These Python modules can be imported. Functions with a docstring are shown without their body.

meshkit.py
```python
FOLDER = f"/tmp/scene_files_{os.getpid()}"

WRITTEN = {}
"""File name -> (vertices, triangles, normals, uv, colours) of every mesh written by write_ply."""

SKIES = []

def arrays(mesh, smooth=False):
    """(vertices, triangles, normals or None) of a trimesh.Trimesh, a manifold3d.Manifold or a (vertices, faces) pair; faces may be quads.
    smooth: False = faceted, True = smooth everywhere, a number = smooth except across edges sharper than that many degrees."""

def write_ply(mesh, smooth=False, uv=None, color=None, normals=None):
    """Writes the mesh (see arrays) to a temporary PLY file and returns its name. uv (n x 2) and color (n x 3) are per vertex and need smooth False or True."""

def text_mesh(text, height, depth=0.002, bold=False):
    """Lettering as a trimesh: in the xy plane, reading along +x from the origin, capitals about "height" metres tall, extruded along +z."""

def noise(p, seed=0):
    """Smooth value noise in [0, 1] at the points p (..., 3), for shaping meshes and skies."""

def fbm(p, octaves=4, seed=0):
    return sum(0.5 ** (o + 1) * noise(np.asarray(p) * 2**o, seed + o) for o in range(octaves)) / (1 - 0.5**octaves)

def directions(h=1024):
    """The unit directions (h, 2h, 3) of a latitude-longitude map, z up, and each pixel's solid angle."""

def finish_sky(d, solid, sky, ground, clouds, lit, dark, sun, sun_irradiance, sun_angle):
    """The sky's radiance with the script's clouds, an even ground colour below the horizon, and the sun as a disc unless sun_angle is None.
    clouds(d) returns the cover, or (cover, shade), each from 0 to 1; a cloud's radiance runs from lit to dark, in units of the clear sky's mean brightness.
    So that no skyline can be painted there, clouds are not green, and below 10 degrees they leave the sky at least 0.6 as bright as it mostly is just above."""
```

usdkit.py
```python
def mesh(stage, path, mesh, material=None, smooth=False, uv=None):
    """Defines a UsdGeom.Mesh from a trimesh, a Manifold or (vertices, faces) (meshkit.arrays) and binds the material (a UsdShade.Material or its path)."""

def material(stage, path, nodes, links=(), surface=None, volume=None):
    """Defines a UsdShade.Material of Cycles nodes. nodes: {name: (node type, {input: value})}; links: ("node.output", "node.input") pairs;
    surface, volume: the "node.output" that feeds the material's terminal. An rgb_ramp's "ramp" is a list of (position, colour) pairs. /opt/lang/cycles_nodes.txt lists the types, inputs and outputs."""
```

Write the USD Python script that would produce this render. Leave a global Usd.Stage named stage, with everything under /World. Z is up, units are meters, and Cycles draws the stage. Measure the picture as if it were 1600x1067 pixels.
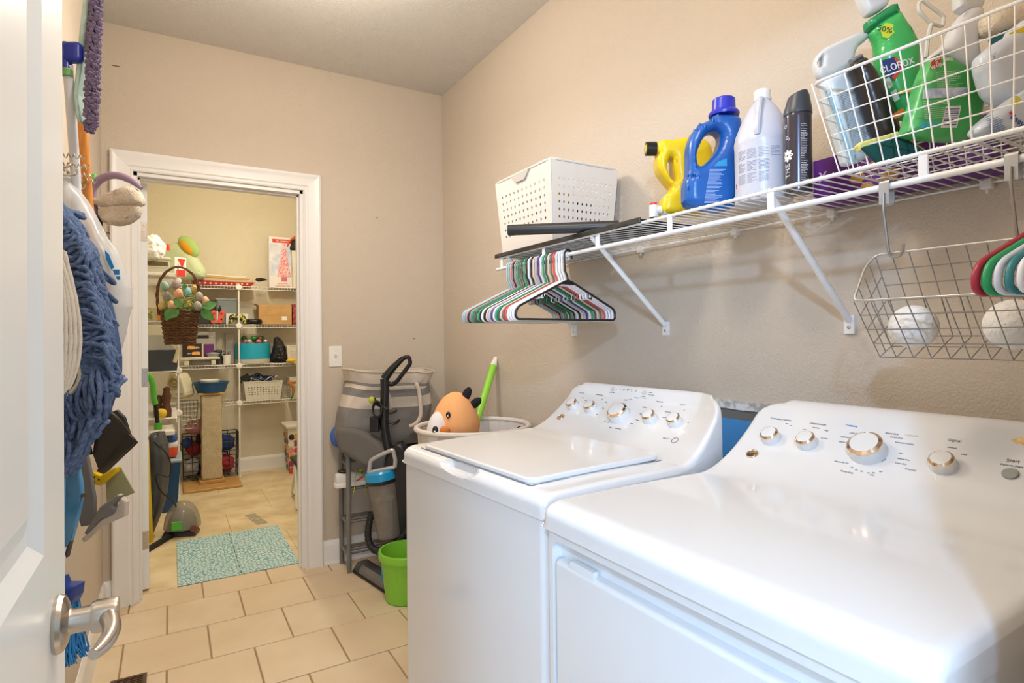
import math, random
import numpy as np
import trimesh, usdkit, meshkit
import manifold3d as m3
from shapely.geometry import Polygon, box as sbox, Point
from shapely import affinity
from scipy.interpolate import CubicSpline
from pxr import Usd, UsdGeom, UsdLux, UsdShade, Gf, Sdf

stage = Usd.Stage.CreateInMemory()
UsdGeom.SetStageUpAxis(stage, 'Z'); UsdGeom.SetStageMetersPerUnit(stage, 1.0)
UsdGeom.Xform.Define(stage, '/World'); UsdGeom.Scope.Define(stage, '/World/Looks')

# ------------------------------------------------------------------ camera
W, H = 1.715, 2.715                     # laundry room: x 0..W, back wall y = 0, ceiling H
EXPOSURE = 0.2
cam = UsdGeom.Camera.Define(stage, '/World/camera')
cam.CreateHorizontalApertureAttr(36.0); cam.CreateVerticalApertureAttr(24.0)
cam.CreateFocalLengthAttr(903.3 / 1600 * 36); cam.CreateClippingRangeAttr((0.02, 100.0))
cam.CreateVerticalApertureOffsetAttr(-14.8 / 1600 * 36)
cam.CreateExposureAttr(EXPOSURE)
_r = (0.86006182, -0.51008995, -0.01009554); _u = (0.00515762, -0.01109396, 0.99992516); _f = (0.51016377, 0.86004952, 0.00691064)
_c = (0.26766723, -3.25586424, 1.23889615)
cam.AddTransformOp().Set(Gf.Matrix4d(*_r, 0, *_u, 0, *[-q for q in _f], 0, *_c, 1))

# ------------------------------------------------------------------ lights
def sphere_light(name, at, radius, power, col):
    l = UsdLux.SphereLight.Define(stage, '/World/' + name)
    l.AddTranslateOp().Set(at); l.CreateRadiusAttr(radius); l.CreateIntensityAttr(power); l.CreateColorAttr(col); l.CreateNormalizeAttr(True)
    return l
def rect_light(name, at, w, h, rot, power, col):
    l = UsdLux.RectLight.Define(stage, '/World/' + name)
    l.AddTranslateOp().Set(at); l.AddRotateXYZOp().Set(rot); l.CreateWidthAttr(w); l.CreateHeightAttr(h)
    l.CreateIntensityAttr(power); l.CreateColorAttr(col); l.CreateNormalizeAttr(True)
    return l
UNSEEN_ROOM_LAMP, UNSEEN_HALL_LIGHT, HALL_FILL, UNSEEN_CLOSET_LAMP = 4.5, 27.0, 22.0, 5.6
def disk_light(name, at, r, power, col):
    l = UsdLux.DiskLight.Define(stage, '/World/' + name); l.AddTranslateOp().Set(at); l.CreateRadiusAttr(r); l.CreateIntensityAttr(power); l.CreateColorAttr(col); l.CreateNormalizeAttr(True)
for _y in (-1.15, -2.35):
    disk_light('room_fill_downlight_%s' % ('deep' if _y > -2 else 'near'), (0.72, _y, 2.31), 0.12, (2.1 if _y > -2 else 0.9), (1.0, 0.91, 0.80))  # fill disks added under the lamps to brighten floor and machine tops
    sphere_light('unseen_room_lamp_light_%s' % ('deep' if _y > -2 else 'near'), (0.72, _y, 2.42), 0.09, UNSEEN_ROOM_LAMP * (1.05 if _y > -2 else 0.78), (1.0, 0.91, 0.80))  # unseen lamps above the frame, spaced to even out the warm light
sphere_light('unseen_hall_light', (-0.257, -3.76, 2.05), 0.045, UNSEEN_HALL_LIGHT, (0.40, 0.63, 1.0))  # unseen cool source in the hall, placed to cast the right wall shadows
rect_light('hall_fill_light', (-0.75, -5.1, 1.45), 1.2, 1.5, (90, 0, -38), HALL_FILL, (0.55, 0.75, 1.0))  # soft cool fill added in the hall for the machine fronts, no window
disk_light('closet_fill_downlight', (0.85, 1.25, 2.42), 0.10, 3.6, (1.0, 0.9, 0.72))  # fill disk added to lift the closet floor
sphere_light('unseen_closet_lamp_light', (0.85, 1.5, 2.50), 0.07, UNSEEN_CLOSET_LAMP, (1.0, 0.9, 0.70))  # unseen closet lamp out of view, placed to light the cream walls

# ------------------------------------------------------------------ materials
def lin(h):
    c = [int(h[i:i + 2], 16) / 255 for i in (1, 3, 5)] if isinstance(h, str) else h
    return tuple(x / 12.92 if x <= 0.04045 else ((x + 0.055) / 1.055) ** 2.4 for x in c) if isinstance(h, str) else tuple(c)
def M(name, col, rough=0.5, metal=0.0, col2=None, scale=20.0, detail=3.0, lo=0.35, hi=0.65, bump=None, coat=0.0, stretch=None, trans=0.0, ior=1.5, sss=0.0, sheen=0.0, rnd=0.0):
    """principled; col2: noise-mixed second colour; bump: (scale, distance)"""
    n = {'p': ('principled_bsdf', {'roughness': rough, 'metallic': metal, 'base_color': lin(col), 'ior': ior})}
    if coat: n['p'][1].update(coat_weight=coat, coat_roughness=0.06)
    if trans: n['p'][1].update(transmission_weight=trans)
    if sheen: n['p'][1].update(sheen_weight=sheen)
    L = []
    if col2 or bump: n['tc'] = ('texture_coordinate', {}); vec = 'tc.object'
    if stretch:
        n['mp'] = ('mapping', {'scale': stretch}); L.append(('tc.object', 'mp.vector')); vec = 'mp.vector'
    if col2:
        n['nz'] = ('noise_texture', {'scale': scale, 'detail': detail})
        n['rp'] = ('rgb_ramp', {'ramp': [(lo, lin(col)), (hi, lin(col2))]})
        L += [(vec, 'nz.vector'), ('nz.fac', 'rp.fac'), ('rp.color', 'p.base_color')]
    if bump:
        n['bn'] = ('noise_texture', {'scale': bump[0], 'detail': 3.0}); n['bp'] = ('bump', {'distance': bump[1], 'strength': bump[2] if len(bump) > 2 else 1.0})
        L += [(vec, 'bn.vector'), ('bn.fac', 'bp.height'), ('bp.normal', 'p.normal')]
    return usdkit.material(stage, '/World/Looks/' + name, n, L, surface='p.BSDF')
def clear(name, col, opacity, rough=0.15):
    """thin see-through plastic: transparent mixed with a principled sheet"""
    n = {'t': ('transparent_bsdf', {'color': tuple(0.5 + 0.5 * x for x in lin(col))}), 'p': ('principled_bsdf', {'base_color': lin(col), 'roughness': rough}), 'm': ('mix_closure', {'fac': opacity})}
    return usdkit.material(stage, '/World/Looks/' + name, n, [('t.BSDF', 'm.closure1'), ('p.BSDF', 'm.closure2')], surface='m.closure')
MT = {}
def mat(name, *a, **k):
    if name not in MT: MT[name] = M(name, *a, **k)
    return MT[name]
white_gloss = mat('white_enamel', '#dedede', 0.16, coat=0.4)
white_plastic = mat('white_plastic', '#ece9e2', 0.35)
wall_tan = mat('tan_wall_paint', '#ccbeac', 0.6, bump=(170.0, 0.004, 0.55))
closet_cream = mat('cream_wall_paint', '#dcd2bb', 0.65, bump=(170.0, 0.004, 0.5))
ceiling_mat = mat('ceiling_texture_paint', '#e8e3dc', 0.9, bump=(260.0, 0.008, 1.0))
trim_white = mat('white_trim_paint', '#ebe9e7', 0.35)
door_white = mat('white_door_paint', '#eff1f1', 0.3)
grout = mat('brown_grout', '#a08465', 0.9)
tile_mats = [mat('tile_beige_%s' % n, c, 0.42, col2=d, scale=4.5, detail=6.0, lo=0.3, hi=0.75, bump=(60.0, 0.0012, 0.5)) for n, c, d in (('a', '#e0ccad', '#d4bc9a'), ('b', '#e2cfb2', '#d1b897'), ('c', '#dec8a8', '#d5bd9c'))]
closet_tile_mats = [mat('closet_tile_%s' % n, c, 0.6, col2=d, scale=5.0, detail=7.0, lo=0.35, hi=0.7) for n, c, d in (('a', '#e3d0aa', '#c7ae82'), ('b', '#e5d3b0', '#cbb389'))]
black = mat('black_plastic', '#161616', 0.35)
black_matt = mat('black_matt_plastic', '#1c1b1b', 0.6)
dark = mat('dark_grey_plastic', '#3a3a3b', 0.45)
grey = mat('grey_plastic', '#8a8886', 0.45)
chrome = mat('bright_metal', '#cfcac4', 0.18, 1.0)
nickel = mat('satin_nickel', '#c4bbb0', 0.28, 1.0)
gold = mat('champagne_metal', '#ead8c2', 0.16, 1.0)
shelf_white = mat('white_coated_wire', '#e8e6e3', 0.35)
ink = mat('grey_print', '#55555a', 0.6)
ink_blue = mat('blue_print', '#2a8fd0', 0.5)

# ------------------------------------------------------------------ scene helpers
count = {}
STUFF = {'lettering', 'label_print', 'barcode_print', 'picture_print', 'flower_print', 'strap_notch', 'dial_scale', 'indicator_lights', 'lid_gap'}
def numbered(parent, name):
    k = parent + '/' + name; n = count.get(k, 0); count[k] = n + 1
    return k if n == 0 else '%s_%03d' % (k, n)
def tags(p, label=None, cat=None, group=None, kind=None):
    for k, v in (('label', label), ('category', cat), ('group', group), ('kind', kind)):
        if v: p.SetCustomDataByKey(k, v)
def mtx(loc=(0, 0, 0), rz=0, rx=0, ry=0):
    T = trimesh.transformations
    m = T.rotation_matrix(math.radians(rz), (0, 0, 1)) @ T.rotation_matrix(math.radians(ry), (0, 1, 0)) @ T.rotation_matrix(math.radians(rx), (1, 0, 0))
    m[:3, 3] = loc
    return m
def thing(name, label, cat, loc=(0, 0, 0), rz=0, rx=0, ry=0, group=None, m4=None):
    p = numbered('/World', name); x = UsdGeom.Xform.Define(stage, p)
    m = mtx(loc, rz, rx, ry) if m4 is None else m4
    x.AddTransformOp().Set(Gf.Matrix4d(*m.T.ravel().tolist()))
    tags(x.GetPrim(), label, cat, group)
    return p
def part(parent, name, mesh, material, smooth=35, label=None, kind=None):
    if name in STUFF and kind is None: kind = 'stuff'
    p = numbered(parent, name)
    m = usdkit.mesh(stage, p, mesh, material, smooth=smooth)
    tags(m.GetPrim(), label, kind=kind)
    return p
def loc(m4, *pts):
    q = np.linalg.inv(m4); return [tuple(q[:3, :3] @ np.asarray(p, float) + q[:3, 3]) for p in pts]
def single(name, label, cat, mesh, material, loc=(0, 0, 0), rz=0, rx=0, ry=0, smooth=35, group=None, kind=None, m4=None):
    p = numbered('/World', name)
    m = usdkit.mesh(stage, p, mesh, material, smooth=smooth)
    q = mtx(loc, rz, rx, ry) if m4 is None else m4
    m.AddTransformOp().Set(Gf.Matrix4d(*q.T.ravel().tolist()))
    tags(m.GetPrim(), label, cat, group, kind)
    return p
def struct(name, mesh, material, smooth=False, parent='/World', label=None):
    p = numbered(parent, name); m = usdkit.mesh(stage, p, mesh, material, smooth=smooth)
    tags(m.GetPrim(), label, kind='structure' if parent == '/World' else None)
    return p

# ------------------------------------------------------------------ geometry helpers: every mesh is (v, f)
def J(*ms):
    ms = [m for m in ms if m is not None and len(m[0])]
    n, V, F = 0, [], []
    for v, f in ms:
        V.append(np.asarray(v, float)); F.append(np.asarray(f, int) + n); n += len(v)
    return np.vstack(V), np.vstack(F)
def vf(m):
    if hasattr(m, 'to_mesh'):
        q = m.to_mesh(); return np.array(q.vert_properties[:, :3], float), np.array(q.tri_verts, int)
    return np.array(m.vertices, float), np.array(m.faces, int)
def to_man(m):
    t = trimesh.Trimesh(m[0], m[1], process=True); t.merge_vertices()
    return m3.Manifold(m3.Mesh(np.asarray(t.vertices, np.float32), np.asarray(t.faces, np.uint32)))
def xf(m, M4): return np.asarray(m[0]) @ M4[:3, :3].T + M4[:3, 3], (m[1] if np.linalg.det(M4[:3, :3]) > 0 else np.asarray(m[1])[:, ::-1])
def mv(m, d): return np.asarray(m[0]) + np.asarray(d, float), m[1]
def box(x0, x1, y0, y1, z0, z1):
    b = trimesh.creation.box([x1 - x0, y1 - y0, z1 - z0]); return np.array(b.vertices) + [(x0 + x1) / 2, (y0 + y1) / 2, (z0 + z1) / 2], np.array(b.faces)
def rbox(x0, x1, y0, y1, z0, z1, r=0.006, n=2):
    """box with rounded edges: hull of sphere octants"""
    r = min(r, (x1 - x0) / 2.01, (y1 - y0) / 2.01, (z1 - z0) / 2.01)
    a = np.linspace(0, math.pi / 2, n + 1); pts = []
    for t in a:
        for p in a: pts.append((math.cos(t) * math.cos(p), math.cos(t) * math.sin(p), math.sin(t)))
    pts = np.unique(np.round(pts, 6), axis=0) * r; out = []
    for sx in (-1, 1):
        for sy in (-1, 1):
            for sz in (-1, 1):
                c = ((x1 - r) if sx > 0 else (x0 + r), (y1 - r) if sy > 0 else (y0 + r), (z1 - r) if sz > 0 else (z0 + r))
                out.append(pts * (sx, sy, sz) + c)
    return vf(m3.Manifold.hull_points(np.vstack(out)))
def bevelbox(x0, x1, y0, y1, z0, z1, b=0.002): return rbox(x0, x1, y0, y1, z0, z1, b, 1)
def hull(pts): return vf(m3.Manifold.hull_points(np.asarray(pts, float)))
def frame_at(t):
    t = np.asarray(t, float) / (np.linalg.norm(t) + 1e-12)
    a = np.cross(t, (0, 0, 1.0) if abs(t[2]) < 0.9 else (1.0, 0, 0)); a /= np.linalg.norm(a); return a, np.cross(t, a)
def tube(pts, r, n=8, closed=False, caps=True):
    p = np.asarray(pts, float); k = len(p); rr = np.broadcast_to(r, (k,))
    t = (np.roll(p, -1, 0) - np.roll(p, 1, 0)) if closed else np.gradient(p, axis=0)
    t = t / (np.linalg.norm(t, axis=1, keepdims=True) + 1e-12)
    a, b = frame_at(t[0]); A = [a]
    for i in range(1, k):
        a = A[-1] - t[i] * (A[-1] @ t[i]); A.append(a / (np.linalg.norm(a) + 1e-12))
    A = np.array(A); B = np.cross(t, A); g = np.arange(n) * 2 * np.pi / n
    v = p[:, None] + rr[:, None, None] * (np.cos(g)[None, :, None] * A[:, None] + np.sin(g)[None, :, None] * B[:, None])
    rows = k if closed else k - 1; f = []
    i, j = np.meshgrid(np.arange(rows), np.arange(n), indexing='ij'); i2 = (i + 1) % k; j2 = (j + 1) % n
    q = np.stack([i * n + j, i * n + j2, i2 * n + j2, i2 * n + j], -1).reshape(-1, 4)
    f = [q[:, [0, 1, 2]], q[:, [0, 2, 3]]]; v = v.reshape(-1, 3)
    if caps and not closed:
        v = np.vstack([v, p[:1], p[-1:]]); c0, c1 = len(v) - 2, len(v) - 1; e = (k - 1) * n; jj = np.arange(n); j3 = (jj + 1) % n
        f += [np.stack([np.full(n, c0), j3, jj], 1), np.stack([np.full(n, c1), e + jj, e + j3], 1)]
    return v, np.vstack(f)
def rod(a, b, r, n=8): return tube([a, b], r, n)
def lathe(prof, n=32, close=True):
    """prof: (r, z) from bottom to top"""
    g = np.arange(n) * 2 * np.pi / n; V = []; rows = len(prof)
    for r, z in prof: V.append(np.stack([max(r, 1e-5) * np.cos(g), max(r, 1e-5) * np.sin(g), np.full(n, z)], 1))
    V = np.vstack(V); i, j = np.meshgrid(np.arange(rows - 1), np.arange(n), indexing='ij'); j2 = (j + 1) % n
    q = np.stack([i * n + j, i * n + j2, (i + 1) * n + j2, (i + 1) * n + j], -1).reshape(-1, 4)
    f = [q[:, [0, 1, 2]], q[:, [0, 2, 3]]]
    if close:
        V = np.vstack([V, [[0, 0, prof[0][1]], [0, 0, prof[-1][1]]]]); c0, c1 = len(V) - 2, len(V) - 1; jj = np.arange(n); j3 = (jj + 1) % n; e = (rows - 1) * n
        f += [np.stack([np.full(n, c0), j3, jj], 1), np.stack([np.full(n, c1), e + jj, e + j3], 1)]
    return V, np.vstack(f)
def disc_rings(z0, z1, r, b=0.002): return [(0, z0), (r - b, z0), (r, z0 + b), (r, z1 - b), (r - b, z1), (0, z1)]
def cyl(c, r, z0, z1, n=24, b=0.002): return mv(lathe(disc_rings(z0, z1, r, b), n), (c[0], c[1], 0))
def sphere(c, r, sub=2, s=(1, 1, 1)):
    m = trimesh.creation.icosphere(sub, 1.0); return np.array(m.vertices) * np.asarray(s) * r + np.asarray(c), np.array(m.faces)
def extr(poly, h):
    m = trimesh.creation.extrude_polygon(poly, h, engine='earcut'); return np.array(m.vertices), np.array(m.faces)
def rrect(w, h, r, n=6): return sbox(-w / 2 + r, -h / 2 + r, w / 2 - r, h / 2 - r).buffer(r, quad_segs=n)
# planes for 2-D shapes (columns: local x, y, z axes)
def plane(origin, ax, ay):
    ax, ay = np.asarray(ax, float), np.asarray(ay, float); ax /= np.linalg.norm(ax); ay /= np.linalg.norm(ay)
    m = np.eye(4); m[:3, 0], m[:3, 1], m[:3, 2], m[:3, 3] = ax, ay, np.cross(ax, ay), origin; return m
def inflate(poly, T, r, steps=4, length=0.008, smooth=8):
    """flat outline of thickness T with edges rounded to radius r, centred on z = 0: rings of offset outlines lifted to the height their distance from the outline gives"""
    from scipy.spatial import cKDTree
    out = None; steps += 3; r = min(r, T / 2 - 1e-4); ds = [r * (1 - math.cos((k + 0.5) / steps * math.pi / 2)) for k in range(steps)] + [r * q for q in (1.25, 1.7, 2.4, 3.5)]
    for k, d in enumerate(ds):
        q = poly.buffer(-d * 0.999); h = T * (0.4 + 0.6 * (k + 1) / len(ds))
        if q.is_empty: continue
        for g in getattr(q, 'geoms', [q]):
            cs = m3.CrossSection([np.array(g.exterior.coords)[:-1]] + [np.array(i.coords)[:-1] for i in g.interiors], m3.FillRule.EvenOdd)
            e = m3.Manifold.extrude(cs, h).translate((0, 0, -h / 2)); out = e if out is None else out + e
    if length: out = out.refine_to_length(length)
    v, f = vf(out); pts = []
    for g in getattr(poly, 'geoms', [poly]):
        for ring in [g.exterior] + list(g.interiors): pts.append(np.array([ring.interpolate(s).coords[0] for s in np.arange(0, ring.length, max(0.0006, ring.length / 3000))]))
    d = cKDTree(np.vstack(pts)).query(v[:, :2])[0]; h0 = T / 2 - r
    hz = h0 + np.sqrt(np.maximum(0, r * r - np.maximum(0, r - d) ** 2)); side = (d < 0.0008) & (np.abs(v[:, 2]) < T * 0.2 + 1e-6)
    v[:, 2] = np.where(side, v[:, 2] / (T * 0.22) * h0, np.sign(v[:, 2]) * hz)
    t = trimesh.Trimesh(v, f, process=False); t.merge_vertices(digits_vertex=5); t.update_faces(t.nondegenerate_faces(height=1e-7))
    if smooth: trimesh.smoothing.filter_taubin(t, lamb=0.5, nu=0.52, iterations=6)
    return np.array(t.vertices), np.array(t.faces)
def chaikin(pts, n=2, k=0.22):
    p = np.asarray(pts, float)
    for _ in range(n):
        q = np.roll(p, -1, 0); p = np.stack([p * (1 - k) + q * k, p * k + q * (1 - k)], 1).reshape(-1, 2)
    return p
def curve(pts, n=40, closed=False):
    p = np.asarray(pts, float)
    if closed: p = np.vstack([p, p[:1]])
    t = np.r_[0, np.cumsum(np.linalg.norm(np.diff(p, axis=0), axis=1))]
    return CubicSpline(t, p, bc_type='periodic' if closed else 'not-a-knot' if len(p) > 3 else 'natural')(np.linspace(0, t[-1], n, endpoint=not closed))
def poly_round(pts, r, n=5): return Polygon(pts).buffer(-r, quad_segs=n).buffer(2 * r, quad_segs=n).buffer(-r, quad_segs=n)
def round_path(pts, r, n=5, closed=False):
    """polyline with filleted corners"""
    p = [np.asarray(q, float) for q in pts]; k = len(p); out = []
    for i in range(k):
        if not closed and i in (0, k - 1): out.append(p[i]); continue
        a, b, c = p[i - 1], p[i], p[(i + 1) % k]; u, w = a - b, c - b; lu, lw = np.linalg.norm(u), np.linalg.norm(w)
        d = min(r, lu * 0.45, lw * 0.45); s, e = b + u / lu * d, b + w / lw * d
        for t in np.linspace(0, 1, n + 1): out.append((1 - t) ** 2 * s + 2 * t * (1 - t) * b + t * t * e)
    return np.array(out)
def text(s, h, d=0.0006, bold=False, centre=True):
    m = meshkit.text_mesh(s, h, d, bold); v, f = np.array(m.vertices), np.array(m.faces)
    if centre: v[:, 0] -= (v[:, 0].min() + v[:, 0].max()) / 2; v[:, 1] -= h / 2
    return v, f
def wrap(m, R, ang, z):
    """bend a flat mesh (x along, y up, z out) round a vertical cylinder of radius R, centred at angle ang (radians)"""
    v = np.asarray(m[0]); a = ang + v[:, 0] / R; q = R + v[:, 2]
    return np.stack([q * np.cos(a), q * np.sin(a), z + v[:, 1]], 1), m[1]
def print_lines(w, h, n, t=0.0012, d=0.0005, seed=1, fill=0.86):
    """rows of unreadably small print as thin bars, centred"""
    rng = random.Random(seed); ms = []
    for k in range(n):
        y = h / 2 - (k + 0.5) * h / n; L = w * (fill + (1 - fill) * rng.random()) if rng.random() > 0.15 else w * 0.5
        x = -w / 2
        while x < -w / 2 + L:
            q = min(rng.uniform(0.0018, 0.0042), -w / 2 + L - x)
            if q > 0.0006: ms.append(box(x, x + q, y - t / 2, y + t / 2, 0, d))
            x += q + 0.0007
    return J(*ms)
def perf(fn, nx, ny, hole, t, solid=lambda i, j: False):
    """perforated panel: fn(u, v) -> 3-D point (u, v in 0..1); cells nx x ny, octagonal holes of relative size hole, thickness t along the normal"""
    V, F = [], []; n = 0
    ang = np.arange(8) * np.pi / 4; ring = np.array([(1, 0), (1, 1), (0, 1), (-1, 1), (-1, 0), (-1, -1), (0, -1), (1, -1)], float) * 0.5
    hol = np.stack([np.cos(ang), np.sin(ang)], 1) * hole * 0.5
    c = np.array(fn(0.5, 0.5)); du = np.array(fn(0.51, 0.5)) - c; dv = np.array(fn(0.5, 0.51)) - c; nn = np.cross(du, dv); nn /= np.linalg.norm(nn)
    for i in range(nx):
        for j in range(ny):
            o = np.array([i + 0.5, j + 0.5]); s = solid(i, j); P2 = (ring if s else np.vstack([ring, hol])) + o
            p3 = np.array([fn(a / nx, b / ny) for a, b in P2]); m = len(p3); V += [p3 + nn * t / 2, p3 - nn * t / 2]
            for k in range(8):
                k2 = (k + 1) % 8
                if s:
                    if 0 < k < 7: F += [(n, n + k, n + k2), (n + m, n + m + k2, n + m + k)]
                else:
                    F += [(n + k, n + k2, n + 8 + k2), (n + k, n + 8 + k2, n + 8 + k), (n + m + k, n + m + 8 + k2, n + m + k2), (n + m + k, n + m + 8 + k, n + m + 8 + k2),
                          (n + 8 + k, n + 8 + k2, n + m + 8 + k2), (n + 8 + k, n + m + 8 + k2, n + m + 8 + k)]
            n += 2 * m
    return np.vstack(V), np.array(F)
# ================================================================== SETTING
DX0, DX1, DTOP = 0.125, 0.893, 2.035      # closet doorway in the back wall (rough opening)
FY0, FY1 = -3.18, -3.07                   # front wall (the camera stands in its doorway)
EX0, EX1 = 0.105, 0.89                   # entry doorway
CY1 = 2.70                                # closet back wall
WT = 0.115                                # back wall thickness
wb = struct('wall_back', J(box(0, DX0, 0, WT, 0, H), box(DX1, W, 0, WT, 0, H), box(DX0, DX1, 0, WT, DTOP, H)), wall_tan)
struct('wall_left', box(-0.1, 0, FY0, 0.115, 0, H), wall_tan)
struct('wall_right', box(W, W + 0.1, FY0, WT, 0, H), wall_tan)
struct('wall_front', J(box(-0.1, EX0, FY0, FY1, 0, H), box(EX1, W + 0.1, FY0, FY1, 0, H), box(EX0, EX1, FY0, FY1, 2.05, H)), wall_tan)
struct('ceiling', box(-0.1, W + 0.1, FY0, WT, H, H + 0.1), ceiling_mat)
# floor: grout bed with a 12 inch tile per piece, running bond
fl = struct('floor', box(-0.1, W + 0.1, FY0, 0.098, -0.1, -0.0035), grout)
rng = random.Random(5)
yrow = [0.098] + [-0.107 - 0.305 * k for k in range(11)]
for k in range(len(yrow) - 1):
    y1, y0 = yrow[k], max(yrow[k + 1], FY1); x = -0.20 + (0.1515 if k % 2 else 0.0)
    if y1 <= FY1: break
    while x < W:
        a, b = max(x, -0.02), min(x + 0.302, W + 0.02)
        if b - a > 0.03:
            part(fl, 'tile', bevelbox(a + 0.003, b - 0.003, y0 + 0.003, y1 - 0.003, -0.012, rng.uniform(-0.0004, 0.0004), 0.0018), tile_mats[rng.randrange(3)], smooth=False)
        x += 0.302
# closet floor: same format, worn, joints nearly closed
cf = struct('floor_closet', box(-0.1, W + 0.1, 0.098, CY1 + 0.1, -0.1, -0.003), mat('closet_grout', '#b0946a', 0.9))
y = 0.098; k = 0
while y < CY1:
    y2 = min(y + 0.61, CY1); x = -0.31 + (0.305 if k % 2 else 0)
    while x < W:
        a, b = max(x, -0.02), min(x + 0.61, W + 0.02)
        if b - a > 0.03: part(cf, 'tile', bevelbox(a + 0.001, b - 0.001, y + 0.001, y2 - 0.001, -0.012, 0.0, 0.001), closet_tile_mats[rng.randrange(2)], smooth=False)
        x += 0.61
    y += 0.61; k += 1
struct('wall_closet_back', box(-0.1, W + 0.1, CY1, CY1 + 0.1, 0, H), closet_cream)
struct('wall_closet_left', box(-0.1, 0.0, WT, CY1, 0, H), closet_cream)
struct('wall_closet_right', box(W, W + 0.1, WT, CY1, 0, H), closet_cream)
struct('ceiling_closet', box(-0.1, W + 0.1, WT, CY1 + 0.1, H, H + 0.1), mat('closet_ceiling_paint', '#e6dcc4', 0.8))
# hall behind the camera
hall = mat('hall_wall_paint', '#d8d4cc', 0.7)
struct('wall_hall', J(box(-1.9, -1.8, -5.6, FY0, 0, H), box(2.5, 2.6, -5.6, FY0, 0, H), box(-1.9, 2.6, -5.6, -5.5, 0, H), box(-1.9, -0.1, FY0, FY1, 0, H), box(W + 0.1, 2.6, FY0, FY1, 0, H)), hall)
struct('ceiling_hall', box(-1.9, 2.6, -5.6, FY0, H, H + 0.1), hall)
struct('floor_hall', box(-1.9, 2.6, -5.6, FY0, -0.1, 0.0), mat('hall_wood_floor', '#9c7a55', 0.4, col2='#7d5d3d', scale=6.0, stretch=(1, 12, 1)))
# baseboards with a moulded top
def base_prof(h=0.128, t=0.014): return Polygon([(0, 0), (t + 0.006, 0), (t + 0.006, 0.012), (t, 0.02), (t, h - 0.03), (t - 0.004, h - 0.018), (t - 0.009, h - 0.006), (0.003, h), (0, h)])
def baseboard(name, a, b, normal):
    a, b = np.array(a, float), np.array(b, float); L = np.linalg.norm(b - a); d = (b - a) / L
    m = extr(base_prof(), L); n = np.array(normal, float); up = np.array((0, 0, 1.0))
    if np.cross(n, up) @ d > 0: q = np.eye(4); q[:3, 0], q[:3, 1], q[:3, 2], q[:3, 3] = n, up, d, a
    else: q = np.eye(4); q[:3, 0], q[:3, 1], q[:3, 2], q[:3, 3] = n, up, -d, b
    struct(name, xf(m, q), trim_white, smooth=40)
baseboard('baseboard_back', (0.985, 0, 0), (W, 0, 0), (0, -1, 0))
baseboard('baseboard_back', (0.0, 0, 0), (0.034, 0, 0), (0, -1, 0))
baseboard('baseboard_left', (0, FY1, 0), (0, 0, 0), (1, 0, 0))
baseboard('baseboard_right', (W, FY1, 0), (W, 0, 0), (-1, 0, 0))
baseboard('baseboard_closet_back', (0, CY1, 0), (W, CY1, 0), (0, -1, 0))
baseboard('baseboard_closet_right', (W, WT, 0), (W, CY1, 0), (-1, 0, 0))
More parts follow.
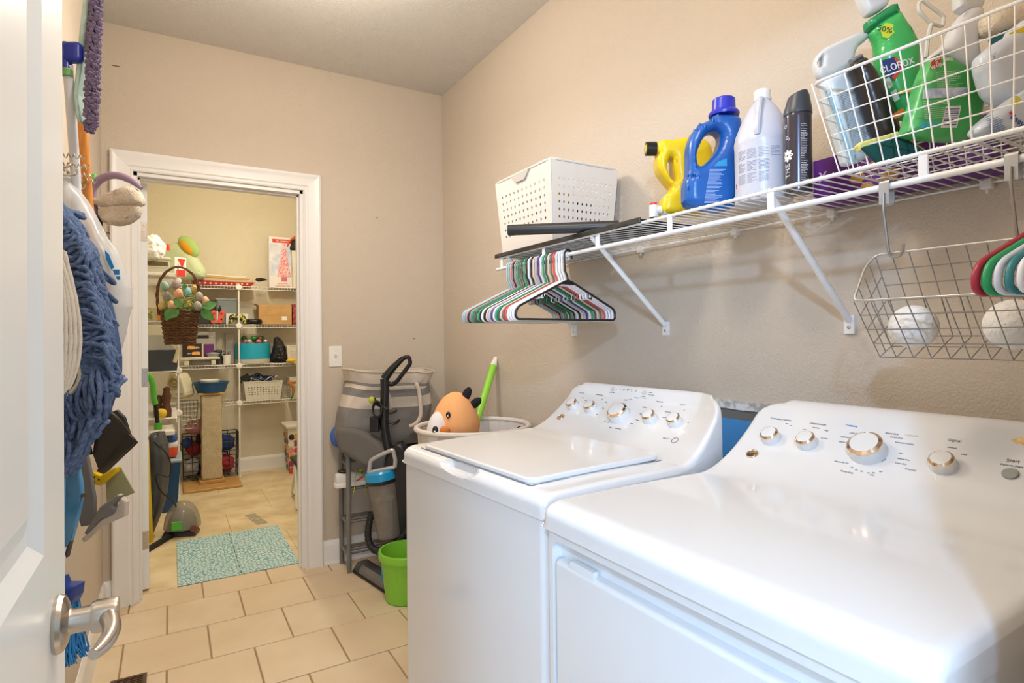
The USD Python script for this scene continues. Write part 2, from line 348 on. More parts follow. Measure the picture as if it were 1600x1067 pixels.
# moulded door casing: profile swept with mitred corners
def casing(parent, x0, x1, top, yw, sgn, w=0.09, right=True):
    """boards around x0..x1, z 0..top on the wall plane y = yw, facing sgn"""
    prof = [(0, 0), (0, 0.012), (0.006, 0.015), (0.012, 0.012), (0.020, 0.0125), (0.026, 0.0165), (0.060, 0.0185), (0.072, 0.023), (0.082, 0.024), (w, 0.020), (w, 0)]
    def leg(p0, p1, din0, din1, fl):   # quads between the offset at both ends
        ring0 = [np.array(p0) + np.array(din0) * a + np.array((0, sgn * b, 0)) for a, b in prof]
        ring1 = [np.array(p1) + np.array(din1) * a + np.array((0, sgn * b, 0)) for a, b in prof]
        n = len(prof); v = np.array(ring0 + ring1); f = []
        for i in range(n):
            j = (i + 1) % n; f += [(i, j, n + j), (i, n + j, n + i)]
        f += [(0, i + 1, i) for i in range(1, n - 1)] + [(n, n + i, n + i + 1) for i in range(1, n - 1)]
        f = np.array(f); t = trimesh.Trimesh(v, f, process=False)
        return v, (f if t.volume > 0 else f[:, ::-1])
    part(parent, 'side_casing', leg((x0, yw, 0), (x0, yw, top), (-1, 0, 0), (-1, 0, 1), 1), trim_white, smooth=25)
    if right: part(parent, 'side_casing', leg((x1, yw, 0), (x1, yw, top), (1, 0, 0), (1, 0, 1), 1), trim_white, smooth=25)
    if right: part(parent, 'head_casing', leg((x0, yw, top), (x1, yw, top), (-1, 0, 1), (1, 0, 1), 1), trim_white, smooth=25)
tr = UsdGeom.Xform.Define(stage, '/World/trim_1').GetPrim(); tags(tr, kind='structure')
casing('/World/trim_1', DX0, DX1, DTOP, 0.0, -1)
casing('/World/trim_1', DX0, DX1, DTOP, WT, 1)
# jamb lining and stop
part('/World/trim_1', 'jamb', J(bevelbox(DX0 - 0.002, DX0 + 0.017, -0.002, WT, 0, DTOP, .001), bevelbox(DX0 + 0.017, DX0 + 0.027, 0.03, 0.07, 0, DTOP, .001)), trim_white, smooth=False)
part('/World/trim_1', 'jamb', J(bevelbox(DX1 - 0.017, DX1 + 0.002, -0.002, WT, 0, DTOP, .001), bevelbox(DX1 - 0.027, DX1 - 0.017, 0.03, 0.07, 0, DTOP, .001)), trim_white, smooth=False)
part('/World/trim_1', 'head_jamb', J(bevelbox(DX0, DX1, -0.002, WT, DTOP - 0.019, DTOP, .001), bevelbox(DX0, DX1, 0.03, 0.07, DTOP - 0.029, DTOP - 0.019, .001)), trim_white, smooth=False)
tr2 = UsdGeom.Xform.Define(stage, '/World/trim_2').GetPrim(); tags(tr2, kind='structure')
casing('/World/trim_2', EX0 - 0.03, EX1 + 0.0, 2.05, FY1, 1, w=0.075, right=False)

# --- panelled doors
def panel_door(path, w, h, t, matl, rails, stile=0.115):
    """leaf in local coords: x 0..w along the leaf, y -t/2..t/2, z 0..h; recessed panels with moulded edges on both faces"""
    body = m3.Manifold.cube((w, t, h)).translate((0, -t / 2, 0)); extra = []
    for z0, z1, x0, x1 in rails:
        for s in (-1, 1):
            A = [(x0, z0), (x1, z0), (x1, z1), (x0, z1)]; d = 0.022
            B = [(x0 + d, z0 + d), (x1 - d, z0 + d), (x1 - d, z1 - d), (x0 + d, z1 - d)]
            cut = m3.Manifold.hull_points(np.array([(x, s * (t / 2 + 0.002), z) for x, z in A] + [(x, s * (t / 2 - 0.011), z) for x, z in B]))
            body = body - cut
            C = [(x0 + .032, z0 + .032), (x1 - .032, z0 + .032), (x1 - .032, z1 - .032), (x0 + .032, z1 - .032)]
            e = 0.03
            D = [(x0 + .032 + e, z0 + .032 + e), (x1 - .032 - e, z0 + .032 + e), (x1 - .032 - e, z1 - .032 - e), (x0 + .032 + e, z1 - .032 - e)]
            body = body + m3.Manifold.hull_points(np.array([(x, s * (t / 2 - 0.0125), z) for x, z in C] + [(x, s * (t / 2 - 0.003), z) for x, z in D]))
    return part(path, 'door_leaf', vf(body), matl, smooth=False)
def hinge(path, at, open_dir):
    p = part(path, 'hinge', J(rbox(at[0] - 0.001, at[0] + 0.032, at[1] - 0.0018, at[1] + 0.0002, at[2] - 0.045, at[2] + 0.045, 0.006, 2), cyl((at[0] - 0.003, at[1] - 0.003), 0.006, at[2] - 0.045, at[2] + 0.045, 12)), nickel)
    for dz in (-0.03, 0.0, 0.03):
        part(p, 'screw', mv(xf(lathe(disc_rings(0, 0.0012, 0.004, 0.0005), 10), plane((0, 0, 0), (1, 0, 0), (0, 0, 1))), (at[0] + 0.018 + 0.005 * (1 if dz == 0 else -1), at[1] - 0.0016, at[2] + dz)), nickel)
# entry door, hinged at the front wall and standing open along the left wall
d1 = '/World/door_1'; x = UsdGeom.Xform.Define(stage, d1); tags(x.GetPrim(), 'white moulded entry door standing open with a satin nickel lever', kind='structure')
DW = 0.765
x.AddTransformOp().Set(Gf.Matrix4d(*mtx((0.123, -3.068, 0.012), rz=90 - 0.6).T.ravel().tolist()))
panel_door(d1, DW, 2.02, 0.035, door_white, [(0.23, 0.84, 0.13, DW - 0.13), (0.985, 1.91, 0.13, DW - 0.13)])
def lever(path, x0, z, s):
    """s = -1: on the face y = -t/2 (towards the room)"""
    y = s * 0.0175; q = plane((x0, y, z), (1, 0, 0), (0, 0, 1)) if s < 0 else plane((x0, y, z), (-1, 0, 0), (0, 0, 1))
    rose = part(path, 'door_handle', J(xf(lathe([(0, 0), (0.033, 0), (0.034, 0.004), (0.032, 0.009), (0.024, 0.013), (0.0155, 0.0145), (0.0145, 0.018), (0.0145, 0.034), (0.0155, 0.036), (0.0155, 0.044), (0.013, 0.046), (0.0, 0.046)], 40), q)), nickel)
    pts = curve([(x0 + 0.004, y + s * 0.050, z), (x0 - 0.02, y + s * 0.056, z + 0.001), (x0 - 0.045, y + s * 0.060, z - 0.002), (x0 - 0.072, y + s * 0.055, z - 0.006), (x0 - 0.092, y + s * 0.047, z - 0.006)], 24)
    part(rose, 'lever', J(xf(lathe([(0, 0.036), (0.0175, 0.036), (0.0195, 0.041), (0.0195, 0.060), (0.017, 0.064), (0, 0.065)], 32), q), tube(pts, np.interp(np.linspace(0, 1, 24), [0, .2, .8, 1], [.012, .0105, .0085, .006]), 12)), nickel)
lever(d1, DW - 0.07, 0.885, -1)
# closet door, open into the closet along its left wall
d2 = '/World/door_2'; x = UsdGeom.Xform.Define(stage, d2); tags(x.GetPrim(), 'white closet door standing open inwards, seen edge on', kind='structure')
x.AddTransformOp().Set(Gf.Matrix4d(*mtx((0.160, 0.125, 0.012), rz=92).T.ravel().tolist()))
panel_door(d2, 0.73, 2.00, 0.035, door_white, [(0.23, 0.86, 0.115, 0.615), (1.02, 1.89, 0.115, 0.615)])
for z in (0.24, 1.04, 1.76):
    hp = part(d2, 'hinge', J(rbox(-0.0018, 0.0, -0.0165, 0.0165, z - 0.045, z + 0.045, 0.004, 1), mv(rod((0, 0, z - 0.045), (0, 0, z + 0.045), 0.006, 10), (-0.004, 0.021, 0))), nickel)
    for dz, dy in ((-0.03, -.004), (0, .005), (0.03, -.004)):
        part(hp, 'screw', sphere((-0.0018, dy, z + dz), 0.0035, 1, (0.4, 1, 1)), nickel)
# light switch
t = thing('light_switch', 'white rocker-free toggle light switch on the tan wall beside the closet door', 'light switch', (1.059, 0.0, 1.136))
part(t, 'plate', rbox(-0.035, 0.035, -0.006, 0.0005, -0.057, 0.057, 0.004, 2), white_plastic)
part(t, 'toggle', hull([(-.005, -.006, -.011), (.005, -.006, -.011), (-.005, -.006, .011), (.005, -.006, .011), (-.004, -.018, .009), (.004, -.018, .009), (-.004, -.017, .014), (.004, -.017, .014)]), white_plastic)
for dz in (-0.03, 0.03): part(t, 'screw', sphere((0, -0.006, dz), 0.003, 1, (1, .4, 1)), white_plastic)
# unseen ceiling lamps, spaced to light the room evenly (light made at the top)
for y, n in ((-1.15, 'deeper'), (-2.35, 'nearer')):
    t = thing('ceiling_lamp', 'unseen short-stem ceiling lamp of the laundry room, the %s one' % n, 'lamp', (0.72, y, H))
    part(t, 'base', lathe([(0, -0.02), (0.06, -0.02), (0.065, 0.0), (0, 0.0)], 32), white_plastic)
    part(t, 'stem', rod((0, 0, -.02), (0, 0, -.21), .008), nickel)
# floor vent at the lower left
t = thing('floor_vent', 'brown metal floor register near the left wall', 'vent', (0.135, -0.79, 0.0))
vm = mat('brown_metal', '#5d4634', 0.45, 0.3)
part(t, 'frame', J(box(-.056, .056, -.085, -.073, 0, .006), box(-.056, .056, .073, .085, 0, .006), box(-.056, -.044, -.073, .073, 0, .006), box(.044, .056, -.073, .073, 0, .006)), vm, False)
for k in range(11): part(t, 'slat', box(-.044, .044, -.069 + k * .0135, -.066 + k * .0135, 0.0005, .005), vm, False)

scuff = mat('wall_scuff', '#7d6650', .8)
for i, (x, z, w) in enumerate(((.045, 1.735, .05), (.06, 2.52, .03), (1.30, 1.93, .012), (1.52, 1.23, .01))):
    part('/World/wall_back', 'nail_mark', box(x - w / 2, x + w / 2, -.0012, .0005, z - .0025, z + .0025), scuff, False)
# ================================================================== WASHER AND DRYER
def top_profile(depth=0.755, topz=1.072):
    """(x, z) of the one-piece top: nose, deck, concave console, crown, back"""
    a = np.linspace(0, math.pi / 2, 9); nose = [(0.042 * (1 - math.cos(t)) - 0.004 * math.sin(2 * t), 0.884 + 0.0335 * math.sin(t)) for t in a]
    deck = [(x, 0.9175 + 0.0015 * math.sin(math.pi * (x - .042) / .39)) for x in np.linspace(0.07, 0.41, 8)]
    face = CubicSpline(*(lambda p: (np.r_[0, np.cumsum(np.hypot(*np.diff(p, axis=0).T))], p))(np.array([(0.43, 0.9175), (0.475, 0.923), (0.52, 0.9395), (0.595, 0.9855), (0.655, 1.037), (0.685, topz - 0.0095), (0.71, topz), (0.735, topz - 0.004), (depth - 0.008, topz - 0.022), (depth, topz - 0.05)])))
    fp = [tuple(q) for q in face(np.linspace(0, face.x[-1], 40))]
    return [(0.0, 0.866)] + nose + deck + fp + [(depth, 0.95), (depth, 0.866)]
PROF = np.array(top_profile())
FACE = PROF[(PROF[:, 0] > 0.43) & (PROF[:, 0] < 0.70) & (PROF[:, 1] > 0.915)]
def face_at(lx):
    z = np.interp(lx, FACE[:, 0], FACE[:, 1]); z2 = np.interp(lx + 0.004, FACE[:, 0], FACE[:, 1]); z1 = np.interp(lx - 0.004, FACE[:, 0], FACE[:, 1])
    t = np.array([0.008, 0, z2 - z1]); return np.array([lx, 0, z]), t / np.linalg.norm(t)
def on_face(m, lx, ly, lift=0.0):
    p, t = face_at(lx); p = p + (0, ly, 0); q = plane(p, (0, -1, 0), t); q[:3, 3] += q[:3, 2] * lift
    return xf(m, q)
def squeeze(v):
    """the washer's console crown is shallower than the dryer's"""
    v = np.array(v, float); x = v[:, 1] if v.shape[1] == 3 and np.array_equal(v[:, 0], v[:, 1]) else v[:, 0]; far = x > 0.65
    x[far] = 0.65 + (x[far] - 0.65) * 0.4; return v
def wash(m):
    v = squeeze(m[0]); s = 0.344 + v[:, 1]; k = np.where(s < 0.14, (0.691 - 0.105 * np.maximum(0, 1 - s / 0.14) ** 1.2 - 0.43) / (0.691 - 0.43), 1.0); far = v[:, 0] > 0.43
    v[far, 0] = 0.43 + (v[far, 0] - 0.43) * k[far]; v[:, 2] += 0.0005; v[:, 0] -= 0.0005; return v, m[1]
def machine_top(w, r=0.02, R=0.055, plan=0.0, depth=0.755):
    """the profile lofted across the width, rounded towards both ends, console corners of radius R"""
    P0 = PROF; d = np.roll(P0, -1, 0) - np.roll(P0, 1, 0); N = np.stack([d[:, 1], -d[:, 0]], 1); N /= np.linalg.norm(N, axis=1, keepdims=True)
    area = 0.5 * np.sum(P0[:, 0] * np.roll(P0[:, 1], -1) - np.roll(P0[:, 0], -1) * P0[:, 1])
    if area > 0: N = -N     # N points inwards
    if np.mean((P0 + 0.001 * N - P0.mean(0)) ** 2) > np.mean((P0 - P0.mean(0)) ** 2): N = -N
    N[P0[:, 1] < 0.88] *= 0.25
    h = w / 2; S = []
    for y in np.r_[np.linspace(-h, -h + r, 7)[:-1], -h + r + (R - r) * np.linspace(0, 1, 7)[:-1], np.linspace(-h + R, -h + 2 * R, 6)[:-1], np.linspace(-h + 2 * R, h - 2 * R, 10), np.linspace(h - 2 * R, h - R, 6)[1:], (h - r - (R - r) * np.linspace(0, 1, 7)[:-1])[::-1], np.linspace(h, h - r, 7)[:-1][::-1]]:
        s = h - abs(y); ins = r * (1 - math.sqrt(max(0, 1 - (1 - min(s, r) / r) ** 2))) * 0.8
        q = P0 + N * ins
        if plan:
            q = squeeze(np.stack([q[:, 0], q[:, 0], q[:, 1]], 1))[:, 1:]
            if y < 0 and s < plan:
                k = (0.691 - 0.105 * (1 - s / plan) ** 1.2 - 0.43) / (0.691 - 0.43); far = q[:, 0] > 0.43; q[far, 0] = 0.43 + (q[far, 0] - 0.43) * k
        if s < R:
            zmax = 1.072 - (R - math.sqrt(max(0, R * R - (R - s) ** 2))) * 0.85
            up = q[:, 1] > 0.93; q[up, 1] = np.where(q[up, 1] > zmax - 0.01, zmax - 0.01 + 0.25 * (q[up, 1] - zmax + 0.01) * (q[up, 1] > zmax - 0.01), q[up, 1])
        else:
            q = q.copy()
        S.append(np.stack([q[:, 0], np.full(len(q), y), q[:, 1]], 1))
    n = len(P0); V = np.vstack(S); F = []
    for i in range(len(S) - 1):
        for j in range(n):
            j2 = (j + 1) % n; F += [(i * n + j, i * n + j2, (i + 1) * n + j2), (i * n + j, (i + 1) * n + j2, (i + 1) * n + j)]
    tri = trimesh.creation.triangulate_polygon(Polygon(P0), engine='earcut')
    import scipy.spatial as ss
    idx = ss.cKDTree(P0).query(tri[0])[1]; tf = idx[tri[1]]; e = (len(S) - 1) * n
    F = np.vstack([F, tf, tf[:, ::-1] + e]); t = trimesh.Trimesh(V, F, process=False); t.fix_normals()
    return np.array(t.vertices), np.array(t.faces)
def knob(parent, lx, ly, r, h, ang=0, white=white_gloss):
    q = [(0, -0.002), (r * 1.06, -0.002), (r * 1.06, 0.003), (r, 0.006), (r * 0.98, h - 0.004), (0, h - 0.004)]
    k = part(parent, 'knob', on_face(lathe(q, 36), lx, ly), white)
    g = (np.arange(33) / 32 * 2 * math.pi * 0.95) + ang
    prof = [(r * 0.78, h - 0.003), (r * 0.985, h - 0.004), (r * 0.97, h - .0005), (r * 0.78, h + 0.0035)]
    V = np.vstack([np.stack([a * np.cos(g), a * np.sin(g), np.full(33, b)], 1) for a, b in prof]); F = []
    for i in range(4):
        for j in range(32): a, b = i * 33 + j, ((i + 1) % 4) * 33 + j; F += [(a, a + 1, b + 1), (a, b + 1, b)]
    part(k, 'metal_ring', on_face((V, np.array(F)), lx, ly), gold)
    part(k, 'cap', on_face(lathe([(0, h - 0.005), (r * 0.785, h - 0.005), (r * 0.785, h + 0.0028), (r * 0.70, h + 0.0036), (0, h + 0.004)], 36), lx, ly), white)
    return k
def badge(parent, lx, ly, r):
    b = part(parent, 'badge', on_face(lathe([(0, 0), (r, 0), (r, 0.002), (r * 0.9, 0.0042), (r * 0.86, 0.0032), (r * .5, .0038), (0, 0.0042)], 32), lx, ly), gold)
    part(b, 'monogram', on_face(J(*[mv(tube(curve([(r * .42 * math.cos(a) * s, r * .42 * math.sin(a) * s, 0.0035) for a, s in zip(np.linspace(t0, t0 + 5, 14), np.linspace(1, .35, 14))], 20), r * 0.06, 6), (dx, dy, 0)) for t0, dx, dy in ((0.5, -r * .28, 0), (2.6, r * .28, 0))]), lx, ly), mat('dark_gold', '#94714d', .35, 1.0))
def lab(s, h, lx, ly, m=ink, parent=None, bold=False, name='lettering'): return on_face(text(s, h, 0.0004, bold), lx, ly, 0.0001)

# ---- dryer
t = thing('dryer', 'white front-loading clothes dryer nearest the camera, with four control knobs', 'clothes dryer', (0.896, -2.647, 0.0), rz=0.8)
DRW = 0.672
cab = to_man(rbox(0.006, 0.75, -DRW / 2 + .003, DRW / 2 - .003, 0.025, 0.884, 0.014, 3))
op = to_man(xf(extr(rrect(0.618, 0.60, 0.022), 0.05), plane((0.028, 0.0, 0.549), (0, 1, 0), (0, 0, 1)))).translate((-0.05, 0, 0))
cab = cab - op
part(t, 'cabinet', vf(cab), white_gloss, smooth=30)
part(t, 'top', machine_top(DRW), white_gloss, smooth=50)
dr = part(t, 'door', J(rbox(0.006, 0.04, -0.304, 0.305, 0.252, 0.814, 0.010, 3)), white_gloss)
part(dr, 'door_pull', hull([(0.008, y, z) for y in (0.262, 0.19) for z in (0.802, 0.815)] + [(0.022, y, z) for y in (0.258, 0.194) for z in (0.804, 0.822)] + [(0.012, y, 0.822) for y in (0.258, 0.194)]), white_gloss)
for y in (-0.28, 0.28):
    for x in (0.07, 0.68): part(t, 'foot', cyl((x, y), 0.022, 0.0, 0.03, 16), black)

for lx, ly, r, h, a in ((0.6002, 0.2479, 0.0215, 0.020, 1.9), (0.6025, 0.1608, 0.0215, 0.020, 1.9), (0.6053, 0.0328, 0.034, 0.026, 1.9), (0.6014, -0.1026, 0.0215, 0.020, 1.9)): knob(t, lx, ly, r, h, a)
badge(t, 0.5508, 0.265, 0.0145)
part(t, 'start_button', on_face(lathe([(0, 0), (.0118, 0), (.0118, .003), (.0105, .0042), (0, .0045)], 32), 0.6056, -0.199), mat('grey_button', '#9a9d94', .5))
G = [('Extended Tumble', .0048, .6482, .2562), ('Temperature', .0048, .6486, .1651), ('More Dry', .0042, .6481, .0075), ('Less Dry', .0042, .6420, -.0040), ('Optimum', .0038, .6289, .0910), ('More Dry', .0038, .6178, .0880), ('Less Dry', .0038, .6395, .0775),
     ('Time Dry', .0046, .5520, .0480), ('Damp Dry 30', .0034, .5729, .0700), ('40', .0032, .5651, .0447), ('50', .0032, .5615, .0340), ('60', .0032, .5603, .0233), ('70', .0032, .5590, .0101), ('80', .0032, .5616, .0012), ('Min', .0032, .5560, .0012), ('Off', .0032, .5675, -.0090),
     ('Signal', .0056, .6500, -.1015), ('Start', .0062, .6290, -.1954), ('Push to Start', .0038, .6205, -.1962), ('More Dry', .0036, .6019, -.0345), ('Less Dry', .0036, .5925, -.0340), ('Off', .0032, .6130, -.0245), ('Off', .0030, .640, .236), ('On', .0030, .637, .222),
     ('Low', .0032, .633, .186), ('Medium', .0032, .640, .163), ('High', .0032, .637, .138), ('No Heat', .0030, .620, .133), ('Medium', .0030, .637, -.102), ('Loud', .0030, .628, -.124), ('Timed Dry', .0030, .5832, -.0545), ('Extended Tumble', .0030, .633, -.022)]
part(t, 'lettering', J(*[lab(s, h, a, b) for s, h, a, b in G]), ink, False)
part(t, 'lettering', J(lab('Casuals', .0048, .6494, -.0281)), mat('pale_print', '#c9b9a5', .6), False, label='pale beige word Casuals')
part(t, 'lettering', J(lab('Cottons', .0050, .6534, .0913, bold=True)), ink_blue, False, label='blue word Cottons')
part(t, 'dial_scale', J(*[on_face(xf(box(-.0009, .0009, .0375, .0400, 0, .0004), trimesh.transformations.rotation_matrix(a, (0, 0, 1))), .6053, .0328) for a in np.linspace(2.2, 4.4, 24)]), ink, False)
# torn orange tape at the far right of the console
part(t, 'tape', on_face(extr(Polygon([(-.013, -.004), (-.006, .003), (.004, .006), (.016, .005), (.018, -.002), (.012, -.003), (.014, -.010), (.005, -.013), (.001, -.009), (-.004, -.011)]), .0006), .6650, -.196), mat('amber_tape', '#e0a32c', .5, col2='#f3e3bb', scale=90, lo=.4, hi=.7), False)

# ---- washer
t = thing('washing_machine', 'white top-loading washing machine beside the dryer, lid closed, five control knobs', 'washing machine', (0.888, -1.945, 0.0), rz=4.1)
WW = 0.688
part(t, 'cabinet', rbox(0.004, 0.585, -WW / 2 + .002, WW / 2 - .002, 0.025, 0.884, 0.022, 4), white_gloss)
top = to_man(machine_top(WW, R=0.062, plan=0.14))
sc = to_man(sphere((-0.004, 0.02, 0.918), 1.0, 4, (0.040, 0.105, 0.030))) + to_man(rbox(-0.03, 0.034, -0.045, 0.085, 0.893, 0.95, 0.012, 3))
part(t, 'top', vf(top - sc), white_gloss, smooth=40)
lid = inflate(Polygon([(0.028, -0.262), (0.45, -0.262), (0.45, 0.29), (0.028, 0.268)]).buffer(-.035, quad_segs=8).buffer(.035, quad_segs=8), 0.014, 0.005, 4, 0.012, 0)
v = lid[0].copy(); u = (v[:, 0] - .03) / .42; v[:, 2] += 0.9235 + 0.003 * np.sin(np.pi * np.clip(u, 0, 1)) + 0.0035 * np.clip(u - .8, 0, 1) * 5 * (v[:, 0] > .36)
part(t, 'lid', (v, lid[1]), white_gloss, smooth=30)
part(t, 'lid_gap', J(box(.026, .029, -.262, .268, .9165, .9180), box(.028, .45, -.2665, -.2635, .9165, .9185)), mat('shadow_gap_grey', '#7d8088', .7), False)  # grey strips stand in for the shade around the lid edge
for y in (-0.29, 0.29):
    for x in (0.07, 0.53): part(t, 'foot', cyl((x, y), 0.022, 0.0, 0.03, 16), black)
for lx, ly, r, h, a in ((.6052, .2642, .021, .020, 1.9), (.6047, .1725, .021, .020, 1.9), (.5953, .0326, .034, .026, .7), (.5993, -.0885, .021, .020, 1.2), (.6001, -.1801, .021, .020, 1.2)): knob(t, lx, ly, r, h, a)
badge(t, .5549, .2727, .0145)
for lx, ly in ((.6779, .1291), (.6772, -.0092)):
    part(t, 'button', wash(on_face(lathe([(0, 0), (.0095, 0), (.0095, .0016), (.0085, .0022), (0, .0022)], 28), lx, ly)), mat('silver_button', '#c3c4c6', .4))
G = [('Load Size', .0046, .6535, .2735), ('Temperature', .0046, .6538, .1828), ('Options', .0050, .653, -.0799), ('Auto Soak', .0050, .6517, -.1711), ('Delay Start', .0034, .666, .128), ('Signal', .0034, .664, -.010), ('Press and hold', .0026, .6588, -.010),
     ('Fill', .0034, .683, .0965), ('Soak', .0034, .683, .080), ('Wash', .0034, .683, .062), ('Rinse', .0034, .683, .044), ('Spin', .0034, .683, .026), ('Power', .0034, .6795, -.034), ('Lid Locked', .0034, .6715, -.040),
     ('Small', .003, .637, .252), ('Large', .003, .630, .228), ('Hot', .003, .640, .158), ('Warm', .003, .633, .132), ('Cool', .003, .612, .124), ('Cold', .003, .588, .128),
     ('Casuals', .0034, .647, .058), ('Colors', .0034, .650, .038), ('Normal', .0034, .632, -.036), ('Heavy', .0034, .610, -.044), ('Rinse', .0034, .590, -.046), ('Delicates', .0034, .566, .062), ('Drain', .0034, .549, .028), ('Speed Wash', .0034, .549, -.004), ('Bulky', .0034, .575, -.038),
     ('Extra Rinse', .003, .627, -.131), ('Fabric Softener', .003, .610, -.139), ('Off', .003, .640, -.096), ('Off', .003, .637, -.182), ('15', .003, .629, -.213), ('30', .003, .606, -.225), ('Deep Rinse', .0036, .5444, -.195)]
part(t, 'lettering', wash(J(*[lab(s, h, a, b) for s, h, a, b in G])), ink, False)
part(t, 'lettering', wash(lab('Whites', .0042, .6575, .0155)), ink_blue, False, label='blue word by the large dial')
g = np.linspace(-.15, .75, 14); V = np.vstack([np.stack([r * np.sin(g), r * np.cos(g), np.full(14, z)], 1) for r, z in ((.0365, .0005), (.0425, .0005))]); F = [q for i in range(13) for q in ((i, 15 + i, i + 1), (i, 14 + i, 15 + i))]
part(t, 'dial_mark', on_face((V, np.array(F)), .5953, .0326), ink_blue, False, label='blue arc above the large dial')
part(t, 'indicator_lights', wash(J(*[on_face(lathe([(0, 0), (.0014, 0), (.0014, .0005), (0, .0006)], 8), .677, y) for y in (.112, .0965, .080, .062, .044, .026)])), ink)
part(t, 'emblem', wash(on_face(tube([(.011 * math.cos(a), .011 * math.sin(a), .0006) for a in np.linspace(0, 6.283, 25)[:-1]], .0006, 5, True), .5444, -.228)), ink)
# ================================================================== WIRE SHELF ON THE RIGHT WALL
SX, SZ, RZ = 1.385, 1.546, 1.502
SY0, SY1 = -3.05, -1.268
t = thing('wire_shelf', 'long white wire shelf with hang rail on the right wall above the machines', 'shelf')
part(t, 'front_rail', tube([(SX, SY0, SZ), (SX, SY1, SZ)], 0.0042, 10), shelf_white)
part(t, 'hang_rod', tube([(SX, SY0, RZ), (SX, SY1 + .004, RZ)], 0.0062, 12), shelf_white)
part(t, 'rod_joint', J(tube([(SX, -1.69, RZ), (SX, -1.64, RZ)], 0.0095, 14), tube([(SX, -1.735, RZ), (SX, -1.705, RZ)], 0.0078, 14)), shelf_white)
part(t, 'back_rail', J(tube([(W - .012, SY0, SZ - .005), (W - .012, SY1, SZ - .005)], 0.003, 8), tube([(1.55, SY0, SZ - .0062), (1.55, SY1, SZ - .0062)], 0.003, 8)), shelf_white)
ws = []
y = SY0 + .01
while y < SY1: ws.append(tube([(W - .010, y, SZ - .0012), (SX + .006, y, SZ - .0012), (SX - .001, y, SZ + .0045)], 0.0016, 5)); y += 0.0254
part(t, 'deck_wires', J(*ws), shelf_white, kind='stuff')
for y in np.arange(-1.30, -3.05, -0.293): part(t, 'rail_tab', rbox(SX - .003, SX + .003, y - .008, y + .008, RZ + .004, SZ - .002, .0015, 1), shelf_white)
for y in (-1.56, -1.733, -2.13, -2.42, -2.74, -2.95): part(t, 'wall_clip', J(rbox(W - .022, W, y - .011, y + .011, SZ - .018, SZ + .004, .004, 2), rod((W - .012, y, SZ - .026), (W - .012, y, SZ - .01), .0035, 8)), white_plastic)
for y in (-1.327, -1.842, -2.455):
    b = part(t, 'support_bracket', J(rod((SX + .004, y - .012, SZ - .006), (W - .010, y, 1.272), 0.0082, 10), tube([(SX + .004, y - .012, SZ - .006), (SX - .001, y - .012, SZ + .006)], .005, 8)), shelf_white)
    f = part(b, 'foot', hull([(W - q, y + s * .013, z) for q in (0.0, .008) for s in (-1, 1) for z in (1.236, 1.282)]), shelf_white)
    part(t, 'screw', sphere((W - .009, y, 1.252), .0045, 1, (.5, 1, 1)), nickel)
# ================================================================== THINGS ON THE SHELF
RIGHT = (0.8601, -0.5101, 0.0)
def FC(at): return plane(at, RIGHT, (0, 0, 1))          # local x to the right, y up, z out of the shelf side
def rp(pts, r=0.006):
    if r >= 0.004: return Polygon(chaikin(pts)).buffer(-r * .5).buffer(r).buffer(-r * .5)
    return poly_round(pts, r) if r else Polygon(pts)
def rh(pts): return Polygon(chaikin(pts))
def holed(poly, *holes): return poly.difference(holes[0]) if len(holes) == 1 else poly.difference(holes[0].union(holes[1]))
def sweep_basket(x0, x1, y0, y1, z0, z1, fl, nx, ny, nz, path, matl, hole=0.5, rim=0.006, solid_rows=(0, 1), rimw=0.010):
    """tapered perforated plastic basket; fl = outward flare at the top"""
    c = {(0, 0): (x0, y0), (1, 0): (x1, y0), (1, 1): (x1, y1), (0, 1): (x0, y1)}
    def corner(i, j, v): return np.array((c[(i, j)][0] + (fl if i else -fl) * v, c[(i, j)][1] + (fl if j else -fl) * v, z0 + (z1 - z0) * v))
    order = [(0, 0), (1, 0), (1, 1), (0, 1)]
    for k in range(4):
        a, b = order[k], order[(k + 1) % 4]; n = nx if k % 2 == 0 else ny
        fn = lambda u, v, a=a, b=b: corner(*a, v) * (1 - u) + corner(*b, v) * u
        part(path, 'side', perf(fn, n, nz, hole, 0.003, lambda i, j, n=n: j in solid_rows or j >= nz - 2 or i in (0, n - 1)), matl, 25)
    part(path, 'bottom', box(x0, x1, y0, y1, z0, z0 + 0.003), matl, False)
    r = round_path([corner(*o, 1) for o in order], 0.03, 5, closed=True)
    part(path, 'rim', tube(r, rimw / 2, 8, True), matl)
basket_plastic = mat('cream_plastic', '#ddd5cb', 0.4)
# black corrugated board lying on the left end of the shelf
t = thing('black_board', 'thin black plastic board lying on the left end of the wire shelf', 'board', (0, 0, 0))
part(t, 'sheet', bevelbox(1.379, 1.62, -2.075, -1.262, 1.5525, 1.5575, .0015), black_matt)
part(t, 'front_lip', bevelbox(1.374, 1.379, -2.08, -1.262, 1.545, 1.5605, .0015), mat('scuffed_black', '#232120', .5, col2='#5b554e', scale=40, lo=.5, hi=.8, stretch=(1, .2, 1)))
